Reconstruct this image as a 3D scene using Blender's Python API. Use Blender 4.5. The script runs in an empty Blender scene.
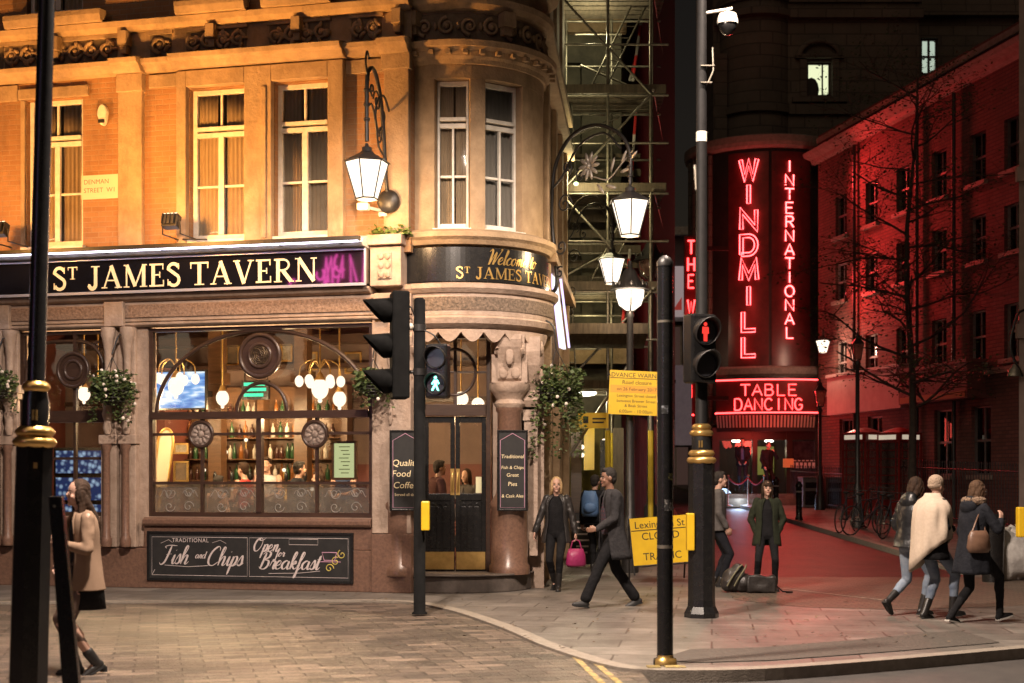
import bpy, bmesh, math, random
from mathutils import Vector, Matrix, noise
R = math.radians
PI = math.pi
random.seed(7)
SC = bpy.context.scene
COL = SC.collection

# ------------------------------------------------------------------ camera
F = 1422.222; CZ = 1.62; HY = 480.0
cam_data = bpy.data.cameras.new('camera'); cam = bpy.data.objects.new('camera', cam_data); COL.objects.link(cam)
cam.location = (0, 0, CZ); cam.rotation_euler = (R(90), 0, 0)
cam_data.sensor_width = 36; cam_data.lens = 50; cam_data.shift_y = (HY - 341.5) / 1024.0
cam_data.clip_end = 2000; cam_data.clip_start = 0.1
cam_data.dof.use_dof = True; cam_data.dof.focus_distance = 20.4; cam_data.dof.aperture_fstop = 2.2
SC.camera = cam

# ------------------------------------------------------------------ night sky
world = bpy.data.worlds.new('World'); SC.world = world; world.use_nodes = True
wn = world.node_tree; bg = wn.nodes['Background']
sky = wn.nodes.new('ShaderNodeTexSky'); sky.sky_type = 'NISHITA'; sky.sun_disc = False
SUN_EL = R(12.0); SUN_ROT = R(200)
sky.sun_elevation = SUN_EL; sky.sun_rotation = SUN_ROT
tint = wn.nodes.new('ShaderNodeMix'); tint.data_type = 'RGBA'; tint.blend_type = 'MULTIPLY'; tint.inputs[0].default_value = 1
tint.inputs[7].default_value = (1.0, 0.56, 0.36, 1)      # the orange-brown glow of a city at night
wn.links.new(sky.outputs[0], tint.inputs[6]); wn.links.new(tint.outputs[2], bg.inputs[0])
bg.inputs[1].default_value = 0.004

# one very weak, very soft sun: the glow of the lit streets behind the camera
sun_d = bpy.data.lights.new('sun', 'SUN'); sun_d.energy = 0.17; sun_d.angle = R(40); sun_d.color = (1.0, 0.74, 0.5)
sun = bpy.data.objects.new('sun', sun_d); COL.objects.link(sun)
sun.rotation_euler = (R(55), 0, R(-20)); sun.location = (-10, -20, 30)

SC.view_settings.view_transform = 'Standard'; SC.view_settings.look = 'None'
SC.view_settings.exposure = 0.15; SC.view_settings.gamma = 1.0; SC.view_settings.use_curve_mapping = False
SC.render.engine = 'CYCLES'
cy = SC.cycles
cy.use_denoising = True
try: cy.denoiser = 'OPENIMAGEDENOISE'
except Exception: pass
cy.max_bounces = 6; cy.diffuse_bounces = 3; cy.glossy_bounces = 3; cy.transparent_max_bounces = 12
cy.transmission_bounces = 4; cy.caustics_reflective = False; cy.caustics_refractive = False
cy.sample_clamp_indirect = 4.0; cy.use_light_tree = True

# ------------------------------------------------------------------ helpers
def W(px, py, d): return Vector(((px - 512) / F * d, d, CZ + (HY - py) / F * d))
def gz(y): return 0.0 if y < 24 else 0.03 * (y - 24)
def V(*a): return Vector(a)

MATW = {}          # object -> world matrix of its thing
def thing(name, label, cat, loc=(0, 0, 0), rz=0.0, group=None):
    o = bpy.data.objects.new(name, None); COL.objects.link(o)
    o.empty_display_size = 0.2
    o.location = loc; o.rotation_euler = (0, 0, rz)
    o['label'] = label; o['category'] = cat
    if group: o['group'] = group
    MATW[o] = Matrix.Translation(Vector(loc)) @ Matrix.Rotation(rz, 4, 'Z')
    return o
def tag(o, label, cat, group=None):
    o['label'] = label; o['category'] = cat
    if group: o['group'] = group
    return o
def dup(root, loc=None, rz=None, label=None, group=None, scale=None):
    kids = {}
    for o in COL.objects:
        if o.parent: kids.setdefault(o.parent, []).append(o)
    def cp(o, par):
        c = o.copy(); COL.objects.link(c)
        if par: c.parent = par
        for k in kids.get(o, []): cp(k, c)
        return c
    r = cp(root, None)
    if loc is not None: r.location = loc
    if rz is not None: r.rotation_euler = (0, 0, rz)
    if scale is not None: r.scale = (scale,) * 3
    if label: r['label'] = label
    if group: r['group'] = group
    return r

class MB:
    """collects shapes for ONE mesh object; frame turns authored coordinates into world ones"""
    def __init__(s, frame=None):
        s.v = []; s.f = []; s.sm = []; s.fr = frame
    def add(s, vs, fs, smooth=False):
        b = len(s.v)
        for p in vs:
            p = Vector(p)
            s.v.append(s.fr @ p if s.fr is not None else p)
        for f in fs:
            s.f.append([b + i for i in f]); s.sm.append(smooth)
        return s
    def box(s, x0, x1, y0, y1, z0, z1):
        return s.add([(x0,y0,z0),(x1,y0,z0),(x1,y1,z0),(x0,y1,z0),(x0,y0,z1),(x1,y0,z1),(x1,y1,z1),(x0,y1,z1)],
                     [(0,3,2,1),(4,5,6,7),(0,1,5,4),(1,2,6,5),(2,3,7,6),(3,0,4,7)])
    def cbox(s, c, h, rz=0, rx=0):
        M = Matrix.Translation(Vector(c)) @ Matrix.Rotation(rz, 4, 'Z') @ Matrix.Rotation(rx, 4, 'X')
        vs = [M @ Vector((a*h[0], b*h[1], k*h[2])) for k in (-1,1) for (a,b) in ((-1,-1),(1,-1),(1,1),(-1,1))]
        return s.add(vs, [(0,3,2,1),(4,5,6,7),(0,1,5,4),(1,2,6,5),(2,3,7,6),(3,0,4,7)])
    def tube(s, pts, r, n=8, closed=False):
        pts = [Vector(p) for p in pts]
        m = len(pts)
        rs = r if isinstance(r, (list, tuple)) else [r]*m
        vs = []; prev = None
        for i, p in enumerate(pts):
            if closed: t = pts[(i+1) % m] - pts[i-1]
            elif i == 0: t = pts[1]-pts[0]
            elif i == m-1: t = pts[-1]-pts[-2]
            else: t = (pts[i+1]-pts[i]).normalized() + (pts[i]-pts[i-1]).normalized()
            if t.length < 1e-9: t = Vector((0,0,1))
            t.normalize()
            if prev is None:
                a = Vector((0,0,1)) if abs(t.z) < .9 else Vector((1,0,0))
                u = t.cross(a).normalized()
            else:
                u = (prev - t*prev.dot(t))
                u = u.normalized() if u.length > 1e-6 else t.orthogonal().normalized()
            prev = u; w = t.cross(u)
            for k in range(n):
                a = 2*PI*k/n
                vs.append(p + (u*math.cos(a) + w*math.sin(a))*rs[i])
        fs = []
        for i in range(m if closed else m-1):
            j = (i+1) % m
            for k in range(n):
                fs.append((i*n+k, i*n+(k+1) % n, j*n+(k+1) % n, j*n+k))
        s.add(vs, fs, True)
        if not closed:
            s.add(vs[:n], [tuple(range(n))[::-1]]); s.add(vs[-n:], [tuple(range(n))])
        return s
    def cyl(s, c, r, z0, z1, n=20, r1=None):
        r1 = r if r1 is None else r1
        return s.lathe([(r, z0), (r1, z1)], c[0], c[1], n, cap=True, smooth=True)
    def lathe(s, prof, cx=0, cy=0, n=24, a0=0, a1=2*PI, cap=False, smooth=True):
        full = abs(a1-a0-2*PI) < 1e-6
        m = n if full else n+1
        vs = []
        for (r, z) in prof:
            for k in range(m):
                a = a0 + (a1-a0)*k/n
                vs.append((cx+r*math.cos(a), cy+r*math.sin(a), z))
        fs = []
        for i in range(len(prof)-1):
            for k in range(n):
                k2 = (k+1) % m
                fs.append((i*m+k, i*m+k2, (i+1)*m+k2, (i+1)*m+k))
        s.add(vs, fs, smooth)
        if cap:
            s.add(vs[:m], [tuple(range(m))[::-1]]); s.add(vs[-m:], [tuple(range(m))])
        return s
    def arc(s, c, r0, r1, a0, a1, z0, z1, n=16):
        """solid arc wall between radii r0<r1 (angles in degrees)"""
        a0 = R(a0); a1 = R(a1); vs = []
        for k in range(n+1):
            a = a0 + (a1-a0)*k/n
            for r in (r0, r1):
                for z in (z0, z1):
                    vs.append((c[0]+r*math.cos(a), c[1]+r*math.sin(a), z))
        fs = []
        for k in range(n):
            b = 4*k; e = b+4
            fs += [(b+2,e+2,e+3,b+3),(b+1,e+1,e,b),(b+1,b+3,e+3,e+1),(b,e,e+2,b+2)]
        fs += [(0,2,3,1),(4*n,4*n+1,4*n+3,4*n+2)]
        return s.add(vs, fs)
    def prism(s, out, y0, y1):
        """outline in x,z extruded along y"""
        n = len(out)
        vs = [(x,y0,z) for x,z in out] + [(x,y1,z) for x,z in out]
        fs = [tuple(range(n)), tuple(range(2*n-1, n-1, -1))] + [(i,(i+1)%n,n+(i+1)%n,n+i) for i in range(n)]
        return s.add(vs, fs)
    def prismh(s, out, z0, z1):
        n = len(out)
        vs = [(x,y,z0) for x,y in out] + [(x,y,z1) for x,y in out]
        fs = [tuple(range(n-1,-1,-1)), tuple(range(n,2*n))] + [(i,(i+1)%n,n+(i+1)%n,n+i) for i in range(n)]
        return s.add(vs, fs)
    def profile(s, prof, x0, x1):
        """moulding: profile of (y,z) swept along x, closed with end caps"""
        n = len(prof)
        vs = [(x0,y,z) for y,z in prof] + [(x1,y,z) for y,z in prof]
        fs = [tuple(range(n)), tuple(range(2*n-1,n-1,-1))] + [(i,(i+1)%n,n+(i+1)%n,n+i) for i in range(n)]
        return s.add(vs, fs)
    def ell(s, c, r, n=12, m=8, M=None):
        c = Vector(c)
        if not isinstance(r, (list, tuple, Vector)): r = (r,)*3
        vs = []
        for i in range(1, m):
            t = PI*i/m
            for k in range(n):
                a = 2*PI*k/n
                p = Vector((r[0]*math.sin(t)*math.cos(a), r[1]*math.sin(t)*math.sin(a), r[2]*math.cos(t)))
                vs.append(c + (M @ p if M is not None else p))
        q = Vector((0,0,r[2]))
        vs.append(c + (M @ q if M is not None else q)); vs.append(c - (M @ q if M is not None else q))
        T = len(vs)-2; B = T+1; fs = []
        for i in range(m-2):
            for k in range(n):
                fs.append((i*n+k,(i+1)*n+k,(i+1)*n+(k+1)%n,i*n+(k+1)%n))
        for k in range(n):
            fs.append((T,k,(k+1)%n)); b=(m-2)*n; fs.append((B,b+(k+1)%n,b+k))
        return s.add(vs, fs, True)
    def wall(s, x0, x1, z0, z1, y0, y1, holes):
        """wall in the xz plane, y0 front, y1 back, with rectangular holes (x0,x1,z0,z1)"""
        xs = sorted({x0, x1, *[min(max(h[i],x0),x1) for h in holes for i in (0,1)]})
        zs = sorted({z0, z1, *[min(max(h[i],z0),z1) for h in holes for i in (2,3)]})
        def solid(i, j):
            if i < 0 or j < 0 or i >= len(xs)-1 or j >= len(zs)-1: return False
            cx = (xs[i]+xs[i+1])/2; cz = (zs[j]+zs[j+1])/2
            return not any(h[0] < cx < h[1] and h[2] < cz < h[3] for h in holes)
        for i in range(len(xs)-1):
            for j in range(len(zs)-1):
                if not solid(i,j): continue
                a,b,c,d = xs[i],xs[i+1],zs[j],zs[j+1]
                s.add([(a,y0,c),(b,y0,c),(b,y0,d),(a,y0,d)], [(0,1,2,3)])
                s.add([(a,y1,c),(b,y1,c),(b,y1,d),(a,y1,d)], [(3,2,1,0)])
                if not solid(i-1,j): s.add([(a,y0,c),(a,y1,c),(a,y1,d),(a,y0,d)], [(3,2,1,0)])
                if not solid(i+1,j): s.add([(b,y0,c),(b,y1,c),(b,y1,d),(b,y0,d)], [(0,1,2,3)])
                if not solid(i,j-1): s.add([(a,y0,c),(b,y0,c),(b,y1,c),(a,y1,c)], [(3,2,1,0)])
                if not solid(i,j+1): s.add([(a,y0,d),(b,y0,d),(b,y1,d),(a,y1,d)], [(0,1,2,3)])
        return s
    def text(s, txt, size, O, U=(1,0,0), Vv=(0,0,1), depth=0.004, shear=0.0, align='CENTER', spacing=1.0, sx=1.0):
        vs, fs = text_mesh(txt, size, shear, align, spacing)
        O = Vector(O); U = Vector(U).normalized(); Vv = Vector(Vv).normalized(); N = U.cross(Vv)
        k = len(vs)
        P = [O + U*p[0]*sx + Vv*p[1] + N*depth for p in vs]
        s.add(P, fs)
        return s
    def strokes(s, polys, O, U, Vv, depth, widths):
        """flat ribbons for painted / cut letters"""
        O = Vector(O); U = Vector(U).normalized(); Vv = Vector(Vv).normalized(); N = U.cross(Vv)
        for i, (pl, w) in enumerate(zip(polys, widths)):
            L, Rr = offset(pl, w/2)
            vs = [O + U*a + Vv*b + N*(depth + .0009*i) for a, b in L] + [O + U*a + Vv*b + N*(depth + .0009*i) for a, b in Rr]
            n = len(L)
            s.add(vs, [(k, n+k, n+k+1, k+1) for k in range(n-1)])
        return s
    def build(s, name, mat, parent=None, bevel=0, solid=0, base=None, normals=True, kind=None):
        me = bpy.data.meshes.new(name)
        if parent is not None:
            Mi = MATW[parent].inverted(); vs = [Mi @ p for p in s.v]; loc = None
        else:
            lo = [min(p[i] for p in s.v) for i in range(3)]; hi = [max(p[i] for p in s.v) for i in range(3)]
            loc = Vector(base) if base is not None else Vector(((lo[0]+hi[0])/2, (lo[1]+hi[1])/2, lo[2]))
            vs = [p - loc for p in s.v]
        me.from_pydata([tuple(p) for p in vs], [], s.f)
        me.polygons.foreach_set('use_smooth', s.sm)
        if normals:
            bm = bmesh.new(); bm.from_mesh(me); bmesh.ops.recalc_face_normals(bm, faces=bm.faces); bm.to_mesh(me); bm.free()
        me.materials.append(mat)
        o = bpy.data.objects.new(name, me); COL.objects.link(o)
        if parent is not None:
            o.parent = parent; MATW[o] = MATW[parent]
        else:
            o.location = loc; MATW[o] = Matrix.Translation(loc)
        if solid:
            m = o.modifiers.new('Solidify', 'SOLIDIFY'); m.thickness = solid; m.offset = 0
        if bevel:
            m = o.modifiers.new('Bevel', 'BEVEL'); m.width = bevel; m.segments = 2; m.limit_method = 'ANGLE'; m.angle_limit = R(40)
        if kind: o['kind'] = kind
        return o

_tc = {}
def text_mesh(txt, size, shear, align, spacing):
    key = (txt, size, shear, align, spacing)
    if key in _tc: return _tc[key]
    cu = bpy.data.curves.new('t', 'FONT'); cu.body = txt; cu.size = size; cu.shear = shear
    cu.align_x = align; cu.space_character = spacing; cu.resolution_u = 3
    o = bpy.data.objects.new('t', cu); COL.objects.link(o)
    dg = bpy.context.evaluated_depsgraph_get(); ev = o.evaluated_get(dg); me = ev.to_mesh()
    vs = [tuple(v.co) for v in me.vertices]; fs = [tuple(p.vertices) for p in me.polygons]
    ev.to_mesh_clear(); bpy.data.objects.remove(o); bpy.data.curves.remove(cu)
    _tc[key] = (vs, fs)
    return vs, fs
def offset(pl, h):
    n = len(pl); L = []; Rr = []
    for i, (x, y) in enumerate(pl):
        def d(a, b):
            dx, dy = b[0]-a[0], b[1]-a[1]; l = math.hypot(dx, dy) or 1
            return dx/l, dy/l
        if i == 0: t = d(pl[0], pl[1]); nx, ny, k = -t[1], t[0], 1
        elif i == n-1: t = d(pl[-2], pl[-1]); nx, ny, k = -t[1], t[0], 1
        else:
            t1 = d(pl[i-1], pl[i]); t2 = d(pl[i], pl[i+1])
            nx, ny = -(t1[1]+t2[1]), t1[0]+t2[0]; l = math.hypot(nx, ny) or 1; nx /= l; ny /= l
            c = nx*-t1[1] + ny*t1[0]; k = 1/max(c, .45)
        L.append((x+nx*h*k, y+ny*h*k)); Rr.append((x-nx*h*k, y-ny*h*k))
    return L, Rr
def cur(cx, cy, rx, ry, a0, a1, n=8):
    return [(cx+rx*math.cos(R(a0+(a1-a0)*i/n)), cy+ry*math.sin(R(a0+(a1-a0)*i/n))) for i in range(n+1)]
SCRIPT = {
 'a': (1.05,[[(.75,.85),(.45,1),(.1,.7),(.05,.3),(.3,0),(.6,.25),(.8,.95),(.75,.3),(.9,0),(1.15,.25)]]),
 'c': (.8,[[(.7,.8),(.45,1),(.1,.6),(.1,.2),(.4,0),(.85,.3)]]), 'e': (.8,[[(.05,.35),(.5,.55),(.6,.85),(.4,1),(.1,.65),(.1,.2),(.4,0),(.85,.3)]]),
 'd': (1.05,[[(.75,.85),(.45,1),(.1,.7),(.05,.3),(.3,0),(.6,.25),(.95,1.9),(.8,.3),(.9,0),(1.15,.25)]]),
 'f': (.62,[[(0,.3),(.4,1.1),(.6,1.8),(.45,2),(.3,1.6),(.2,.2),(.1,-.8),(-.05,-.95),(.05,-.5),(.45,.1),(.7,.3)]]),
 'h': (.95,[[(0,.3),(.4,1.4),(.5,1.9),(.35,2),(.2,1.5),(.1,0)],[(.1,.2),(.4,.9),(.65,.95),(.65,.5),(.6,.1),(.75,0),(1,.3)]]),
 'i': (.5,[[(0,.3),(.25,1),(.2,.2),(.35,0),(.6,.3)],[(.28,1.45),(.36,1.55)]]),
 'k': (.85,[[(0,.3),(.4,1.4),(.5,1.9),(.35,2),(.2,1.5),(.1,0)],[(.1,.4),(.5,.95),(.6,.7),(.25,.5),(.6,.05),(.9,.25)]]),
 'l': (.5,[[(0,.3),(.4,1.4),(.45,1.9),(.3,2),(.2,1.3),(.15,.2),(.3,0),(.55,.3)]]),
 'm': (1.25,[[(0,.3),(.2,1),(.1,0)],[(.1,.2),(.4,.95),(.55,.9),(.5,0)],[(.5,.2),(.8,.95),(.95,.9),(.9,.15),(1.05,0),(1.3,.3)]]),
 'n': (.9,[[(0,.3),(.2,1),(.1,0)],[(.1,.2),(.4,.95),(.6,.9),(.55,.15),(.7,0),(.95,.3)]]),
 'o': (.85,[[(.5,1),(.15,.8),(.05,.35),(.3,0),(.6,.25),(.65,.7),(.45,1),(.6,.8),(.95,.85)]]),
 'p': (.85,[[(0,.3),(.25,1),(.1,-.2),(0,-1)],[(.1,.1),(.3,.85),(.6,1),(.7,.6),(.5,.1),(.2,.0),(.5,-.02),(.95,.3)]]),
 'r': (.7,[[(0,.3),(.25,1.1),(.35,.9),(.6,.9),(.5,.3),(.6,0),(.85,.3)]]), 's': (.65,[[(0,.3),(.35,1.1),(.5,.6),(.5,.2),(.25,0),(.05,.1),(.4,.05),(.75,.3)]]),
 't': (.5,[[(0,.3),(.3,1.6),(.2,.2),(.35,0),(.6,.3)],[(0,1.15),(.5,1.2)]]),
 'F': (1.15,[[(.2,1.7),(0,1.9),(.5,2.05),(1.4,2)],[(.75,2),(.6,1),(.4,.2),(.05,-.1),(-.2,.15)],[(.35,1),(1,1.1)]]),
 'C': (1.3,[[(1.15,1.6),(1.1,1.95),(.8,2.05),(.3,1.5),(.1,.7),(.3,.1),(.8,0),(1.3,.4)]]),
 'O': (1.5,[[(.8,2),(.3,1.6),(.1,.8),(.35,.1),(.8,.1),(1.2,.8),(1.2,1.6),(.85,2),(.7,1.7),(1.1,1.6),(1.6,1.9)]]),
 'B': (1.3,[[(.5,1.9),(.35,1),(.2,0)],[(.1,1.7),(.5,2.05),(1,1.9),(.95,1.4),(.5,1.1),(1,.95),(1.05,.4),(.7,0),(.2,.05),(0,.3)]]),
 'W': (1.5,[[(-.1,1.7),(.2,2.05),(.35,1.5),(.3,.2),(.35,.05),(.9,1.7),(.85,.3),(.9,.05),(1.5,1.6),(1.7,2.1),(1.4,2)]]),
}
def script_text(mb, txt, xh, place, thick=.2, slant=.32, sx=1.0):
    """brush script; place(x, y, depth) maps into the world"""
    x = 0.0; z = 0
    for ch in txt:
        if ch == ' ': x += .6*xh*sx; continue
        w, st = SCRIPT[ch]
        for pl in st:
            z += 1; p = [Vector((a*sx+b*slant, b, 0)) for a, b in pl]; p = smooth_curve(p, 5) if len(p) > 2 else p
            n = len(p); vs = []
            for i in range(n):
                t = (p[min(i+1,n-1)]-p[max(i-1,0)]); t = t.normalized() if t.length > 1e-6 else Vector((1,0,0))
                e = min(1, .45+.25*min(i, n-1-i)); hw = thick*.5*(.42+.75*max(0,-t.y))*e; nx = Vector((-t.y, t.x, 0))*hw
                for q in (p[i]+nx, p[i]-nx): vs.append(place(x+q.x*xh, q.y*xh, .0003*z+.00012*i))
            mb.add(vs, [(2*i,2*i+1,2*i+3,2*i+2) for i in range(n-1)])
        x += w*xh*sx
    return x
# single stroke capitals in a unit box
STK = {
 'W': [[(0,1),(.25,0),(.5,.85),(.75,0),(1,1)]], 'I': [[(.5,0),(.5,1)]], 'N': [[(.05,0),(.05,1),(.95,0),(.95,1)]],
 'D': [[(.05,0),(.05,1),(.5,1)] + cur(.5,.5,.45,.5,80,-80,8) + [(.5,0),(.05,0)]], 'M': [[(0,0),(.08,1),(.5,.15),(.92,1),(1,0)]],
 'L': [[(.15,1),(.15,0),(.9,0)]], 'T': [[(0,1),(1,1)],[(.5,1),(.5,0)]], 'E': [[(.9,1),(.1,1),(.1,0),(.9,0)],[(.1,.52),(.75,.52)]],
 'R': [[(.1,0),(.1,1),(.6,1)] + cur(.6,.76,.3,.24,80,-80,6) + [(.6,.5),(.1,.5)],[(.5,.5),(.95,0)]],
 'A': [[(0,0),(.5,1),(1,0)],[(.2,.35),(.8,.35)]], 'O': [cur(.5,.5,.5,.5,90,450,16)],
 'B': [[(.1,0),(.1,1),(.55,1)] + cur(.55,.77,.28,.23,80,-80,5) + [(.55,.53),(.1,.53)],[(.55,.53)] + cur(.6,.265,.32,.265,80,-80,5) + [(.55,0),(.1,0)]],
 'C': [cur(.52,.5,.5,.5,40,320,12)], 'G': [cur(.52,.5,.5,.5,40,330,12) + [(.97,.45),(.6,.45)]],
 'H': [[(.05,0),(.05,1)],[(.95,0),(.95,1)],[(.05,.5),(.95,.5)]],
}
TK, TN, SR = .17, .075, .05
SERIF = {   # width, [(polyline, stroke width)]
 'S': (.62, [(cur(.31,.75,.24,.22,20,180,8)+cur(.33,.27,.25,.25,95,-160,10)[1:], .14), ([(.55,.72),(.55,.98)], .05), ([(.06,.02),(.06,.3)], .05)]),
 'T': (.86, [([(.43,0),(.43,1)], TK), ([(0,.96),(.86,.96)], TN), ([(.03,.72),(.03,1)], SR), ([(.83,.72),(.83,1)], SR), ([(.2,.025),(.66,.025)], SR)]),
 'J': (.6, [([(.4,1),(.4,.22)]+cur(.24,.2,.16,.2,-10,-150,6), TK), ([(.17,.975),(.6,.975)], SR), ([(.06,.06),(.12,.2)], .12)]),
 'A': (.95, [([(.1,0),(.46,1)], TN), ([(.44,1),(.82,0)], TK), ([(.2,.34),(.66,.34)], .06), ([(-.02,.025),(.26,.025)], SR), ([(.62,.025),(.98,.025)], SR)]),
 'M': (1.12, [([(.13,0),(.13,1)], TN), ([(.14,1),(.55,.05)], TK), ([(.55,.05),(.94,1)], TN), ([(.96,0),(.96,1)], TK), ([(-.01,.025),(.28,.025)], SR), ([(.78,.025),(1.13,.025)], SR), ([(0,.975),(.2,.975)], SR), ([(.9,.975),(1.12,.975)], SR)]),
 'E': (.72, [([(.18,0),(.18,1)], TK), ([(0,.965),(.66,.965)], TN), ([(.18,.51),(.5,.51)], .06), ([(0,.035),(.7,.035)], TN), ([(.65,.74),(.65,1)], SR), ([(.68,0),(.68,.28)], SR), ([(.5,.38),(.5,.64)], SR)]),
 'V': (.92, [([(.12,1),(.48,0)], TK), ([(.48,0),(.82,1)], TN), ([(-.02,.975),(.3,.975)], SR), ([(.66,.975),(.95,.975)], SR)]),
 'R': (.88, [([(.18,0),(.18,1)], TK), ([(0,.965),(.42,.965)]+cur(.42,.74,.26,.225,80,-80,6)+[(.42,.51),(.18,.51)], .085), ([(.4,.5),(.78,.02)], TK), ([(0,.025),(.36,.025)], SR), ([(.7,.025),(.92,.025)], SR)]),
 'N': (.95, [([(.13,0),(.13,1)], TN), ([(.13,1),(.82,0)], TK), ([(.82,0),(.82,1)], TN), ([(0,.025),(.27,.025)], SR), ([(.68,.975),(.96,.975)], SR), ([(-.02,.975),(.2,.975)], SR)]),
 '.': (.24, [([(.04,.07),(.18,.07)], .14)]),
}
def serif_text(mb, txt, size, O, U, Vv, depth, gap=.12, curve=None):
    """letters laid from the point O along U; a lower-case t is a small raised T"""
    x = 0.0
    for ch in txt:
        if ch == ' ': x += .38*size; continue
        k, up = (1.0, 0) if ch != 't' else (.55, .45)
        w, st = SERIF[ch.upper()]
        if curve: o, u = curve(x)
        else: o, u = Vector(O)+Vector(U)*x, Vector(U)
        mb.strokes([[(a*size*k, (b*k+up)*size) for a, b in pl] for pl, _ in st], o, u, Vv, depth, [wd*size*k for _, wd in st])
        x += (w*k+gap)*size
    return x
def serif_width(txt, size, gap=.12):
    return sum(.38*size if c == ' ' else (SERIF[c.upper()][0]*(.55 if c == 't' else 1)+gap)*size for c in txt)
def spiral(c, r0, turns, a0, n=22, sgn=1):
    return [(c[0]+r0*(1-.85*i/n)*math.cos(a0+sgn*2*PI*turns*i/n), c[1]+r0*(1-.85*i/n)*math.sin(a0+sgn*2*PI*turns*i/n)) for i in range(n+1)]

def smooth_curve(pts, k=6):
    """Catmull-Rom through points"""
    P = [Vector(p) for p in pts]; P = [P[0]*2-P[1]] + P + [P[-1]*2-P[-2]]
    out = []
    for i in range(1, len(P)-2):
        for j in range(k):
            t = j/k
            out.append(.5*((2*P[i]) + (P[i+1]-P[i-1])*t + (2*P[i-1]-5*P[i]+4*P[i+1]-P[i+2])*t*t + (3*P[i]-P[i-1]-3*P[i+1]+P[i+2])*t**3))
    out.append(P[-2])
    return out

def lamp(name, kind, loc, energy, color, parent=None, radius=.1, target=None, angle=None, blend=.5, linear=False):
    d = bpy.data.lights.new(name, kind); d.energy = energy; d.color = color
    if kind in ('POINT', 'SPOT'): d.shadow_soft_size = radius
    if kind == 'SPOT': d.spot_size = angle; d.spot_blend = blend
    if linear:      # falloff set linear by hand, so the wash stays even up the wall
        d.use_nodes = True; nt = d.node_tree; em = nt.nodes['Emission']; lf = nt.nodes.new('ShaderNodeLightFalloff'); lf.inputs['Strength'].default_value = 1
        nt.links.new(lf.outputs['Linear'], em.inputs['Strength'])
    o = bpy.data.objects.new(name, d); COL.objects.link(o)
    M = Matrix.Translation(Vector(loc))
    if target is not None:
        q = (Vector(target)-Vector(loc)).to_track_quat('-Z', 'Y'); M = M @ q.to_matrix().to_4x4()
    if parent is not None:
        o.parent = parent; M = MATW[parent].inverted() @ M
    o.matrix_basis = M
    return o

# ------------------------------------------------------------------ materials
def _new(name):
    m = bpy.data.materials.new(name); m.use_nodes = True
    nt = m.node_tree; return m, nt, nt.nodes['Principled BSDF']
def col4(c): return (c[0], c[1], c[2], 1)
def mat(name, c, c2=None, rough=.6, metal=0.0, spec=.5, scale=6.0, bump=0.0, bscale=None, stretch=(1,1,1), detail=5, lo=.35, hi=.65, emis=None, estr=0, coat=0):
    m, nt, b = _new(name); N = nt.nodes; L = nt.links
    b.inputs['Base Color'].default_value = col4(c); b.inputs['Roughness'].default_value = rough
    b.inputs['Metallic'].default_value = metal; b.inputs['Specular IOR Level'].default_value = spec
    if coat: b.inputs['Coat Weight'].default_value = coat; b.inputs['Coat Roughness'].default_value = .08
    if emis: b.inputs['Emission Color'].default_value = col4(emis); b.inputs['Emission Strength'].default_value = estr
    if c2 is not None or bump:
        tc = N.new('ShaderNodeTexCoord'); mp = N.new('ShaderNodeMapping'); mp.inputs['Scale'].default_value = stretch
        L.new(tc.outputs['Object'], mp.inputs['Vector'])
    if c2 is not None:
        nz = N.new('ShaderNodeTexNoise'); nz.inputs['Scale'].default_value = scale; nz.inputs['Detail'].default_value = detail
        nz.inputs['Roughness'].default_value = .65
        L.new(mp.outputs[0], nz.inputs['Vector'])
        rp = N.new('ShaderNodeValToRGB'); rp.color_ramp.elements[0].position = lo; rp.color_ramp.elements[1].position = hi
        rp.color_ramp.elements[0].color = col4(c); rp.color_ramp.elements[1].color = col4(c2)
        L.new(nz.outputs['Fac'], rp.inputs[0]); L.new(rp.outputs[0], b.inputs['Base Color'])
    if bump:
        n2 = N.new('ShaderNodeTexNoise'); n2.inputs['Scale'].default_value = bscale or scale*4; n2.inputs['Detail'].default_value = 4
        L.new(mp.outputs[0], n2.inputs['Vector'])
        bp = N.new('ShaderNodeBump'); bp.inputs['Strength'].default_value = bump; bp.inputs['Distance'].default_value = .02
        L.new(n2.outputs['Fac'], bp.inputs['Height']); L.new(bp.outputs[0], b.inputs['Normal'])
    return m
def weather(m, dark=(.055,.042,.03), amount=.8, scale=1.1, stretch=(1,1,.28), lo=.50, hi=.74):
    """soot streaks and stains with a shape of their own over whatever colour the material has"""
    nt = m.node_tree; N = nt.nodes; L = nt.links; b = N['Principled BSDF']
    tc = N.new('ShaderNodeTexCoord'); mp = N.new('ShaderNodeMapping'); mp.inputs['Scale'].default_value = stretch; L.new(tc.outputs['Object'], mp.inputs['Vector'])
    nz = N.new('ShaderNodeTexNoise'); nz.inputs['Scale'].default_value = scale; nz.inputs['Detail'].default_value = 10; nz.inputs['Roughness'].default_value = .72; L.new(mp.outputs[0], nz.inputs['Vector'])
    rp = N.new('ShaderNodeMapRange'); rp.inputs[1].default_value = lo; rp.inputs[2].default_value = hi; rp.inputs[4].default_value = amount; L.new(nz.outputs['Fac'], rp.inputs[0])
    mx = N.new('ShaderNodeMix'); mx.data_type = 'RGBA'; L.new(rp.outputs[0], mx.inputs[0]); mx.inputs[7].default_value = col4(dark)
    lk = b.inputs['Base Color'].links
    if lk: L.new(lk[0].from_socket, mx.inputs[6])
    else: mx.inputs[6].default_value = b.inputs['Base Color'].default_value
    L.new(mx.outputs[2], b.inputs['Base Color']); return m
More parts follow.
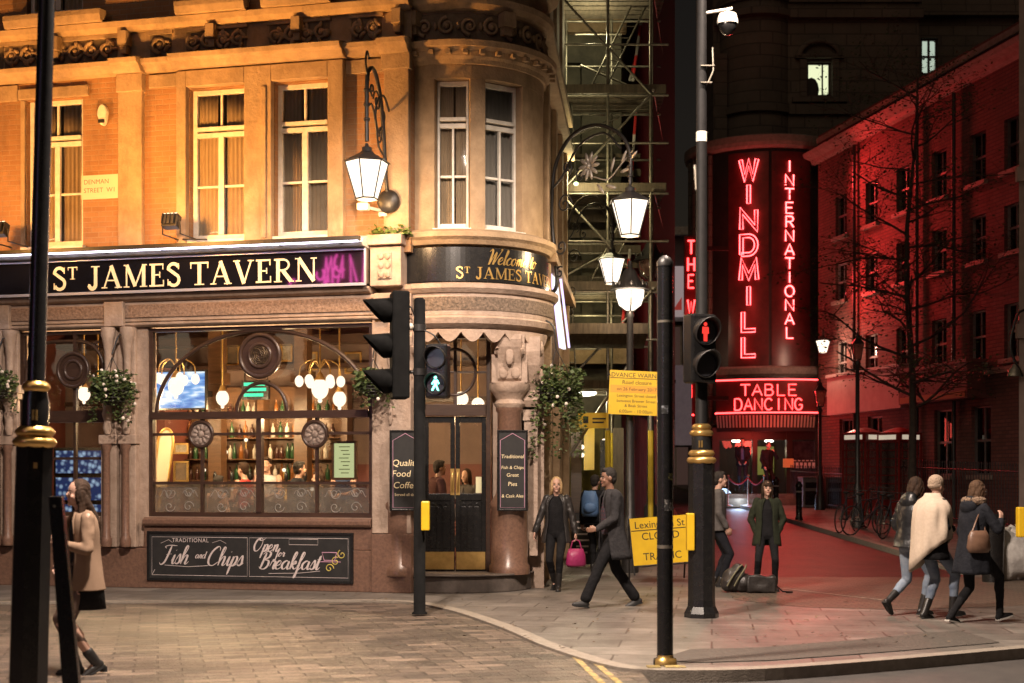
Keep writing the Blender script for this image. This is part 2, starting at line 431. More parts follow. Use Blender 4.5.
def brick(name, c1, c2, mort, w, h, ground=False, rough=.8, msize=.012, bump=.4, dirt=None, dscale=.7, spec=.4, offset=.5, rot=0, spots=False):
    m, nt, b = _new(name); N = nt.nodes; L = nt.links
    tc = N.new('ShaderNodeTexCoord')
    if ground:
        mp = N.new('ShaderNodeMapping'); mp.inputs['Rotation'].default_value = (0,0,rot); L.new(tc.outputs['Object'], mp.inputs['Vector']); vec = mp.outputs[0]
    else:
        sp = N.new('ShaderNodeSeparateXYZ'); L.new(tc.outputs['Object'], sp.inputs[0])
        ad = N.new('ShaderNodeMath'); L.new(sp.outputs[0], ad.inputs[0]); L.new(sp.outputs[1], ad.inputs[1])
        cb = N.new('ShaderNodeCombineXYZ'); L.new(ad.outputs[0], cb.inputs[0]); L.new(sp.outputs[2], cb.inputs[1]); vec = cb.outputs[0]
    bt = N.new('ShaderNodeTexBrick'); L.new(vec, bt.inputs['Vector'])
    bt.inputs['Scale'].default_value = 1; bt.inputs['Brick Width'].default_value = w; bt.inputs['Row Height'].default_value = h
    bt.inputs['Mortar Size'].default_value = msize; bt.inputs['Color1'].default_value = col4(c1); bt.inputs['Color2'].default_value = col4(c2)
    bt.inputs['Mortar'].default_value = col4(mort); bt.offset = offset; bt.inputs['Mortar Smooth'].default_value = .3
    src = bt.outputs['Color']
    nz = N.new('ShaderNodeTexNoise'); nz.inputs['Scale'].default_value = dscale; nz.inputs['Detail'].default_value = 8; nz.inputs['Roughness'].default_value = .7
    L.new(tc.outputs['Object'], nz.inputs['Vector'])
    if dirt is not None:
        rp = N.new('ShaderNodeValToRGB'); rp.color_ramp.elements[0].position = .4; rp.color_ramp.elements[1].position = .72
        rp.color_ramp.elements[0].color = (0,0,0,1); rp.color_ramp.elements[1].color = (.75,.75,.75,1)
        L.new(nz.outputs['Fac'], rp.inputs[0])
        mx = N.new('ShaderNodeMix'); mx.data_type = 'RGBA'; L.new(rp.outputs[0], mx.inputs[0]); L.new(src, mx.inputs[6]); mx.inputs[7].default_value = col4(dirt)
        src = mx.outputs[2]
    if spots:       # trodden gum and drips
        vo = N.new('ShaderNodeTexVoronoi'); vo.inputs['Scale'].default_value = 2.6; L.new(tc.outputs['Object'], vo.inputs['Vector'])
        lt = N.new('ShaderNodeMath'); lt.operation = 'LESS_THAN'; lt.inputs[1].default_value = .055; L.new(vo.outputs['Distance'], lt.inputs[0])
        mx = N.new('ShaderNodeMix'); mx.data_type = 'RGBA'; L.new(lt.outputs[0], mx.inputs[0]); L.new(src, mx.inputs[6]); mx.inputs[7].default_value = (.045,.038,.034,1); src = mx.outputs[2]
        n3 = N.new('ShaderNodeTexNoise'); n3.inputs['Scale'].default_value = 2.3; n3.inputs['Detail'].default_value = 9; n3.inputs['Roughness'].default_value = .75; L.new(tc.outputs['Object'], n3.inputs['Vector'])
        m3 = N.new('ShaderNodeMapRange'); m3.inputs[1].default_value = .35; m3.inputs[2].default_value = .7; m3.inputs[3].default_value = .62; m3.inputs[4].default_value = 1.15; L.new(n3.outputs['Fac'], m3.inputs[0])
        mm = N.new('ShaderNodeMix'); mm.data_type = 'RGBA'; mm.blend_type = 'MULTIPLY'; mm.inputs[0].default_value = 1; L.new(src, mm.inputs[6]); L.new(m3.outputs[0], mm.inputs[7]); src = mm.outputs[2]
    L.new(src, b.inputs['Base Color'])
    fine = N.new('ShaderNodeTexNoise'); fine.inputs['Scale'].default_value = 40; L.new(tc.outputs['Object'], fine.inputs['Vector'])
    ma = N.new('ShaderNodeMath'); ma.operation = 'MULTIPLY_ADD'; ma.inputs[1].default_value = -1.0
    L.new(bt.outputs['Fac'], ma.inputs[0]); L.new(fine.outputs['Fac'], ma.inputs[2])
    bp = N.new('ShaderNodeBump'); bp.inputs['Strength'].default_value = bump; bp.inputs['Distance'].default_value = .012
    L.new(ma.outputs[0], bp.inputs['Height']); L.new(bp.outputs[0], b.inputs['Normal'])
    mr = N.new('ShaderNodeMapRange'); mr.inputs[3].default_value = rough-.18; mr.inputs[4].default_value = rough+.12
    L.new(nz.outputs['Fac'], mr.inputs[0]); L.new(mr.outputs[0], b.inputs['Roughness'])
    b.inputs['Specular IOR Level'].default_value = spec
    return m
def glow(name, c, s):
    m = bpy.data.materials.new(name); m.use_nodes = True; nt = m.node_tree; nt.nodes.clear()
    e = nt.nodes.new('ShaderNodeEmission'); e.inputs[0].default_value = col4(c); e.inputs[1].default_value = s
    o = nt.nodes.new('ShaderNodeOutputMaterial'); nt.links.new(e.outputs[0], o.inputs[0]); return m
def glass(name, tintc=(.9,.92,.92), refl=.08, rough=.02, body=0.0, bodyc=(.5,.5,.5), wavy=.03):
    m = bpy.data.materials.new(name); m.use_nodes = True; nt = m.node_tree; nt.nodes.clear(); N = nt.nodes; L = nt.links
    t = N.new('ShaderNodeBsdfTransparent'); t.inputs[0].default_value = col4(tintc)
    g = N.new('ShaderNodeBsdfGlossy'); g.inputs['Roughness'].default_value = rough; g.inputs['Color'].default_value = (1,1,1,1)
    lw = N.new('ShaderNodeFresnel'); lw.inputs[0].default_value = 1.5
    mr = N.new('ShaderNodeMath'); mr.operation = 'MAXIMUM'; mr.inputs[1].default_value = refl; L.new(lw.outputs[0], mr.inputs[0])
    tc = N.new('ShaderNodeTexCoord'); nz = N.new('ShaderNodeTexNoise'); nz.inputs['Scale'].default_value = 2.5; L.new(tc.outputs['Object'], nz.inputs['Vector'])
    bp = N.new('ShaderNodeBump'); bp.inputs['Strength'].default_value = wavy; bp.inputs['Distance'].default_value = .05
    L.new(nz.outputs['Fac'], bp.inputs['Height']); L.new(bp.outputs[0], g.inputs['Normal'])
    mx = N.new('ShaderNodeMixShader'); L.new(mr.outputs[0], mx.inputs[0]); L.new(t.outputs[0], mx.inputs[1]); L.new(g.outputs[0], mx.inputs[2])
    out = mx
    if body:
        d = N.new('ShaderNodeBsdfDiffuse'); d.inputs[0].default_value = col4(bodyc)
        tr = N.new('ShaderNodeBsdfTranslucent'); tr.inputs[0].default_value = col4(bodyc)
        ad = N.new('ShaderNodeMixShader'); ad.inputs[0].default_value = .5; L.new(d.outputs[0], ad.inputs[1]); L.new(tr.outputs[0], ad.inputs[2])
        n2 = N.new('ShaderNodeTexNoise'); n2.inputs['Scale'].default_value = 9; n2.inputs['Detail'].default_value = 3; L.new(tc.outputs['Object'], n2.inputs['Vector'])
        m2 = N.new('ShaderNodeMapRange'); m2.inputs[1].default_value = .35; m2.inputs[2].default_value = .65; m2.inputs[3].default_value = body*.7; m2.inputs[4].default_value = min(1, body*1.25)
        L.new(n2.outputs['Fac'], m2.inputs[0])
        mm = N.new('ShaderNodeMixShader'); L.new(m2.outputs[0], mm.inputs[0]); L.new(mx.outputs[0], mm.inputs[1]); L.new(ad.outputs[0], mm.inputs[2]); out = mm
    o = N.new('ShaderNodeOutputMaterial'); L.new(out.outputs[0], o.inputs[0]); return m

M = {}
M['stone'] = weather(mat('warm_sandstone', (.40,.28,.17), (.28,.19,.11), rough=.85, scale=3.5, bump=.5, bscale=26), amount=.62)
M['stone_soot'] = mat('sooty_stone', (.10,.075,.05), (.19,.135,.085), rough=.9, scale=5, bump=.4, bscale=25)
M['terracotta'] = weather(mat('buff_terracotta', (.46,.345,.27), (.34,.245,.185), rough=.7, scale=5, bump=.6, bscale=22), dark=(.09,.065,.05), amount=.6, scale=1.6)
M['granite'] = mat('polished_pink_granite', (.22,.125,.085), (.13,.075,.055), rough=.28, scale=28, detail=8, spec=.55)
M['brick'] = brick('orange_brick', (.36,.19,.085), (.30,.15,.065), (.33,.21,.12), .235, .078, rough=.85, msize=.010, bump=.5, dirt=(.20,.10,.05), dscale=1.1)
weather(M['brick'], amount=.5, scale=1.4)
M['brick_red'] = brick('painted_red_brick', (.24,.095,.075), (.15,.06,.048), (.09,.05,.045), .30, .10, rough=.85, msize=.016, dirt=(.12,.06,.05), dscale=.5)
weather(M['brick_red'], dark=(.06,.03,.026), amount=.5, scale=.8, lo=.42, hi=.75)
M['ashlar'] = brick('grey_ashlar', (.15,.125,.105), (.12,.10,.085), (.075,.065,.057), 1.0, .42, rough=.85, msize=.025, bump=.8, dirt=(.06,.055,.05), dscale=.4)
M['white_paint'] = mat('white_painted_wood', (.72,.68,.60), (.58,.53,.45), rough=.45, scale=9)
M['lead'] = mat('pale_lead_flashing', (.62,.60,.58), (.42,.40,.38), rough=.5, scale=7, bump=.2)
M['black_gloss'] = mat('black_gloss_paint', (.010,.010,.011), (.016,.0155,.015), rough=.25, scale=14, spec=.5)
M['black_iron'] = mat('black_iron', (.018,.017,.017), (.03,.027,.025), rough=.42, scale=20, bump=.15, bscale=60)
M['dark_wood'] = mat('dark_stained_wood', (.040,.022,.016), (.065,.036,.024), rough=.32, scale=3, stretch=(1,1,8), bump=.1)
M['gold'] = mat('gold_leaf', (.75,.50,.18), (.60,.36,.10), rough=.3, metal=.75, scale=12)
M['gold_paint'] = mat('cream_gold_lettering', (.85,.72,.45), rough=.4)
M['brass'] = mat('brass_plate', (.70,.46,.16), (.52,.33,.11), rough=.35, metal=.85, scale=6)
M['glass'] = glass('clear_glass', (.93,.94,.93), .07)
M['glass_dark'] = glass('old_sash_glass', (.86,.85,.83), .06, wavy=.06)
M['etched'] = glass('etched_glass', (.7,.7,.7), .08, rough=.2, body=.40, bodyc=(.30,.28,.26))
M['curtain'] = mat('cream_curtain', (.72,.58,.42), (.60,.47,.33), rough=.9, scale=3)
M['curtain_pale'] = mat('pale_curtain', (.62,.60,.56), rough=.9)
M['dark_room'] = mat('dark_room', (.05,.045,.04), rough=.9)
M['cream_wall'] = mat('mauve_interior', (.20,.135,.11), (.15,.10,.085), rough=.7, scale=2)
M['red_wall'] = mat('oxblood_interior', (.16,.045,.03), (.11,.03,.02), rough=.6, scale=2)
M['ceiling'] = mat('mauve_ceiling', (.26,.17,.15), rough=.6)
M['wood'] = mat('bar_wood', (.15,.075,.035), (.09,.045,.02), rough=.35, scale=3, stretch=(1,1,6))
M['globe'] = glow('lamp_globe', (1,.80,.58), 1.9)
M['lantern'] = glow('lantern_glass', (1,.84,.66), 2.0)
M['led_white'] = glow('led_strip', (.84,.80,1.0), 8.0)
M['neon'] = glow('red_neon', (1,.075,.08), 8.0)
M['neon_thin'] = glow('red_neon_thin', (1,.085,.085), 9)
M['paving'] = brick('flagstones', (.235,.21,.185), (.155,.137,.12), (.065,.055,.047), .9, .6, ground=True, rough=.52, msize=.012, bump=.25, dirt=(.085,.072,.06), dscale=.8, rot=R(8), spots=True)
M['setts'] = brick('granite_setts', (.225,.172,.135), (.065,.056,.049), (.055,.045,.037), .40, .19, ground=True, rough=.42, msize=.012, bump=1.0, dirt=(.075,.058,.046), dscale=.9, rot=R(-14), spots=True)
M['setts2'] = brick('crossing_setts', (.17,.125,.09), (.12,.09,.07), (.06,.045,.038), .22, .11, ground=True, rough=.55, msize=.012, bump=.7, dirt=(.10,.075,.06), dscale=.6)
M['asphalt'] = mat('asphalt', (.050,.045,.042), (.075,.066,.06), rough=.6, scale=5, bump=.5, bscale=160)
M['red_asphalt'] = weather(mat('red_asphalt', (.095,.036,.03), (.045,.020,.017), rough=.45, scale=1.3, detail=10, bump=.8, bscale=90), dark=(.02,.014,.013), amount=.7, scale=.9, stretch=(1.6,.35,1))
M['kerb'] = mat('kerb_granite', (.30,.26,.215), (.22,.19,.155), rough=.6, scale=12, bump=.3, bscale=70)
M['road_white'] = mat('worn_white_line', (.42,.36,.29), (.17,.14,.115), rough=.6, scale=16, lo=.42, hi=.58)
M['road_yellow'] = mat('worn_yellow_line', (.50,.37,.12), (.2,.15,.09), rough=.6, scale=16, lo=.42, hi=.58)
M['yellow'] = mat('yellow_sign', (.80,.52,.02), (.72,.45,.02), rough=.4, scale=4)
M['ink'] = mat('black_ink', (.012,.012,.012), rough=.6)
M['chalk'] = mat('chalk_lettering', (.70,.62,.60), (.5,.42,.42), rough=.9, scale=50)
M['chalk_pink'] = mat('pink_chalk', (.55,.30,.42), rough=.9)
M['chalk_yellow'] = mat('yellow_chalk', (.6,.5,.12), rough=.9)
M['slate'] = mat('chalkboard_slate', (.012,.012,.013), (.022,.021,.021), rough=.7, scale=6)
M['leaf'] = mat('ivy_leaf', (.045,.085,.022), (.10,.13,.035), rough=.6, scale=15)
M['leaf_dark'] = mat('dark_leaf', (.03,.05,.018), (.055,.06,.02), rough=.6, scale=15)
M['flower'] = mat('pale_flower', (.75,.66,.58), rough=.7)
M['bark'] = mat('plane_bark', (.055,.042,.032), (.03,.024,.02), rough=.9, scale=8, bump=.5)
M['galv'] = mat('galvanised_tube', (.30,.27,.22), (.17,.155,.125), rough=.45, metal=.6, scale=10)
M['plank'] = mat('scaffold_plank', (.13,.10,.07), (.07,.055,.04), rough=.85, scale=3, stretch=(6,1,1))
M['phone_red'] = mat('red_enamel', (.26,.025,.02), (.20,.02,.016), rough=.3, scale=5)
M['rubber'] = mat('tyre_rubber', (.015,.015,.015), rough=.8)
# ================================================================== ground
def structure(o): o['kind'] = 'structure'; return o
mb = MB()
ys = [-40, -5, 8, 16, 24, 60, 120, 400]
for a, b in zip(ys, ys[1:]):
    mb.add([(-200,a,gz(a)-.10),(200,a,gz(a)-.10),(200,b,gz(b)-.10),(-200,b,gz(b)-.10)], [(0,1,2,3)])
structure(mb.build('road', M['asphalt'], base=(0,0,0)))

def G(px, py, z=0.0):
    d = (CZ - z)*F/(py-HY); return ((px-512)/F*d, d)
# sett-paved side street on the left
edge_px = [(150,601),(300,600.5),(400,601),(452,609),(505,626),(545,643),(580,655),(612,664),(640,668.5)]
front_px = [(640,668.5),(690,669.5),(760,668),(860,661),(950,653.5),(1024,647),(1130,638)]
edge = [G(*p) for p in edge_px]; front = [G(*p) for p in front_px]
mb = MB()
sett_out = [G(-500,606)] + [G(0,603)] + edge + [G(652,690,-.06), (1.0, 9.0), (-2,7.5), (-9,7.5), (-14,10)]
bm = bmesh.new()
def flat(out, z, zf=None):
    bm = bmesh.new(); vs = [bm.verts.new((x,y,(zf(y) if zf else 0)+z)) for x,y in out]
    f = bm.faces.new(vs); bmesh.ops.triangulate(bm, faces=[f]); bm.verts.index_update()
    m = MB(); m.add([v.co.copy() for v in bm.verts], [tuple(v.index for v in f.verts) for f in bm.faces]); bm.free(); return m
bm.free()
structure(flat(sett_out, -.02).build('sett_street', M['setts'], base=(0,0,0)))
# pavement: one sheet with a thickness at its kerb
pav = [(-16, 22.5)] + [G(-500,605)] + [G(0,602)] + edge + front[1:] + [(16, 15.0), (16, 23.7), (3.3, 23.7), (3.3, 24), (-16, 24)]
structure(flat(pav, 0.0).build('pavement', M['paving'], base=(0,0,0)))
# kerbstones along the pavement edge (a real step)
def ribbon(pts, w, z0, z1, inner=1):
    L, Rr = offset(pts, w/2); m = MB(); n = len(pts)
    for i in range(n-1):
        a, b, c, d = L[i], L[i+1], Rr[i+1], Rr[i]
        m.add([(*a,z0),(*b,z0),(*c,z0),(*d,z0),(*a,z1),(*b,z1),(*c,z1),(*d,z1)],
              [(0,3,2,1),(4,5,6,7),(0,1,5,4),(2,3,7,6)] + ([(3,0,4,7)] if i == 0 else []) + ([(1,2,6,5)] if i == n-2 else []))
    return m
def dens(pts, k=5):
    return [tuple(v[:2]) for v in smooth_curve([(x,y,0) for x,y in pts], k)]
structure(ribbon(dens([G(-300,604)]+[G(0,602)]+edge+front[1:]), .17, -.10, .006).build('kerb', M['kerb'], base=(0,0,0)))
# paved crossing table between the pavement and the red road
cro = [G(735,600), G(800,607), G(900,610), G(1024,606), (13, 16.5), (13, 23.66), (3.4, 23.66)]
structure(flat(cro, .004).build('crossing_paving', M['setts2'], base=(0,0,0)))
tac = [G(655,661), G(700,663), G(770,661), G(880,653), G(1000,643), G(960,631), G(860,640), G(760,648), G(690,650)]
m_t = mat('blister_paving', (.095,.08,.067), (.07,.06,.05), rough=.7, scale=10, bump=1.0, bscale=24)
structure(flat(tac, .008).build('tactile_paving', m_t, base=(0,0,0)))
# painted lines
def line(name, p0, p1, w, m, z=.010, zf=None):
    a, b = Vector((*p0,0)), Vector((*p1,0)); n = (b-a).normalized().cross(Vector((0,0,1)))*w/2
    out = [(a+n)[:2], (b+n)[:2], (b-n)[:2], (a-n)[:2]]
    structure(flat(out, z, zf).build(name, m, base=(a.x,a.y,0)))
line('road_line', G(775,588), G(885,601), .07, M['road_white'])
line('road_line', G(745,673,-.1), G(900,664,-.1), .10, M['road_white'], z=-.094)
line('road_line', G(905,664,-.1), G(1060,652,-.1), .10, M['road_white'], z=-.094)
line('road_line', G(574,660,-.055), G(604,690,-.055), .06, M['road_yellow'], z=-.015)
line('road_line', G(586,659,-.055), G(622,690,-.055), .06, M['road_yellow'], z=-.015)
line('road_line', G(960,661,-.1), G(1060,650,-.1), .09, M['road_yellow'], z=-.093)
# the red road uphill, its kerbs and pavements
zr = lambda y: gz(y)
def strip(xa, xb, dz, m, name, y0=23.7, y1=75, bendL=0, bendR=0):
    dz = dz if callable(dz) else (lambda y, c=dz: c); mm = MB(); n = 28
    for i in range(n):
        a = y0+(y1-y0)*i/n; b = y0+(y1-y0)*(i+1)/n
        mm.add([(xa(a),a,gz(a)+dz(a)),(xb(a),a,gz(a)+dz(a)),(xb(b),b,gz(b)+dz(b)),(xa(b),b,gz(b)+dz(b))], [(0,1,2,3)])
    structure(mm.build(name, m, base=(0,23.7,0)))
xl = lambda y: 3.3 + (y-23.7)*.085
xr = lambda y: 7.7 - (y-23.7)*.004
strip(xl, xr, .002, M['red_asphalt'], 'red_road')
strip(lambda y: -3, xl, .003, M['paving'], 'side_pavement', y0=23.95)
strip(xr, lambda y: 30, lambda y: .10*min(1,max(0,(y-23.65)/1.8)), M['paving'], 'side_pavement', y0=23.65)
for fx_, s in ((xl,-1),(xr,1)):
    mm = MB(); n = 16
    for i in range(n):
        a = 23.9+(70-23.9)*i/n; b = 23.9+(70-23.9)*(i+1)/n
        q = [(fx_(a)-.07,a),(fx_(a)+.07,a),(fx_(b)+.07,b),(fx_(b)-.07,b)]
        mm.add([(x,y,gz(y)-.02) for x,y in q]+[(x,y,gz(y)+(.115*min(1,max(.05,(y-23.7)/1.8)) if s > 0 else .008)) for x,y in q], [(4,5,6,7),(0,1,5,4),(1,2,6,5),(3,0,4,7)])
    structure(mm.build('kerb', M['kerb'], base=(0,23.9,0)))

rnd = random.Random(21); m2 = MB()
for _ in range(170):
    px, py = rnd.uniform(250,1010), rnd.uniform(590,650); x, y = G(px,py)
    if y > 23.5: continue
    a = rnd.uniform(0,6.3); s = rnd.uniform(.015,.05); u = Vector((math.cos(a),math.sin(a),.1)); w = Vector((-math.sin(a),math.cos(a),.25))
    p = Vector((x,y,.012)); m2.add([p,p+u*s+w*s*.4,p+u*s*2,p+u*s-w*s*.4+Vector((0,0,.01))],[(0,1,2,3)])
lo_ = m2.build('fallen_leaves', mat('dead_leaf',(.14,.09,.05),(.25,.19,.13),rough=.8,scale=3), normals=False, kind='stuff'); tag(lo_, 'scattered dead leaves and scraps lying on the pavement', 'litter')
# ================================================================== the corner pub
UX, UY = .9716, -.2367
ANG = math.atan2(UY, UX)
AX, AY = (370-512)/F*20.57, 20.57
PUB = Matrix.Translation((AX, AY, 0)) @ Matrix.Rotation(ANG, 4, 'Z')
def fx(px, off=0.0):
    k = (px-512)/F; vx, vy = -UY, UX
    return (k*(AY+off*vy) - AX - off*vx)/(UX - k*UY)
def fd(px, off=0.0): return AY + fx(px, off)*UY + off*UX
def fz(py, px, off=0.0): return CZ + (HY-py)/F*fd(px, off)
pub = thing('corner_pub', 'floodlit brick and stone corner pub with a big arched window and rounded corner', 'pub', (AX, AY, 0), ANG)
XL = -11.0
C = (-.79, 21.72)      # axis of the rounded corner
WIN = [(fx(27), fx(83)), (fx(190), fx(247)), (fx(275), fx(330)), (fx(-160), fx(-95)), (fx(-75), fx(-20))]
WZ0, WZ1 = 5.19, 7.45
XE = fx(412)
# --- upper brick wall with its openings
mb = MB(PUB)
holes = [(a, b, WZ0, WZ1) for a, b in WIN] + [(a, b, 8.75, 10.9) for a, b in WIN]
mb.wall(XL, XE-.02, 4.9, 12.5, 0, .32, holes)
wall = mb.build('wall', M['brick'], pub)
# --- stone dressings
mb = MB(PUB)
def pil(a, b, z0, z1, o): mb.box(fx(a), fx(b), -o, -.003, z0, z1)
pil(121,145,5.14,7.70,.10); pil(120,146,7.45,7.72,.13)
pil(180,189.5,5.14,7.70,.13); pil(247.5,274.5,5.14,7.70,.13); pil(330.5,346,5.14,7.70,.13)
mb.box(fx(189.5), fx(247.5), -.13, -.003, 7.46, 7.70); mb.box(fx(274.5), fx(330.5), -.13, -.003, 7.46, 7.70)
pil(150,179,7.50,7.70,.05)
pil(22,26.5,5.14,7.45,.05); mb.box(fx(20), fx(90), -.07, -.003, 7.455, 7.62)
pil(-2,19,7.45,7.70,.04)
pil(386,411,5.14,7.66,.11); pil(384,413,7.50,7.74,.15); pil(347,384,7.50,7.70,.05)
pil(265,270,5.16,7.38,.16)
dress = mb.build('stone_dressing', M['stone'], pub, bevel=.012)
# --- cornice, frieze, string course
mb = MB(PUB)
def corn(a, b, o):
    mb.profile([(-.004-o,7.72),(-.10-o,7.75),(-.14-o,7.80),(-.22-o,7.83),(-.24-o,7.90),(-.02-o,7.955),(-.004-o,7.955)] if o == 0 else
               [(-.002,7.72),(-.06-o,7.72),(-.10-o,7.75),(-.14-o,7.80),(-.22-o,7.83),(-.24-o,7.90),(-.02-o,7.957),(-.002,7.957)], a, b)
corn(XL, fx(119), 0); corn(fx(119)+.002, fx(147), .12); corn(fx(147)+.002, fx(178), 0); corn(fx(178)+.002, fx(348), .13)
corn(fx(348)+.002, fx(383), 0); corn(fx(383)+.002, XE, .11)
mb.profile([(-.002,8.36),(-.10,8.36),(-.17,8.42),(-.20,8.50),(-.03,8.56),(-.002,8.56)], XL, XE)
for a, b in [(14,110),(183,252),(268,336)]:
    mb.profile([(-.205,8.50),(-.27,8.50),(-.31,8.60),(-.31,8.68),(-.10,8.70),(-.10,8.562),(-.205,8.545)], fx(a), fx(b))
for a in (60, 215, 300, 128, 400):      # consoles
    mb.prism([(0,0)],0,0) if False else None
    x = fx(a); mb.box(x-.07, x+.07, -.20, -.002, 8.14, 8.355); mb.box(x-.05, x+.05, -.14, -.003, 8.02, 8.138)
corni = mb.build('cornice', M['stone'], pub, bevel=.008)
mb = MB(PUB); mb.box(XL, XE, -.016, -.002, 7.958, 8.358); mb.build('frieze_band', M['stone'], pub)
# frieze panels: soot-dark recess with carved scrollwork standing in it
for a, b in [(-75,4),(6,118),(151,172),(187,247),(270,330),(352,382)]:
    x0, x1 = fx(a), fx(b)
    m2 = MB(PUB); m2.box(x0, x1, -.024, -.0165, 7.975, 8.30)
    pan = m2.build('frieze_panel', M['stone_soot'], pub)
    m2 = MB(PUB)
    n = max(1, round((x1-x0)/.26)); w = (x1-x0)/n; zc = 8.135
    for i in range(n):
        cx = x0+(i+.5)*w; sg = 1 if i % 2 else -1
        m2.tube([(p[0], -.055-.012*math.sin(j*.6), p[1]) for j, p in enumerate(spiral((cx,zc), min(.13,w*.42), 1.4, PI*(.5 if sg>0 else 1.5), 20, sg))], [.030-.0007*j for j in range(21)], 6)
        m2.ell((cx,-.06,zc), (.045,.04,.045), 8, 6)
        for t in range(9):
            an = random.uniform(0,2*PI); m2.ell((cx+math.cos(an)*w*.38, -.045, zc+math.sin(an)*.11), (.06,.03,.028), 7, 5, Matrix.Rotation(an,3,'Y'))
    m2.box(x0-.03, x1+.03, -.06, -.004, 8.302, 8.355)
    m2.build('carving', M['stone'], pan)
# --- sash windows
def sash(x0, x1, z0, z1, y, curt=True, frame=None, par=None, ft=.07, thin=False):
    w = x1-x0; zt = z0+(z1-z0)*.73; zm = z0+(z1-z0)*.36; xm = (x0+x1)/2
    m2 = MB(frame or PUB)
    m2.box(x0+.003, x0+ft, y, y+.07, z0, z1); m2.box(x1-ft, x1-.003, y, y+.07, z0, z1)
    m2.box(x0+ft, x1-ft, y, y+.07, z1-.07, z1-.003); m2.box(x0+ft, x1-ft, y, y+.07, z0+.003, z0+.09)
    m2.box(x0+ft, x1-ft, y-.03, y+.07, zt, zt+.055)
    m2.box(x0+ft, x1-ft, y-.005, y+.05, zt-.10, zt-.03)
    bw_ = .016 if thin else .045; m2.box(xm-bw_, xm+bw_, y-.008, y+.05, z0+.09, zt-.10)
    if not thin: m2.box(xm-.018, xm+.018, y+.01, y+.05, zt+.055, z1-.07)
    for a, b in ((x0+ft, xm-bw_), (xm+bw_, x1-ft)): m2.box(a, b, y+.012, y+.045, zm-.018, zm+.018)
    m2.box(x0-.05, x1+.05, y-.19, y-.002, z0-.07, z0-.002)
    wd = m2.build('window', M['white_paint'], par or pub, bevel=.006)
    m2 = MB(frame or PUB); m2.box(x0+.02, x1-.02, y+.051, y+.056, z0+.02, z1-.02); m2.build('pane', M['glass_dark'], wd)
    if curt:
        m2 = MB(frame or PUB)
        for a, b in ((x0+.02, x0+w*.40), (x1-w*.46, x1-.02)):
            n = 24; pts = [(a+(b-a)*i/n, y+.10+.025*math.sin(i*1.5+a*7)) for i in range(n+1)]
            m2.add([(p[0],p[1],z) for z in (z0,z1) for p in pts], [(i,i+1,n+2+i,n+1+i) for i in range(n)], True)
        m2.build('curtain', M['curtain'], wd)
    return wd
for i, (a, b) in enumerate(WIN):
    sash(a, b, WZ0, WZ1, .10 if i else .08)
    sash(a, b, 8.75, 10.9, .10)
mb = MB(PUB)
mb.box(XL, XE-.05, 1.2, 1.3, 4.75, 12.4)      # room walls, floor and party wall behind the upper storey
mb.box(XL, XE-.05, .33, 1.2, 8.45, 8.55); mb.box(XL, XE-.05, .325, 1.2, 4.75, 4.85)
mb.box(XL, XL+.05, .34, 1.19, 4.86, 12.4)
mb.build('upper_room', M['dark_room'], pub)

# --- rounded corner, upper storey
AW = [(-105,-81.5), (-71.5,-42)]       # window angles
mb = MB()
cuts = [-150, AW[0][0], AW[0][1], AW[1][0], AW[1][1], 10]
for i in range(0, 6, 2): mb.arc(C, 1.02, 1.27, cuts[i], cuts[i+1], 5.22, 7.40, 10)
mb.arc(C, 1.02, 1.275, -150, 10, 7.402, 7.74, 30); mb.arc(C, 1.02, 1.28, -150, 10, 4.9, 5.218, 30)
mb.arc(C, 1.02, 1.27, -150, 10, 7.742, 12.5, 30)
tur = mb.build('corner_turret', M['stone'], pub)
mb = MB()
def ring(prof, a0=-150, a1=12, n=40): mb.lathe(prof, C[0], C[1], n, R(a0), R(a1), smooth=False)
ring([(1.27,7.60),(1.31,7.60),(1.33,7.66),(1.36,7.70),(1.38,7.78),(1.46,7.82),(1.48,7.90),(1.30,7.96),(1.27,7.96)])
ring([(1.27,8.36),(1.36,8.38),(1.42,8.44),(1.44,8.52),(1.28,8.58),(1.26,8.58)])
ring([(1.27,8.80),(1.40,8.84),(1.50,8.92),(1.52,9.0),(1.27,9.05)])
ring([(1.27,4.98),(1.38,5.0),(1.42,5.06),(1.47,5.10),(1.47,5.17),(1.36,5.22),(1.25,5.222)])
for k in range(16):
    a = R(-145+k*10); mb.cbox((C[0]+1.40*math.cos(a), C[1]+1.40*math.sin(a), 7.745), (.05,.035,.028), a)
for a in (-118, -58):
    ar = R(a); mb.cbox((C[0]+1.36*math.cos(ar), C[1]+1.36*math.sin(ar), 8.26), (.09,.10,.10), ar); mb.cbox((C[0]+1.33*math.cos(ar), C[1]+1.33*math.sin(ar), 8.10), (.06,.07,.058), ar)
mb.build('turret_moulding', M['stone'], pub)
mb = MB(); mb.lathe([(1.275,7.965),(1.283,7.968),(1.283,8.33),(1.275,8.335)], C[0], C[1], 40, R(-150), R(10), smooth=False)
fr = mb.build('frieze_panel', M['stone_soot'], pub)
mb = MB()
for k in range(10):
    a0 = R(-140+k*14.5)
    pts = spiral((0,8.145), .13, 1.5, PI*.5*(1 if k%2 else 3), 20, 1 if k%2 else -1)
    mb.tube([(C[0]+1.305*math.cos(a0+p[0]/1.3), C[1]+1.305*math.sin(a0+p[0]/1.3), p[1]) for p in pts], [.030-.0008*j for j in range(21)], 6)
    mb.ell((C[0]+1.31*math.cos(a0), C[1]+1.31*math.sin(a0), 8.145), .045, 8, 6)
    am = a0+R(7.2); mb.ell((C[0]+1.30*math.cos(am), C[1]+1.30*math.sin(am), 8.145), (.03,.05,.06), 8, 6)
mb.build('carving', M['stone'], fr)
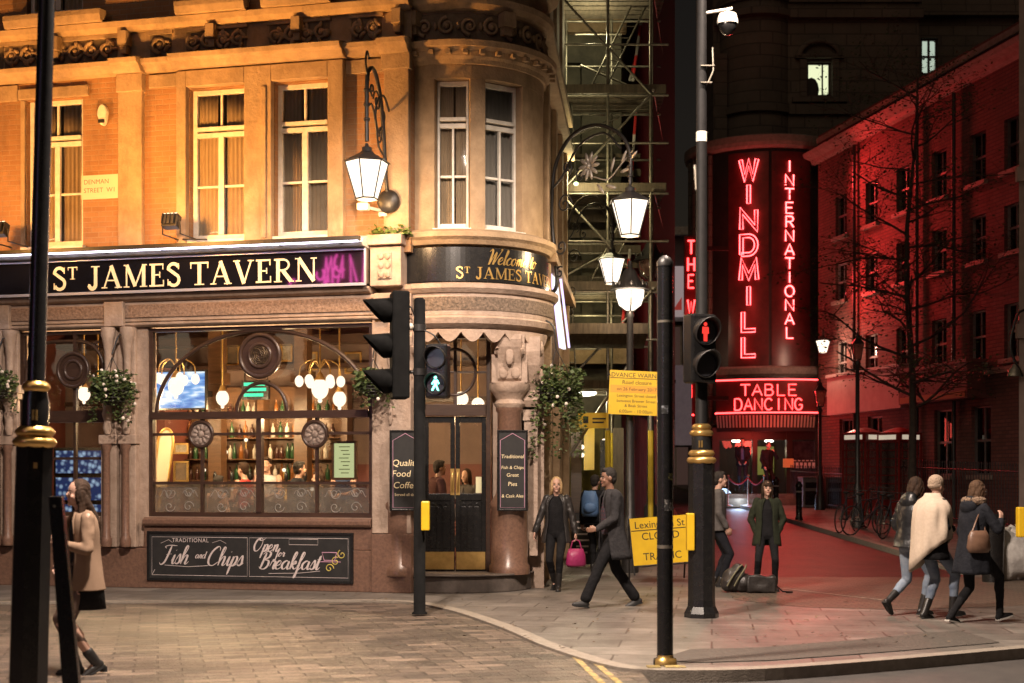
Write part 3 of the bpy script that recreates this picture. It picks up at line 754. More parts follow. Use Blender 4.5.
for w_i, (a0, a1) in enumerate(AW):
    mid = R((a0+a1)/2); half = R((a1-a0)/2); r = 1.13
    wx = r*math.sin(half)
    fr_ = Matrix.Translation((C[0]+r*math.cos(half)*math.cos(mid), C[1]+r*math.cos(half)*math.sin(mid), 0)) @ Matrix.Rotation(mid+PI/2, 4, 'Z')
    wd = sash(-wx, wx, 5.24, 7.395, -.02, curt=False, frame=fr_, ft=.04, thin=True)
    m2 = MB(fr_)
    a, b = (-wx, wx); n = 30
    rng = [(-wx, -wx*.02), (wx*.12, wx)] if w_i == 0 else [(-wx, wx)]
    for a, b in rng:
        pts = [(a+(b-a)*i/n, .10+.014*math.sin(i*1.7)) for i in range(n+1)]
        m2.add([(p[0],p[1],z) for z in (5.24,7.39) for p in pts], [(i,i+1,n+2+i,n+1+i) for i in range(n)], True)
    m2.build('curtain', M['curtain_pale'] if w_i else M['curtain'], wd)
mb = MB(); mb.arc(C, .62, .66, -179, 80, 4.95, 12.4, 16); mb.build('upper_room', M['dark_room'], pub)
# --- side elevation along the other street
SA, SB = Vector((C[0]+1.25, C[1]-.05, 0)), Vector((1.02, 27.6, 0))
ang_s = math.atan2(SB.y-SA.y, SB.x-SA.x)
SIDE = Matrix.Translation(SA) @ Matrix.Rotation(ang_s, 4, 'Z')
Ls = (SB-SA).length
mb = MB(SIDE)
sh = [(a, a+.95, b, b+2.1) for a in (.9, 2.6, 4.3) for b in (5.3, 8.8)] + [(.8, 2.2, .9, 3.2), (2.9, 5.2, .9, 3.4)]
mb.wall(0, Ls, 0, 12.5, 0, .3, sh)
sw = mb.build('side_wall', M['stone'], pub)
mb = MB(SIDE)
for z, o in ((4.95,.22),(7.8,.2),(8.45,.16)): mb.box(.05, Ls, -o, -.002, z, z+.13)
for x in (.35, 2.2, 3.9, 5.4): mb.box(x-.14, x+.14, -.09, -.003, 5.09, 7.79)
for x in (.2, 2.5, 5.45): mb.box(x-.12, x+.12, -.12, -.003, .1, 4.94)
mb.build('side_moulding', M['stone'], pub, bevel=.01)
for (a, b, c, d) in sh:
    m2 = MB(SIDE); m2.box(a+.003, a+.06, .1, .15, c, d); m2.box(b-.06, b-.003, .1, .15, c, d); m2.box(a+.06, b-.06, .1, .15, d-.06, d-.003); m2.box(a+.06, b-.06, .1, .15, c+.003, c+.06); m2.box((a+b)/2-.02, (a+b)/2+.02, .1, .14, c+.06, d-.06)
    wd = m2.build('window', M['white_paint'] if c > 4 else M['dark_wood'], pub)
    m2 = MB(SIDE); m2.box(a+.02, b-.02, .151, .155, c+.02, d-.02); m2.build('pane', M['glass_dark'], wd)
# roof and back so that the pub is a closed block
mb = MB()
P = lambda x, y: tuple((PUB @ Vector((x,y,0)))[:2])
mb.prismh([P(XL,.02), P(XE-.1,.05), (C[0]-.5,C[1]-1.0), (C[0]+.9,C[1]-.8), (SA.x-.05,SA.y+.2), (SB.x-.05,SB.y), P(XL,7.5)], 12.42, 12.6)
mb.build('roof', M['stone_soot'], pub)
mb = MB(); a, b = P(XL,7.5), (SB.x-.1,SB.y); c_, d_ = P(XL,0.1), P(XL,7.5)
for q0, q1 in ((a,b),(c_,d_)):
    mb.add([(*q0,0),(*q1,0),(*q1,12.4),(*q0,12.4)], [(0,1,2,3)])
mb.build('rear_wall', M['dark_room'], pub)

# --- ground floor front: window openings between pilasters
BW = (fx(147), fx(371.5)); LW = (fx(18), fx(106)); LW2 = (fx(-120), fx(-4))
ZB0, ZB1 = 1.07, 3.90
mb = MB(PUB)
mb.wall(XL, fx(373), .62, 3.92, .02, .30, [(BW[0],BW[1],ZB0,3.93), (LW[0],LW[1],ZB0,3.93), (LW2[0],LW2[1],ZB0,3.93)])
mb.build('shopfront_wall', M['terracotta'], pub)
mb = MB(PUB)      # granite stall riser
mb.box(XL, fx(374), -.06, .30, 0.0, .60)
mb.box(BW[0]-.03, fx(374), -.045, .019, .602, .93); mb.profile([(.019,.932),(-.09,.932),(-.12,.97),(-.12,1.03),(-.06,1.065),(.019,1.065)], BW[0]-.02, BW[1]+.02)
mb.box(LW[0]-.05, LW[1]+.05, -.045, .019, .602, 1.06); mb.box(LW2[0]-.05, LW2[1]+.05, -.045, .019, .602, 1.06)
mb.build('stall_riser', M['granite'], pub, bevel=.012)
# entablature under the sign
mb = MB(PUB)
mb.box(XL, fx(412), -.06, .30, 4.0, 4.30); mb.profile([(.30,3.925),(-.05,3.925),(-.09,3.95),(-.09,3.985),(.30,3.998)], XL, fx(412))
mb.profile([(.30,4.302),(-.08,4.302),(-.16,4.33),(-.20,4.37),(-.20,4.40),(.30,4.40)], XL, fx(373))
for a in (5, 118, 388):
    x = fx(a); mb.box(x-.16, x+.16, -.15, -.062, 3.93, 4.30)
mb.build('entablature', M['terracotta'], pub, bevel=.01)
mb = MB(PUB)      # pebbly carved panels of the entablature
for a, b in ((12,108),(128,374)):
    mb.box(fx(a), fx(b), -.085, -.0615, 4.06, 4.25)
mb.build('entablature_panel', mat('carved_foliage', (.34,.23,.17), (.17,.11,.075), rough=.85, scale=26, bump=1.0, bscale=30), pub)
# pilasters with pairs of colonnettes on corbels
def column_pair(pxs, z0=.6):
    for px in pxs:
        x = fx(px)
        m2 = MB(PUB)
        m2.box(x-.13, x+.13, -.10, .018, .61, 2.15); m2.box(x-.10, x+.10, -.06, .018, 2.15, 3.92)
        m2.box(x-.17, x+.17, -.16, .0175, 2.95, 3.08); m2.box(x-.14, x+.14, -.13, .0172, 2.86, 2.949)
        m2.box(x-.15, x+.15, -.14, .0171, 2.16, 2.30)
        pl = m2.build('pilaster', M['terracotta'], pub, bevel=.012)
        m2 = MB(PUB)
        m2.lathe([(.075,.62),(.085,.66),(.085,.74),(.06,.80),(.058,1.4),(.055,2.06),(.075,2.10),(.08,2.155)], x, -.165, 14, cap=True)
        m2.build('colonnette', M['granite'], pl)
        m2 = MB(PUB)
        m2.lathe([(.04,2.31),(.07,2.40),(.055,2.5),(.085,2.62),(.06,2.70),(.10,2.80),(.11,2.855)], x, -.13, 12, cap=True)
        m2.lathe([(.085,3.085),(.07,3.12),(.05,3.3),(.06,3.55),(.09,3.74),(.11,3.80),(.11,3.915)], x, -.11, 14, cap=True)
        m2.build('corbel', M['terracotta'], pl)
column_pair([3, 14, 112, 131]); column_pair([-128, -12])
# corner pier between the big window and the entrance
mb = MB(PUB)
mb.box(fx(373.5), XE, -.07, .35, .85, 3.92)
mb.box(fx(373), fx(404), -.14, .34, 4.402, 4.98); mb.box(fx(370.5), fx(406), -.22, .33, 4.982, 5.13)
mb.box(fx(381), fx(395), -.165, -.141, 4.5, 4.88)
pier = mb.build('corner_pier', M['terracotta'], pub, bevel=.012)
mb = MB(PUB)
for z in (4.56,4.69,4.82):
    for s in (-1,1): mb.ell((fx(388)+s*.05, -.17, z), (.045,.02,.05), 8, 6)
for k in range(7): mb.ell((fx(392)+.015*math.sin(k), -.085, 1.3+k*.42), (.03+.012*(k%2),.03,.16), 8, 6)
mb.build('carving', M['terracotta'], pier)
mb = MB(PUB); mb.box(fx(373.5), XE+.02, -.10, .36, 0, .84); mb.build('pier_base', M['granite'], pub, bevel=.012)

# --- big window joinery
def bars(mbx, x0, x1, z0, z1, y0, y1): mbx.box(x0, x1, y0, y1, z0, z1)
mb = MB(PUB); x0, x1 = BW; Y0, Y1 = .06, .15
ZT0, ZT1 = 2.53, 2.64
bars(mb, x0, x0+.06, ZB0, ZB1, Y0, Y1); bars(mb, x1-.06, x1, ZB0, ZB1, Y0, Y1)
bars(mb, x0+.06, x1-.06, ZB0, ZB0+.07, Y0, Y1); bars(mb, x0+.06, x1-.06, ZB1-.05, ZB1, Y0, Y1)
bars(mb, x0+.06, x1-.06, ZT0, ZT1, Y0-.05, Y1)
zl, zm = fz(483,260), fz(433.5,260)
xs = [fx(p) for p in (199.5, 257.5, 314.5)]
bars(mb, x0+.06, x1-.06, zl-.02, zl+.02, Y0+.01, Y1-.01); bars(mb, x0+.06, x1-.06, zm-.02, zm+.02, Y0+.01, Y1-.01)
bars(mb, xs[1]-.04, xs[1]+.04, ZB0+.07, ZT0, Y0-.02, Y1)
for x in (xs[0], xs[2]): bars(mb, x-.02, x+.02, ZB0+.07, ZT0, Y0+.012, Y1-.012)
xm = fx(259); rA = (x1-x0)/2-.08
mb.tube([(xm+(rA)*math.cos(t), .10, ZT1+(ZB1-ZT1-.06)*math.sin(t)) for t in [PI*i/40 for i in range(41)]], .032, 8)
mb.tube([(xm+.40*math.cos(t), .10, ZT1+.42*math.sin(t)) for t in [PI*i/24 for i in range(25)]], .028, 8)
bigw = mb.build('arched_window', M['dark_wood'], pub)
mb = MB(PUB)
mb.lathe([(0,0)],0,0) if False else None
def disc(mbx, x, z, r, y0, y1, n=32):
    mbx.prism([(x+r*math.cos(2*PI*i/n), z+r*math.sin(2*PI*i/n)) for i in range(n)], y0, y1)
def torus(mbx, x, y, z, r, t, n=36): mbx.tube([(x+r*math.cos(2*PI*i/n), y, z+r*math.sin(2*PI*i/n)) for i in range(n)], t, 8, closed=True)
zr_ = fz(355.5,258)
disc(mb, xm, zr_, .325, .03, .09); torus(mb, xm, .03, zr_, .31, .035); torus(mb, xm, .03, zr_, .17, .03)
mb.build('roundel', M['dark_wood'], bigw)
mb = MB(PUB)
for k in range(5): torus(mb, xm, .022, zr_, .03+.027*k, .008)
for k in range(6):
    a = k*PI/3; mb.tube([(xm+.04*math.cos(a+j*.3)*(1+j*.6), .02, zr_+.04*math.sin(a+j*.3)*(1+j*.6)) for j in range(5)], .009, 5)
mb.build('monogram', mat('aged_bronze', (.16,.11,.06), (.05,.035,.025), rough=.4, metal=.6, scale=14), bigw)
for px in (199.5, 313.5):
    x, z = fx(px), fz(434,px)
    m2 = MB(PUB); torus(m2, x, .05, z, .185, .028); rd = m2.build('roundel', M['dark_wood'], bigw)
    m2 = MB(PUB); disc(m2, x, z, .18, .055, .075)
    for k in range(10):
        a = 2*PI*k/10+.2; m2.ell((x+.10*math.cos(a), .05, z+.10*math.sin(a)), (.055,.012,.028), 7, 5, Matrix.Rotation(-a,3,'Y'))
    m2.ell((x,.045,z), (.055,.02,.055), 9, 6)
    m2.build('crest', mat('painted_crest', (.42,.34,.29), (.16,.11,.09), rough=.5, scale=22), bigw)
mb = MB(PUB); mb.box(x0+.03, x1-.03, .153, .158, zl+.02, ZB1-.02); mb.build('pane', M['glass'], bigw)
mb = MB(PUB); mb.box(x0+.03, x1-.03, .1532, .1582, ZB0+.03, zl+.018); et = mb.build('etched_pane', M['etched'], bigw)
mb = MB(PUB)      # etched lettering-like ornament
for i in range(4):
    xa = [x0+.1]+[x+.06 for x in xs]; xb = [x-.06 for x in xs]+[x1-.1]
    cx = (xa[i]+xb[i])/2; hw = (xb[i]-xa[i])/2-.04
    for s in (-1,1):
        mb.tube([(cx+s*hw*(.2+.8*j/12), .149, 1.42+.05*math.sin(j*.9)) for j in range(13)], .006, 4)
        for z in (1.22,1.42): mb.tube([(cx+s*hw*.5+p[0], .149, z+p[1]) for p in spiral((0,0), .09, 1.2, 0, 14, s)], .006, 4)
    mb.tube([(cx-hw,.149,1.5),(cx+hw,.149,1.5)], .006, 4)
mb.build('etching', mat('white_etching', (.34,.32,.3), rough=.8), bigw)
# --- left window
for (x0, x1), full in ((LW, 1), (LW2, 0)):
    mb = MB(PUB)
    bars(mb, x0, x0+.06, ZB0, ZB1, Y0, Y1); bars(mb, x1-.06, x1, ZB0, ZB1, Y0, Y1)
    bars(mb, x0+.06, x1-.06, ZB0, ZB0+.06, Y0, Y1); bars(mb, x0+.06, x1-.06, ZB1-.05, ZB1, Y0, Y1)
    bars(mb, x0+.06, x1-.06, 2.50, 2.68, Y0-.05, Y1); bars(mb, x0+.06, x1-.06, 1.93, 1.97, Y0+.01, Y1-.01)
    xc = fx(72) if full else (x0+x1)/2
    bars(mb, xc-.02, xc+.02, ZB0+.06, 2.5, Y0+.012, Y1-.012); bars(mb, xc-.025, xc+.025, 2.68, ZB1-.05, Y0+.01, Y1-.01)
    ra = (x1-x0)/2-.07; xa = (x0+x1)/2
    mb.tube([(xa+ra*math.copysign(abs(math.cos(t))**.6, math.cos(t)), .10, 2.9+.85*max(0,math.sin(t))**.6) for t in [PI*i/30 for i in range(31)]], .028, 8)
    for s in (-1,1):
        for q in (.10,.16,.22): torus(mb, xa+s*(ra-q*.9), .10, 3.72-q*.2, .05, .012, 14)
    lw = mb.build('window', M['dark_wood'], pub)
    m2 = MB(PUB); zq = fz(370,72) if full else 3.3
    disc(m2, xc, zq, .27, .03, .09); torus(m2, xc, .03, zq, .255, .03); torus(m2, xc, .03, zq, .14, .028); m2.build('roundel', M['dark_wood'], lw)
    m2 = MB(PUB); m2.box(x0+.03, x1-.03, .153, .158, ZB0+.03, ZB1-.02); m2.build('pane', M['glass'], lw)

# --- entrance in the rounded corner
mb = MB()
mb.arc(C, .9, 1.42, -150, 5, 3.98, 4.30, 36)
mb.arc(C, .9, 1.30, -150, 5, 4.301, 4.42, 36)
ent = mb.build('corner_entablature', M['terracotta'], pub)
mb = MB()
ring = lambda prof, a0=-152, a1=8, n=44: mb.lathe(prof, C[0], C[1], n, R(a0), R(a1), smooth=False)
ring([(1.25,3.78),(1.36,3.80),(1.44,3.86),(1.46,3.94),(1.40,3.99),(1.25,3.992)])
ring([(1.38,4.28),(1.45,4.30),(1.50,4.36),(1.50,4.42),(1.38,4.45),(1.25,4.45)])
mb.build('corner_moulding', M['terracotta'], pub)
mb = MB()      # scalloped edge over the door
n = 64
vs = []; 
for k in range(n+1):
    a = R(-128+k*(108/n)); s_ = abs(math.sin(k/n*PI*8))
    for r in (1.30,1.40):
        vs += [(C[0]+r*math.cos(a), C[1]+r*math.sin(a), 3.78), (C[0]+r*math.cos(a), C[1]+r*math.sin(a), 3.74-.14*s_)]
fs = []
for k in range(n): b = 4*k; fs += [(b,b+4,b+5,b+1),(b+2,b+3,b+7,b+6),(b+1,b+5,b+7,b+3)]
mb.add(vs, fs); mb.build('scalloped_valance', M['terracotta'], pub)
mb = MB(); mb.arc(C, 1.421, 1.43, -140, -5, 4.05, 4.24, 40)
mb.build('entablature_panel', mat('carved_foliage_soot', (.25,.18,.13), (.10,.075,.055), rough=.85, scale=26, bump=1.0, bscale=30), pub)
# curved black sign board with gilt lettering
mb = MB(); mb.arc(C, 1.30, 1.355, -150, -8, 4.47, 4.96, 48)
csign = mb.build('curved_sign', M['black_gloss'], pub)
def ang_of(px, r):
    lo, hi = -89.0-40, 0.0
    for _ in range(50):
        m = (lo+hi)/2; a = R(m); p = 512+F*(C[0]+r*math.cos(a))/(C[1]+r*math.sin(a))
        if p < px: lo = m
        else: hi = m
    return R((lo+hi)/2)
mb = MB()
a_st = ang_of(456, 1.357)
def curve_at(z, a_start, r=1.357):
    def f(x):
        a = a_start + x/r
        return Vector((C[0]+r*math.cos(a), C[1]+r*math.sin(a), z)), Vector((-math.sin(a), math.cos(a), 0))
    return f
size = .165; gap = .12
need = (ang_of(553,1.357)-a_st)*1.357
serif_text(mb, 'St JAMES TAVERN', size, None, None, (0,0,1), .004, gap, curve=curve_at(4.51, a_st))
for i, ch in enumerate('Welcome to'):
    pass
a_w = ang_of(487, 1.357)
script_text(mb, 'Welcome to', .105, lambda x, y, d: (C[0]+(1.359+d)*math.cos(a_w+x/1.357), C[1]+(1.359+d)*math.sin(a_w+x/1.357), 4.725+y), .24)
mb.build('lettering', M['gold'], csign)
# columns and backing walls either side of the door
DY = 21.12
mb = MB()
for px in (404, 509.5):
    x = (px-512)/F*20.95; y = 20.95 if px > 450 else 20.62
    mb.lathe([(.30,.24),(.30,.36),(.27,.40),(.27,1.18),(.29,1.22),(.29,1.28),(.21,1.40),(.19,1.44),(.175,2.60),(.20,2.64),(.20,2.68)], x, y, 26, cap=True)
mb.build('entrance_column', M['granite'], pub)
mb = MB()
for px in (404, 509.5):
    x = (px-512)/F*20.95; y = 20.95 if px > 450 else 20.62
    mb.lathe([(.20,2.682),(.23,2.74),(.19,2.80),(.25,2.90),(.30,2.96),(.30,3.04)], x, y, 22, cap=True)
    mb.box(x-.26, x+.26, y-.20, y+.4, 3.042, 3.45); mb.box(x-.22, x+.22, y-.30, y+.4, 3.452, 3.74)
    mb.profile([(y-.195,3.06),(y-.24,3.10),(y-.25,3.2),(y-.27,3.32),(y-.33,3.45),(y-.38,3.55),(y-.40,3.66),(y-.36,3.735),(y-.1,3.735),(y-.1,3.06)], x-.17, x+.17)
    for s in (-1,1):
        mb.tube([(x+s*.18, y-.27+p[0], 3.52+p[1]) for p in spiral((0,0), .11, 1.5, PI, 18, s)], .025, 6)
        mb.ell((x+s*.09, y-.25, 3.18), (.07,.03,.09), 8, 6)
    mb.ell((x, y-.33, 3.42), (.07,.05,.14), 8, 6)
mb.box(-.31, -.05, 21.28, 21.6, .24, 3.9); mb.box(-1.75, -1.385, 21.26, 21.6, .24, 3.9); mb.box(-1.385, -.31, 21.24, 21.5, 3.80, 3.97)
mb.box(-.05, .48, 21.30, 21.62, 0, 3.98)
# bracket at the right end of the corner
mb.box(.16, .40, 21.02, 21.30, 2.5, 2.66); mb.box(.18,.38,21.05,21.30,0.5,2.498)
mb.profile([(21.0,2.70),(20.95,2.8),(20.98,2.95),(20.90,3.1),(20.80,3.3),(20.76,3.5),(20.80,3.72),(21.3,3.75),(21.3,2.7)], .17, .41)
for k in range(4): mb.ell((.16+.26*(k%2), 20.95, 2.95+.2*k), (.05,.10,.12), 8, 6)
mb.build('entrance_surround', M['terracotta'], pub, bevel=.01)
mb = MB(); mb.prismh([(-.85+1.15*math.cos(R(a)), 21.45+1.15*math.sin(R(a))) for a in range(-180,1,6)] + [(.30,21.8),(-2.0,21.8)], 0, .235)
mb.prismh([(-.85+1.19*math.cos(R(a)), 21.45+1.19*math.sin(R(a))) for a in range(-180,1,6)] + [(.34,21.8),(-2.04,21.8)], .2352, .262)
mb.build('entrance_step', mat('worn_step', (.13,.105,.09), (.085,.07,.06), rough=.7, scale=6), pub, bevel=.012)
# door leaves
dx0, dx1 = (420.5-512)/F*DY, (490-512)/F*DY; dm = (dx0+dx1)/2
zD0, zD1 = .265, 2.56; zmid = CZ+(HY-497)/F*DY
mb = MB()
mb.box(dx0-.01, dx0+.055, DY-.06, DY+.1, zD0, 3.80); mb.box(dx1-.055, dx1+.01, DY-.06, DY+.1, zD0, 3.80)
mb.box(dx0+.056, dx1-.056, DY-.08, DY+.1, 2.57, 2.74); mb.box(dx0+.056, dx1-.056, DY-.06, DY+.1, 3.72, 3.80)
mb.box(dm-.025, dm+.025, DY-.03, DY+.06, 2.74, 3.72)
dfr = mb.build('door_frame', M['dark_wood'], pub, bevel=.006)
mb = MB()
t = [(dm+.30*math.cos(2*PI*i/30), DY-.02, 3.22+.34*math.sin(2*PI*i/30)) for i in range(30)]
mb.tube(t, .022, 7, closed=True); mb.tube([(dx0+.055,DY-.01,3.22),(dx1-.055,DY-.01,3.22)], .018, 6)
mb.build('fanlight_bars', M['dark_wood'], dfr)
mb = MB(); mb.box(dx0+.03, dx1-.03, DY+.02, DY+.025, 2.75, 3.73); mb.build('fanlight_pane', M['glass'], dfr)
for s, (a, b) in enumerate(((dx0+.058, dm-.006), (dm+.006, dx1-.058))):
    mb = MB(); st = .065
    mb.box(a, a+st, DY-.03, DY+.02, zD0, zD1); mb.box(b-st, b, DY-.03, DY+.02, zD0, zD1)
    mb.box(a+st, b-st, DY-.03, DY+.02, zD1-.09, zD1); mb.box(a+st, b-st, DY-.03, DY+.02, zmid-.05, zmid+.05)
    mb.box(a+st, b-st, DY-.012, DY+.02, zD0, zmid-.05)
    nn = 3
    for k in range(nn):
        xa = a+st+.02+(b-a-2*st-.04)*k/nn; xb = xa+(b-a-2*st-.04)/nn-.015
        mb.box(xa, xb, DY-.022, DY-.0122, zD0+.34, zmid-.14); mb.tube([(xa+(xb-xa)*i/8, DY-.02, zmid-.14+.05*math.sin(PI*i/8)) for i in range(9)], .009, 5)
    dl = mb.build('door', M['black_gloss'], pub, bevel=.006)
    m2 = MB(); m2.box(a+.012, b-.012, DY-.036, DY-.0305, zD0+.03, zD0+.29); m2.build('kick_plate', M['brass'], dl)
    m2 = MB(); m2.box(a+.04, b-.04, DY-.002, DY+.002, zmid+.02, zD1-.05); m2.build('pane', M['glass'], dl)
    m2 = MB(); xx = (b-.035 if s == 0 else a+.035)
    m2.box(xx-.028, xx+.028, DY-.04, DY-.0308, zmid+.03, zmid+.42); m2.tube([(xx,DY-.05,zmid+.08),(xx,DY-.09,zmid+.12),(xx,DY-.09,zmid+.34),(xx,DY-.05,zmid+.38)], .012, 6)
    m2.build('door_handle', M['brass'], dl)
mb = MB(); mb.box(dx1-.21, dx1-.125, DY-.012, DY-.008, zmid+.06, zmid+.30)
tag(mb.build('door_notice', mat('pale_notice', (.62,.60,.38), rough=.7)), 'small pale yellow notice stuck inside the right door pane of the pub', 'notice')

# --- interior: floor, ceiling, walls
mb = MB()
poly = [P(XL+.1,.33), P(fx(372),.33), (-1.75,21.6), (.40,21.64), (.55,22.0), (.9,26.5), P(XL+.1,6.0)]
mb.prismh(poly, .14, .20); mb.build('bar_floor', M['wood'], pub)
mb = MB(); mb.prismh(poly, 3.985-.06, 3.985-.01) if False else mb.prismh([P(XL+.1,.33), P(fx(372),.33), (-1.7,21.7), (.30,21.8), (.6,23), (.9,26.5), P(XL+.1,6.0)], 4.45, 4.52); mb.build('bar_ceiling', M['ceiling'], pub)
mb = MB(PUB); mb.box(XL+.1, 1.6, 4.6, 4.7, .2, 4.44)
mb.build('bar_back_wall', M['cream_wall'], pub)
mb = MB(PUB); mb.box(XL+.1, 1.6, 4.55, 4.598, .2, 1.9); mb.box(fx(-3,2.5), fx(-3,2.5)+.1, .4, 4.54, .2, 4.44)
mb.box(fx(150,3.6)-.5, fx(170,3.6), 3.4, 4.5, .2, 3.6)
mb.build('bar_panelling', M['red_wall'], pub)
mb = MB(PUB)
for x in [fx(p,1.5) for p in (150, 260, 360)]: mb.box(x-.06, x+.06, .8, 4.54, 4.28, 4.449)
mb.box(fx(100,1.2), fx(372,1.2), 1.25, 1.4, 4.05, 4.279) 
mb.build('ceiling_beam', M['wood'], pub)
# ================================================================== the long fascia sign
sx0, sx1 = XL+.3, fx(372.5)
sg = thing('pub_sign', 'long black fascia sign reading ST JAMES TAVERN in cream letters under a bright lamp trough', 'sign', tuple(PUB @ Vector((fx(186), -.2, 4.4))), ANG)
mb = MB(PUB); mb.box(sx0, sx1, -.26, -.005, 4.43, 4.93); mb.build('sign_board', mat('sign_enamel',(.006,.006,.008),(.009,.009,.012),rough=.025,scale=3,spec=.8), sg)
mb = MB(PUB)
mb.box(sx0, sx1, -.285, -.262, 4.40, 4.44); mb.box(sx0, sx1, -.285, -.262, 4.905, 4.935)
mb.box(sx1-.03, sx1, -.285, -.262, 4.442, 4.903)
mb.build('frame', mat('silver_blue_trim', (.55,.56,.62), rough=.3, metal=.5), sg)
mb = MB(PUB); mb.profile([(-.005,4.94),(-.40,4.95),(-.46,4.99),(-.42,5.035),(-.20,5.12),(-.005,5.16)], sx0, sx1); mb.build('lead_cap', M['lead'], sg)
mb = MB(PUB); mb.box(sx0, sx1, -.585, -.50, 5.00, 5.06)
for i in range(12):
    x = sx0+.3+(sx1-sx0-.6)*i/11; mb.box(x-.015, x+.015, -.52, -.40, 4.975, 4.998)
mb.build('lamp_trough', M['black_iron'], sg)
mb = MB(PUB); mb.box(sx0+.05, sx1-.03, -.555, -.505, 4.985, 4.998); mb.build('led_strip', M['led_white'], sg)
mb = MB(PUB); mb.box(sx0+.05, sx1-.03, -.498, -.470, 5.035, 5.05); mb.build('led_strip', M['led_white'], sg)
mb = MB(PUB)
size = fz(262.5,186,-.27)-fz(285.5,186,-.27)
xa, xb = fx(53,-.27), fx(319,-.27); w = serif_width('St JAMES TAVERN', size); gp = .12 + ((xb-xa)-w)/size/14
serif_text(mb, 'St JAMES TAVERN', size, (xa,-.262,fz(285.5,186,-.27)), (1,0,0), (0,0,1), .006, gp)
mb.build('lettering', M['gold_paint'], sg)

# ================================================================== floodlights
def floodlight(px, z, label, watts, aim=0.0):
    x = fx(px, -.35)
    t = thing('floodlight', label, 'floodlight', tuple(PUB @ Vector((x,-.30,z))), ANG, 'floodlights standing on the pub fascia')
    fr = PUB @ Matrix.Translation((x,-.62,z+.20)) @ Matrix.Rotation(R(-16),4,'X')
    m2 = MB(fr); m2.box(-.12,.12,-.07,.07,-.10,.10); m2.box(-.08,.08,-.10,-.071,-.07,.07)
    for k in range(4): m2.box(-.10+.06*k, -.085+.06*k, -.13, -.101, -.08,.08)
    m2.build('housing', M['black_iron'], t, bevel=.01)
    m2 = MB(PUB); m2.tube([(x-.14,-.10,z+.02),(x-.14,-.62,z+.02),(x-.14,-.62,z+.20)], .012, 6); m2.tube([(x+.14,-.10,z+.02),(x+.14,-.62,z+.02),(x+.14,-.62,z+.20)], .012, 6)
    m2.build('bracket', M['black_iron'], t)
    m2 = MB(fr); m2.box(-.105,.105,-.06,.06,.101,.106); m2.build('lens', glow('flood_lens',(1,.8,.55),6), t)
    p = PUB @ Vector((x,-1.9,z+.25))  # beam starts in open air, well ahead of the housing, shortening cornice shadows
    tg = PUB @ Vector((x+aim,.05,z+1.7))
    lamp('flood_beam', 'SPOT', p, watts, (1,.44,.10), t, .12, tg, R(158), .9, linear=True)
    return t
floodlight(10, 5.17, 'dark floodlight on the fascia at the far left edge beside the lamp column', 185, .8)
floodlight(180, 5.17, 'dark floodlight on the fascia tilted up at the middle sash window', 300, .7)
floodlight(-150, 5.17, 'dark floodlight on the fascia beyond the lamp column', 180)

# street name plate, alarm box
t = thing('street_sign', 'white enamel street name plate reading DENMAN STREET W1 on the orange brick', 'sign', tuple(PUB @ Vector((fx(101),-.01,fz(199,101)))), ANG)
mb = MB(PUB); mb.box(fx(82), fx(120.5), -.022, -.003, fz(199,101), fz(175,101)); mb.build('plate', mat('cream_enamel', (.62,.56,.44), rough=.4), t, bevel=.004)
mb = MB(PUB); O = lambda px, py: (fx(px), -.023, fz(py,101))
mb.text('DENMAN', .10, O(84.5,184), align='LEFT', depth=.001); mb.text('STREET  W1', .10, O(84.5,192.5), align='LEFT', depth=.0015)
mb.build('lettering', mat('sign_grey', (.10,.085,.07), rough=.6), t)
t = thing('alarm_box', 'small cream burglar alarm box with a blue lamp on the brick pier', 'alarm box', tuple(PUB @ Vector((fx(105),-.01,fz(128,105)))), ANG)
mb = MB(PUB); zc = fz(116,105); mb.prism([(fx(105)+.085*math.cos(a)*(1 if math.sin(a)>0 else .8), zc+.16*math.sin(a)) for a in [2*PI*i/20 for i in range(20)]], -.10, -.003); mb.build('housing', M['white_paint'], t, bevel=.02)
mb = MB(PUB); mb.box(fx(105)-.05, fx(105)+.05, -.12, -.101, zc-.13, zc-.08); mb.build('strobe', M['black_iron'], t)
# security camera
t = thing('security_camera', 'small white security camera beside the wrought iron lantern bracket', 'camera', tuple(PUB @ Vector((fx(376),-.05,fz(213,376)))), ANG)
mb = MB(PUB); zc = fz(213,376); mb.box(fx(376)-.10, fx(376)+.06, -.55, -.42, zc-.05, zc+.05); mb.build('housing', M['white_paint'], t, bevel=.015)
mb = MB(PUB); mb.tube([(fx(386),-.12,zc),(fx(378),-.40,zc),(fx(376)+.03,-.48,zc)], .025, 8); mb.box(fx(386)-.06, fx(386)+.06, -.145, -.112, zc-.08, zc+.08); mb.build('bracket', M['white_paint'], t)
# cables along the wall
mb = MB(PUB); mb.tube([(fx(184),-.02,5.25),(fx(188),-.16,5.19),(fx(212),-.16,5.17)], .012, 5)
tag(mb.build('cable', M['black_iron']), 'thin black cable running from the floodlight along the pub window sill', 'cable')

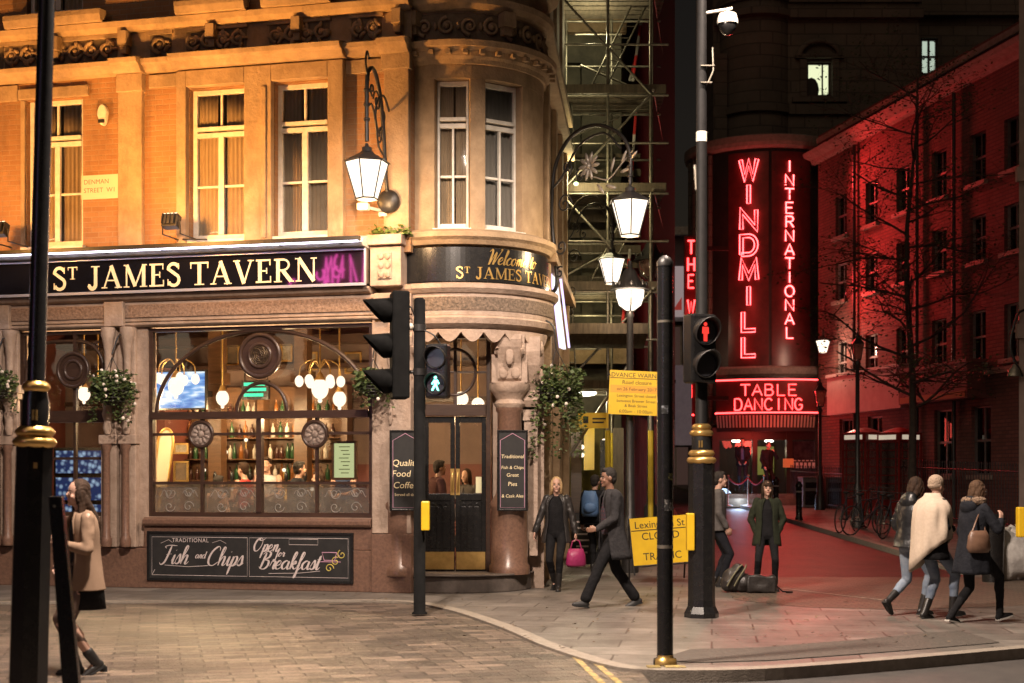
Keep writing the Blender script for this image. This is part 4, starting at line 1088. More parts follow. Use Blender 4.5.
# ================================================================== hanging lanterns
def lantern_parts(t, s=1.0, lit=True, n=6, col=None):
    """lantern hanging with its top at the thing's origin"""
    Fm = MATW[t]
    def rot(r, z, k=0): return [(r*math.cos(2*PI*(i+.5)/n), r*math.sin(2*PI*(i+.5)/n), z) for i in range(n)]
    zt, zb = -.26*s, -.76*s; rt, rb = .30*s, .15*s
    m2 = MB(Fm)
    m2.add(rot(rt*1.12, zt+.0*s)+rot(.10*s, zt+.13*s), [tuple(range(n-1,-1,-1)), tuple(range(n,2*n))]+[(i,(i+1)%n,n+(i+1)%n,n+i) for i in range(n)])
    m2.lathe([(.10*s,-.13*s),(.07*s,-.10*s),(.075*s,-.06*s),(.03*s,-.04*s),(.022*s,.0)], 0, 0, 10, cap=True)
    m2.build('roof', M['black_iron'], t)
    m2 = MB(Fm); a, b = rot(rt, zt), rot(rb, zb)
    for i in range(n): m2.tube([a[i], b[i]], .010*s, 5)
    m2.tube(a, .012*s, 5, closed=True); m2.tube(b, .013*s, 5, closed=True)
    m2.build('cage', M['black_iron'], t)
    m2 = MB(Fm); a, b = rot(rt*.97, zt-.004), rot(rb*.97, zb)
    m2.add(a+b, [(i,(i+1)%n,n+(i+1)%n,n+i) for i in range(n)]+[tuple(range(n,2*n))]); m2.build('glass', M['lantern'] if lit else M['glass_dark'], t)
def scroll(m2, pts, r=.022): m2.tube(smooth_curve(pts, 5), r, 6)

# wall lantern over the pub front
BX = fx(392); LZ = 6.22; LO = 1.08
wl = thing('wall_lantern', 'lit six-sided lantern hanging from a scrolled iron bracket on the pub front', 'lantern', tuple(PUB @ Vector((BX,-LO,LZ))), ANG)
lantern_parts(wl, 1.0)
mb = MB(PUB)
Q = lambda o, z: (BX, -.11-o, z)
scroll(mb, [Q(.02,5.62),(BX,-.24,5.80),Q(.20,6.1),Q(.26,6.5),Q(.40,7.0),Q(.66,7.30),Q(.88,7.25),Q(.97,7.0),Q(.97,6.25)], .030)
scroll(mb, [Q(.02,6.9),Q(.25,7.05),Q(.5,6.95),Q(.62,6.7),Q(.5,6.5),Q(.34,6.6)], .018)
scroll(mb, [Q(.22,6.2),Q(.48,6.3),Q(.58,6.55),Q(.75,6.8),Q(.92,6.75)], .016)
for c, r, tn, a in (((.55,6.90),.16,1.5,0),((.48,6.45),.13,1.3,2),((.75,7.02),.10,1.2,4),((.30,6.75),.10,1.2,1)):
    mb.tube([Q(*p) for p in spiral(c, r, tn, a)], .015, 5)
for z in (6.55,6.75,6.95): mb.ell(Q(.97,z), (.05,.05,.035), 8, 6)
mb.lathe([(0,0)],0,0) if False else mb.ell((BX,-.17,5.60), (.17,.09,.17), 14, 10)
scroll(mb, [Q(.9,7.1),Q(1.02,7.3),Q(.96,7.48),Q(.88,7.40)], .016)
mb.build('bracket', M['black_iron'], wl)
lamp('lantern_light', 'POINT', PUB @ Vector((BX,-LO,LZ-.86)), 170, (1,.60,.28), wl, .15)

def bracket_lantern(base, tip, zl, label, s=1.0, energy=60, flower=True):
    bx, by, bz = base
    t = thing('bracket_lantern', label, 'lantern', (tip[0], tip[1], zl), 0, 'lanterns on brackets over the side street')
    lantern_parts(t, s)
    d = Vector((tip[0]-bx, tip[1]-by, 0)); L = d.length; d.normalize()
    q = lambda o, z: Vector((bx,by,0)) + d*o + Vector((0,0,zl+z))
    m2 = MB()
    scroll(m2, [q(0,-1.5),q(.12*L,-1.35),q(.10*L,-.9),q(.06*L,-.2),q(.10*L,.5),q(.30*L,.92),q(.60*L,1.0),q(.88*L,.78),q(L,.45),q(L,0)], .030*s)
    scroll(m2, [q(0,.1),q(.2*L,.35),q(.4*L,.75),q(.7*L,.85),q(.9*L,.55)], .018*s)
    for c, r, tn, a in (((.22*L,-.1),.16,1.5,0),((.18*L,-.75),.13,1.4,3),((.42*L,.3),.10,1.2,2),((.16*L,-1.15),.10,1.2,1),((.25*L,.45),.12,1.3,5)):
        m2.tube([q(*p) for p in spiral(c, r*s, tn, a)], .015*s, 5)
    m2.ell(q(0.02,-1.5), (.12*s,.12*s,.14*s)); 
    for z in (.12,.26,.40): m2.ell(q(L,z), (.05*s,.05*s,.03*s), 8, 6)
    m2.build('bracket', M['black_iron'], t)
    if flower:
        m2 = MB(); c = q(.52*L, .40)
        for k in range(10):
            a = 2*PI*k/10; p = c + d*math.cos(a)*.13 + Vector((0,0,math.sin(a)*.13)); Mx = Matrix.Rotation(math.atan2(d.y,d.x),3,'Z') @ Matrix.Rotation(-a,3,'Y')
            m2.ell(p, (.10,.02,.032), 7, 5, Mx)
        m2.ell(c, .05, 8, 6)
        scroll(m2, [q(.58*L,.22),q(.75*L,.14),q(.9*L,.32),q(1.03*L,.48)], .012)
        for o, z, a in ((.66,.02,-50),(.78,.02,-20),(.80,.34,70),(.93,.42,60),(.95,.22,10),(1.03,.40,35)):
            Mx = Matrix.Rotation(math.atan2(d.y,d.x),3,'Z') @ Matrix.Rotation(-R(a),3,'Y'); m2.ell(q(o*L,z), (.12,.015,.028), 7, 5, Mx)
        m2.build('flower_ornament', mat('silvered_leaf', (.42,.38,.33), rough=.4, metal=.5), t)
    lamp('lantern_light', 'POINT', (tip[0],tip[1],zl-.86*s), energy, (1,.74,.44), t, .14)
    return t
p = W(630,184,21.0); bracket_lantern((.55,22.3,0), (p.x,p.y), p.z, 'big lit lantern on an iron bracket with a silver flower, highest over the side street', 1.0, 120)
p = W(612,247,26.6); bracket_lantern((.98,27.2,0), (p.x,p.y), p.z, 'smaller lit lantern half hidden behind ironwork, lower left of the flowered one', .9, 60, False)

# ================================================================== hanging baskets
def leaves(m2, n, spread, size, rnd):
    for _ in range(n):
        p = spread(); a = rnd.uniform(0,2*PI); b = rnd.uniform(-1,1); s = size*rnd.uniform(.6,1.3)
        u = Vector((math.cos(a), math.sin(a), b*.6)).normalized(); w = u.cross(Vector((rnd.uniform(-1,1), rnd.uniform(-1,1), rnd.uniform(.2,1)))).normalized()
        m2.add([p, p+u*s*.5+w*s*.35, p+u*s, p+u*s*.5-w*s*.35], [(0,1,2,3)])
def basket(c, s, label, trail=.6, flowers=0, support=None, seed=1):
    rnd = random.Random(seed)
    t = thing('hanging_basket', label, 'flower basket', (c[0],c[1],c[2]-.2*s), 0, 'hanging baskets round the pub')
    m2 = MB(); c = Vector(c)
    for k in range(6):
        z = -.26*k/5*s; r = .26*s*math.sqrt(max(0.03,1-(k/5.2)**2)); m2.tube([c+Vector((r*math.cos(2*PI*i/18), r*math.sin(2*PI*i/18), z)) for i in range(18)], .010, 5, closed=True)
    for i in range(10):
        a = 2*PI*i/10; m2.tube([c+Vector((.26*s*math.sqrt(max(0.02,1-(k/5.2)**2))*math.cos(a), .26*s*math.sqrt(max(0.02,1-(k/5.2)**2))*math.sin(a), -.26*k/5*s)) for k in range(6)], .007, 4)
    for i in range(3):
        a = 2*PI*i/3; m2.tube([c+Vector((.25*s*math.cos(a), .25*s*math.sin(a), 0)), c+Vector((0,0,.48*s))], .006, 4)
    m2.build('basket', M['black_iron'], t)
    m2 = MB(); m2.lathe([(.02,c.z-.25*s),(.17*s,c.z-.19*s),(.235*s,c.z-.08*s),(.24*s,c.z-.01)], c.x, c.y, 14); m2.build('liner', mat('moss_liner',(.05,.04,.02),(.03,.03,.015),rough=1,scale=20), t)
    m2 = MB()
    def top():
        a = rnd.uniform(0,2*PI); r = .36*s*math.sqrt(rnd.random()); return c+Vector((r*math.cos(a), r*math.sin(a), rnd.uniform(-.05,.26)*s*(1.2-r)))
    def hang():
        a = rnd.uniform(0,2*PI); r = (.24+.10*rnd.random())*s; d = trail*rnd.random()**1.3*(0.65+.35*math.cos(a*3+seed)); return c+Vector((r*math.cos(a)*(1+.15*d), r*math.sin(a), -d+.05))
    leaves(m2, int(420*s), top, .075, rnd); leaves(m2, int(650*s*trail/.6), hang, .06, rnd); m2.build('foliage', M['leaf'], t, normals=False)
    m2 = MB(); leaves(m2, int(150*s), hang, .05, rnd); leaves(m2, int(90*s), top, .06, rnd); m2.build('foliage', M['leaf_dark'], t, normals=False)
    if flowers:
        m2 = MB()
        for _ in range(flowers):
            p = hang() if rnd.random() < .5 else top()
            m2.ell(p, .028, 7, 5)
        m2.build('flower', M['flower'], t)
    if support:
        m2 = MB(); scroll(m2, support, .014); m2.build('hook', M['black_iron'], t)
    return t
c = PUB @ Vector((fx(112,-.45),-.45,fz(388,112,-.45)))
basket(c, .95, 'leafy basket with pale flowers hanging between the left window and the arched one', .62, 26, [c+Vector((.05,.5,.75)), c+Vector((.05,.2,.8)), c+Vector((0,0,.5))], 3)
c = PUB @ Vector((fx(373,-.35),-.35,fz(384,373,-.35)))
basket(c, .75, 'leafy basket half behind the black traffic signal head', .42, 6, [c+Vector((.05,.4,.6)), c+Vector((.02,.2,.62)), c+Vector((0,0,.38))], 5)
c = W(556,386,21.1)
basket(c, 1.15, 'big round basket of trailing ivy at the right end of the pub', 1.15, 14, [c+Vector((-.45,.3,.85)), c+Vector((-.3,.1,1.0)), c+Vector((-.05,0,.9)), c+Vector((0,0,.55))], 8)
c = PUB @ Vector((fx(-3,-.45),-.45,fz(385,0,-.45)))
basket(c, .8, 'leafy basket at the far left of the pub front behind the lamp column', .5, 12, [c+Vector((.05,.5,.7)), c+Vector((.02,.2,.72)), c+Vector((0,0,.4))], 6)
# weeds on the corner cornice
mb = MB(PUB); rnd = random.Random(4)
leaves(mb, 260, lambda: Vector((rnd.uniform(fx(372),fx(412)), rnd.uniform(-.2,-.02), 5.135+abs(rnd.gauss(0,.05)))), .06, rnd)
tag(mb.build('weeds', mat('fresh_weed', (.12,.17,.03), (.07,.11,.02), rough=.6, scale=20), normals=False), 'small green weeds growing along the ledge above the corner pier', 'plant')

# ================================================================== boards
def board(name, label, px0, px1, py0, py1, off, fill, fr=.03):
    x0, x1 = fx(px0,off), fx(px1,off); z0, z1 = fz(py1,(px0+px1)/2,off), fz(py0,(px0+px1)/2,off)
    t = thing(name, label, 'chalkboard', tuple(PUB @ Vector(((x0+x1)/2,off,z0))), ANG)
    m2 = MB(PUB); m2.box(x0,x1,off-.03,off,z0,z1); m2.build('panel', M['slate'], t)
    m2 = MB(PUB); m2.box(x0-fr,x0+.01,off-.045,off-.001,z0-fr,z1+fr); m2.box(x1-.01,x1+fr,off-.045,off-.001,z0-fr,z1+fr); m2.box(x0+.01,x1-.01,off-.045,off-.001,z1-.01,z1+fr); m2.box(x0+.01,x1-.01,off-.045,off-.001,z0-fr,z0+.01); m2.build('frame', M['black_gloss'], t, bevel=.006)
    return t, x0, x1, z0, z1, off-.031
t, x0, x1, z0, z1, y = board('menu_board', 'wide black chalkboard reading Fish and Chips, Open for Breakfast under the arched window', 150, 352, 534, 580, -.048, None)
w = x1-x0; h = z1-z0
mb = MB(PUB); O = lambda a, b: (x0+a*w, y, z0+b*h)
sc_ = lambda a, b: (lambda x, y_, d: (x0+a*w+x, y-.001-d, z0+b*h+y_))
script_text(mb, 'Fish', .135, sc_(.06,.33), .20); script_text(mb, 'and', .055, sc_(.235,.46), .24); script_text(mb, 'Chips', .135, sc_(.29,.31), .20)
script_text(mb, 'Open', .10, sc_(.52,.63), .24); script_text(mb, 'for', .06, sc_(.635,.52), .26); script_text(mb, 'Breakfast', .125, sc_(.55,.25), .22)
mb.text('TRADITIONAL', .085, O(.21,.81), align='CENTER', depth=.001, spacing=1.1)
mb.build('lettering', M['chalk'], t)
mb = MB(PUB)
def rect(m2, a0, a1, b0, b1, r=.004):
    m2.tube([O(a0,b0),O(a1,b0),O(a1,b1),O(a0,b1)], r, 4, closed=True)
rect(mb, .015,.495,.08,.92); rect(mb, .505,.985,.08,.92); rect(mb, .70,.84,.78,.90)
mb.tube([O(.03,.2),O(.015,.08)], .004, 4); mb.tube([O(.06,.78),O(.10,.86),O(.12,.80)], .003, 4); mb.tube([O(.32,.80),O(.36,.86),O(.39,.79)], .003, 4)
mb.tube([O(.08,.3),O(.2,.27),O(.3,.30)], .004, 4); mb.tube([O(.6,.15),O(.75,.17),O(.85,.22)], .004, 4)
mb.build('chalk_border', M['chalk'], t)
mb = MB(PUB)
for k in range(3): mb.tube([(p[0],y-.002,p[1]) for p in spiral((x0+w*(.895+.03*k), z0+h*(.28+.15*k)), .07, 1.2, k)], .007, 4)
mb.build('chalk_scroll', M['chalk_yellow'], t)
mb = MB(PUB); mb.tube([O(.86,.62),O(.93,.62),O(.92,.45),O(.87,.45)], .008, 4, closed=True); mb.tube([O(.93,.6),O(.945,.55),O(.925,.5)], .005, 4); mb.tube([O(.845,.42),O(.95,.42)], .006, 4); mb.build('chalk_cup', M['chalk_pink'], t)
# the two tall boards by the door
def tall_board(label, px0, px1, d, lines):
    x0, x1 = (px0-512)/F*d, (px1-512)/F*d; z0, z1 = CZ+(HY-509)/F*d, CZ+(HY-432)/F*d
    t = thing('menu_board', label, 'chalkboard', ((x0+x1)/2, d, z0), 0, 'tall boards either side of the pub door')
    m2 = MB(); m2.box(x0,x1,d,d+.03,z0,z1); m2.build('panel', M['slate'], t)
    m2 = MB(); f = .028
    for q in ((x0-f,x0,z0-f,z1+f),(x1,x1+f,z0-f,z1+f),(x0,x1,z1,z1+f),(x0,x1,z0-f,z0)): m2.box(q[0],q[1],d-.015,d+.03,q[2],q[3])
    m2.build('frame', M['black_gloss'], t, bevel=.006)
    m2 = MB(); q = .02
    m2.tube([(x0+q,d-.002,z0+q),(x1-q,d-.002,z0+q),(x1-q,d-.002,z1-.12),((x0+x1)/2,d-.002,z1-q),(x0+q,d-.002,z1-.12)], .005, 4, closed=True)
    m2.build('chalk_border', M['chalk_pink'], t)
    m2 = MB()
    for txt, sz, f_, sh in lines: m2.text(txt, sz, ((x0+x1)/2, d-.001, z0+f_*(z1-z0)), align='CENTER', depth=.001, shear=sh)
    m2.build('lettering', M['gold_paint'], t)
    return t
tall_board('tall framed board reading Quality Food and Coffee left of the pub door', 391.5, 419, 20.28, [('Quality',.13,.56,.15),('Food &',.13,.42,.15),('Coffee',.13,.27,.15),('Served all day',.055,.17,0)])
tall_board('tall framed board of gilt lettering on the granite column right of the pub door', 499, 526, 20.62, [('Traditional',.075,.66,.1),('Fish & Chips',.065,.52,.1),('Great',.075,.42,.1),('Pies',.085,.30,.1),('& Cask Ales',.065,.15,.1)])
# white-and-blue banner light on the side wall
p0, p1, p2, p3 = W(549.5,262,23.0), W(552.5,262,23.6), W(563,348,23.6), W(560,348,23.0)
t = thing('illuminated_sign', 'narrow white light box leaning off the side wall beside the ivy basket', 'light box', tuple((p2+p3)/2))
mb = MB(); n = Vector((.06,.25,0)); mb.add([p0,p1,p2,p3,p0+n,p1+n,p2+n,p3+n], [(0,1,2,3),(7,6,5,4),(0,4,5,1),(1,5,6,2),(2,6,7,3),(3,7,4,0)]); mb.build('case', glow('cool_white_box',(1,.93,.97),1.3), t)
mb = MB(); q = [(p0-p3)*1.0]; mb.tube([p0+Vector((.0,-.04,0)),p3+Vector((0,-.04,0))], .02, 6); mb.tube([p1+Vector((.10,-.04,0)),p2+Vector((.10,-.04,0))], .022, 6); mb.build('neon_tube', glow('violet_tube',(.75,.62,1),1.6), t)

# ================================================================== inside the bar
def pt(px, py, off): return PUB @ Vector((fx(px,off), off, fz(py,px,off)))
def globe_lamp(px, py, off, s, label, arms=0, energy=25):
    c = pt(px, py, off)
    t = thing('pendant_lamp' if not arms else 'chandelier', label, 'lamp' if not arms else 'chandelier', tuple(c), ANG)
    m2 = MB(); m2.ell(c, (.125*s,.125*s,.15*s), 16, 12); m2.ell(c-Vector((0,0,.17*s)), .035*s, 8, 6); m2.build('globe', M['globe'], t)
    m2 = MB(); m2.tube([c+Vector((0,0,.14*s)), Vector((c.x,c.y,4.44))], .014, 6); m2.lathe([(.09*s,c.z+.13*s),(.06*s,c.z+.18*s),(.03,c.z+.24*s)], c.x, c.y, 12)
    u = Vector((UX,UY,0)); v = Vector((-UY,UX,0))
    for k in range(arms):
        a = 2*PI*k/arms+.35; d = (u*math.cos(a)+v*math.sin(a))*.30*s
        scroll(m2, [c+Vector((0,0,.30*s)), c+d*.4+Vector((0,0,.42*s)), c+d*.9+Vector((0,0,.34*s)), c+d+Vector((0,0,.20*s))], .011)
    m2.build('stem', M['brass'], t)
    for k in range(arms):
        a = 2*PI*k/arms+.35; d = (u*math.cos(a)+v*math.sin(a))*.30*s
        m3 = MB(); m3.ell(c+d+Vector((0,0,.11*s)), (.065*s,.065*s,.085*s), 12, 8); m3.build('globe', M['globe'], t)
    if energy: lamp('lamp_light', 'POINT', c-Vector((0,0,.28*s)), energy*4.2, (1,.66,.34), t, .12)
    return t
globe_lamp(176, 386, .95, 1.0, 'brass chandelier of white globes in front of the bar television', 5, 48)
globe_lamp(320, 389, .95, 1.05, 'brass chandelier of white globes at the right of the arched window', 6, 52)
globe_lamp(222.5, 398, 1.9, .85, 'single white globe pendant between the television and the green beer sign', 0, 22)
globe_lamp(339.5, 399, 1.7, .85, 'single white globe pendant just right of the right chandelier', 0, 22)
globe_lamp(84, 394, 1.0, .8, 'single white globe behind the left window beside the flowers', 0, 34)
globe_lamp(98, 388, 1.3, .6, 'smaller white globe behind the left basket', 0, 0)
c = Vector(((461-512)/F*22.2, 22.2, CZ+(HY-399)/F*22.2))
def simple_globe(c, s, label, e):
    t = thing('pendant_lamp', label, 'lamp', tuple(c)); m2 = MB(); m2.ell(c, .13*s, 14, 10); m2.build('globe', M['globe'], t)
    m2 = MB(); m2.tube([c+Vector((0,0,.12*s)), Vector((c.x,c.y,4.44))], .012, 6); m2.build('stem', M['brass'], t); lamp('lamp_light','POINT', c-Vector((0,0,.25)), e, (1,.66,.34), t, .1)
simple_globe(c, .9, 'white globe lamp seen through the fanlight over the pub door', 26)
simple_globe(Vector(((478-512)/F*23.0, 23.0, CZ+(HY-404)/F*23.0)), .8, 'lower white globe lamp deeper behind the pub door fanlight', 16)
# television
a, b = pt(151,408,2.2), pt(204,371,2.2)
t = thing('television', 'bright flat television showing blue and white sport high in the bar', 'television', tuple((a+b)/2), ANG)
frT = PUB @ Matrix.Translation((fx(178,2.2),2.2,fz(390,178,2.2)))
hw = (fx(204,2.2)-fx(151,2.2))/2; hh = (b.z-a.z)/2
mb = MB(frT); mb.box(-hw-.03,hw+.03,.003,.07,-hh-.03,hh+.03); mb.box(-.05,.05,.07,1.2,-.05,.05); mb.build('housing', M['black_gloss'], t)
mtv, nt, bb = _new('tv_picture'); N = nt.nodes
tc = N.new('ShaderNodeTexCoord'); mp = N.new('ShaderNodeMapping'); mp.inputs['Scale'].default_value = (1.2,1,4); nt.links.new(tc.outputs['Object'], mp.inputs[0])
nz = N.new('ShaderNodeTexNoise'); nz.inputs['Scale'].default_value = 2.2; nt.links.new(mp.outputs[0], nz.inputs['Vector'])
rp = N.new('ShaderNodeValToRGB'); rp.color_ramp.elements[0].position = .38; rp.color_ramp.elements[1].position = .62; rp.color_ramp.elements[0].color = (.02,.16,.55,1); rp.color_ramp.elements[1].color = (.75,.85,1,1)
e = rp.color_ramp.elements.new(.5); e.color = (.15,.38,.75,1)
nt.links.new(nz.outputs['Fac'], rp.inputs[0]); nt.links.new(rp.outputs[0], bb.inputs['Emission Color']); bb.inputs['Emission Strength'].default_value = 1.3; bb.inputs['Base Color'].default_value = (0,0,0,1)
mb = MB(frT); mb.box(-hw,hw,-.004,.002,-hh,hh); mb.build('screen', mtv, t)
# green bar sign
frG = PUB @ Matrix.Translation((fx(255,2.6),2.6,fz(390,255,2.6)))
t = thing('beer_sign', 'small green illuminated sign hanging over the bar inside the inner arch', 'bar sign', tuple(frG.translation), ANG)
mb = MB(frG); mb.box(-.24,.24,0,.08,-.16,.16); mb.tube([(-.2,.04,.16),(-.2,.04,.9)], .01, 5); mb.tube([(.2,.04,.16),(.2,.04,.9)], .01, 5); mb.build('case', M['black_gloss'], t)
mb = MB(frG); 
for k, (a_, b_) in enumerate(((-.20,.18),(-.17,.20),(-.20,.15))): mb.box(a_, b_, -.008, -.001, .07-.09*k, .125-.09*k)
mb.build('lit_panel', glow('green_tube',(.10,.9,.45),1.6), t)
# blue glass-like fridge on the left
t = thing('drinks_fridge', 'blue lit glass drinks fridge behind the left pub window', 'fridge', tuple(pt(75,505,1.3)*1), ANG)
a0, a1 = fx(50,1.3), fx(104,1.3)
mb = MB(PUB); mb.box(a0,a1,1.42,1.9,.8,2.15); mb.build('body', M['black_gloss'], t)
mfr, nt, bb = _new('fridge_glow'); N = nt.nodes
tc = N.new('ShaderNodeTexCoord'); vo = N.new('ShaderNodeTexVoronoi'); vo.inputs['Scale'].default_value = 11; nt.links.new(tc.outputs['Object'], vo.inputs['Vector'])
rp = N.new('ShaderNodeValToRGB'); rp.color_ramp.elements[0].color = (.55,.75,1,1); rp.color_ramp.elements[1].color = (.01,.03,.12,1); rp.color_ramp.elements[1].position = .55
nt.links.new(vo.outputs['Distance'], rp.inputs[0]); nt.links.new(rp.outputs[0], bb.inputs['Emission Color']); bb.inputs['Emission Strength'].default_value = .8; bb.inputs['Base Color'].default_value = (0,0,0,1)
for k in range(3):
    mb = MB(PUB); mb.box(a0+.04,a1-.04,1.405,1.418,.85+.44*k,.85+.44*k+.37); mb.build('shelf', mfr, t)
# bar counter, back bar and bottles
mb = MB(PUB); cx0, cx1 = fx(195,3.0), fx(345,3.0)
t = thing('bar_counter', 'long dark wooden bar counter inside the pub', 'bar', tuple(PUB @ Vector(((cx0+cx1)/2,3.0,.2))), ANG)
mb.box(cx0,cx1,2.9,3.3,.2,1.22); mb.build('front', M['wood'], t)
mb = MB(PUB); mb.box(cx0-.1,cx1+.1,2.8,3.4,1.222,1.27); mb.build('top', M['dark_wood'], t)
t = thing('back_bar', 'wooden back bar with shelves and a mirror behind the counter', 'shelving', tuple(PUB @ Vector(((cx0+cx1)/2,4.3,.2))), ANG)
bx0, bx1 = fx(180,4.2), fx(345,4.2)
mb = MB(PUB); mb.box(bx0,bx1,4.3,4.5,.2,1.4); mb.box(bx0,bx1,4.42,4.5,1.401,3.3)
for x in (bx0,bx1,(bx0+bx1)/2): mb.box(x-.06,x+.06,4.15,4.419,1.401,3.3)
mb.build('carcass', M['wood'], t)
for z in (1.62,2.0,2.38,2.76):
    mb = MB(PUB); mb.box(bx0+.07,bx1-.07,4.17,4.418,z-.02,z); mb.build('shelf', M['wood'], t)
mb = MB(PUB); mb.box(bx0+.1,bx1-.1,4.405,4.417,1.7,3.2) if False else None
# light under the shelves of the back bar
lamp('shelf_light', 'POINT', PUB @ Vector((bx0+1.0,3.75,2.75)), 75, (1,.62,.30), t, .2)
lamp('shelf_light', 'POINT', PUB @ Vector((bx1-1.0,3.75,2.75)), 75, (1,.62,.30), t, .2)
bot_mats = [mat('bottle_amber', (.20,.075,.02), rough=.12), mat('bottle_green', (.025,.07,.03), rough=.12), mat('bottle_clear', (.50,.46,.40), rough=.1), mat('bottle_dark', (.05,.02,.015), rough=.12)]
protos = []
for k, bmt in enumerate(bot_mats):
    m2 = MB(); h = .30-.02*k; m2.lathe([(.036,0),(.04,.01),(.04,h*.58),(.034,h*.68),(.014,h*.78),(.014,h*.97),(.017,h*.98),(.017,h)], 0, 0, 10, cap=True)
    o = m2.build('bottle', bmt, base=(0,0,0)); tag(o, 'small spirit bottle among the rows on the back bar shelves', 'bottle', 'bottles on the back bar'); protos.append(o)
used = set(); rnd = random.Random(11)
for zi, z in enumerate((1.62,2.0,2.38,2.76)):
    x = bx0+.16
    while x < bx1-.16:
        k = rnd.randrange(4)
        if abs(x-(bx0+bx1)/2) > .12:
            o = protos[k] if k not in used else protos[k].copy()
            if k in used: COL.objects.link(o)
            used.add(k); o.location = PUB @ Vector((x, 4.28+rnd.uniform(-.03,.03), z+.001)); 
        x += rnd.uniform(.095,.15)
# framed pictures and gilt mirror on the left inside
def picture(px0, px1, py0, py1, off, label, inner):
    x0, x1 = fx(px0,off), fx(px1,off); z0, z1 = fz(py1,(px0+px1)/2,off), fz(py0,(px0+px1)/2,off)
    t = thing('picture', label, 'picture', tuple(PUB @ Vector(((x0+x1)/2,off,z0))), ANG)
    m2 = MB(PUB); f = .035
    for q in ((x0,x0+f,z0,z1),(x1-f,x1,z0,z1),(x0+f,x1-f,z1-f,z1),(x0+f,x1-f,z0,z0+f)): m2.box(q[0],q[1],off-.03,off,q[2],q[3])
    m2.build('frame', M['gold'], t)
    m2 = MB(PUB); m2.box(x0+f,x1-f,off-.012,off-.002,z0+f,z1-f); m2.build('print', inner, t)
pm = mat('old_print', (.55,.48,.36), (.20,.15,.10), rough=.6, scale=7)
picture(174, 189, 443, 454, 3.39, 'small gilt framed print, upper one on the panelled wall inside', pm)
picture(174, 189, 461, 482, 3.39, 'gilt framed portrait below the small print inside', mat('portrait', (.24,.16,.09), (.06,.05,.04), rough=.5, scale=5))
t = thing('arched_mirror', 'tall arched mirror glowing at the left inside the arched window', 'mirror', tuple(pt(160,480,2.0)), ANG)
frM = PUB @ Matrix.Translation((fx(160,2.0),2.0,1.5)) @ Matrix.Rotation(R(8),4,'Y')
out = [(-.14,0),(.14,0),(.14,.72)] + [(.14*math.cos(R(a)), .72+.26*math.sin(R(a))) for a in range(15,180,15)] + [(-.14,.72)]
mb = MB(frM); mb.prism(out, 0, .03); mb.build('panel', mat('cream_mirror', (.62,.52,.36), rough=.3), t)
mb = MB(frM); mb.tube([(x,-.01,z) for x,z in out], .022, 6, closed=True); mb.tube([(0,.05,0),(0,.05,-1.3)], .03, 6); mb.build('frame', M['gold'], t)
# lit menu case standing in the window
frC = PUB @ Matrix.Translation((fx(344.5,.3),.30,fz(480,344,.3)))
t = thing('menu_case', 'lit pale green menu in a wooden case at the right of the arched window', 'menu case', tuple(frC.translation), ANG)
w_, h_ = fx(357,.3)-fx(332,.3), fz(441,344,.3)-fz(480,344,.3)
mb = MB(frC); f = .035
for q in ((-w_/2,-w_/2+f,0,h_),(w_/2-f,w_/2,0,h_),(-w_/2+f,w_/2-f,h_-f,h_),(-w_/2+f,w_/2-f,0,f)): mb.box(q[0],q[1],-.03,.03,q[2],q[3])
mb.build('frame', M['wood'], t)
mb = MB(frC); mb.box(-w_/2+f,w_/2-f,0,.02,f,h_-f); mb.build('sheet', glow('lit_menu',(.80,.85,.42),.75), t)
mb = MB(frC)
for k in range(8): mb.box(-w_*.22+.03*(k%3), w_*.22-.02*(k%2), -.006, -.001, h_*.84-.055*k, h_*.84-.055*k+.012)
mb.build('printed_lines', mat('menu_ink', (.12,.14,.05), rough=.8), t)
# a few tables with stools
for i, px in enumerate((185, 235, 300)):
    p = PUB @ Vector((fx(px,1.5),1.5,.2))
    t = thing('bar_table', 'round wooden pub table behind the etched glass of the arched window', 'table', tuple(p), 0, 'tables inside the pub window')
    m2 = MB(); m2.cyl((p.x,p.y), .34, .90, .94, 20); m2.build('tabletop', M['wood'], t)
    m2 = MB(); m2.lathe([(.22,.2),(.06,.26),(.045,.5),(.06,.88)], p.x, p.y, 12, cap=True); m2.build('pedestal', M['black_iron'], t)

# more of the crowded interior: columns, high shelf with ornaments, coving
t = thing('bar_column', 'dark wooden column rising behind the right chandelier inside the pub', 'column', tuple(PUB @ Vector((fx(300,3.4),3.4,.2))), ANG)
mb = MB(PUB); x = fx(300,3.4); mb.box(x-.12,x+.12,3.42,3.66,.2,4.44); mb.box(x-.17,x+.17,3.38,3.70,3.3,3.5); mb.build('shaft', M['wood'], t)
t = thing('bar_column', 'dark wooden column rising beside the television inside the pub', 'column', tuple(PUB @ Vector((fx(214,3.4),3.4,.2))), ANG)
mb = MB(PUB); x = fx(214,3.4); mb.box(x-.12,x+.12,3.42,3.66,.2,4.44); mb.box(x-.17,x+.17,3.38,3.70,3.3,3.5); mb.build('shaft', M['wood'], t)
mb = MB(PUB); mb.box(XL+.2,1.5,4.35,4.59,3.62,3.70); mb.box(XL+.2,1.5,4.2,4.59,4.05,4.2); mb.box(XL+.2,1.5,4.5,4.595,3.0,3.08); mb.build('picture_rail', M['dark_wood'], pub)
rnd = random.Random(3)
for i, (px0, px1, py0, py1, lab) in enumerate(((226,240,345,366,'small dark framed picture high on the back wall left of the roundel'),(281,293,340,362,'small dark framed picture high on the back wall right of the roundel'),(345,362,352,374,'framed picture high on the back wall behind the right arch'),(306,318,352,370,'little gilt framed picture behind the right chandelier'))):
    picture(px0, px1, py0, py1, 4.58, lab, pm if i % 2 else bpy.data.materials['portrait'])
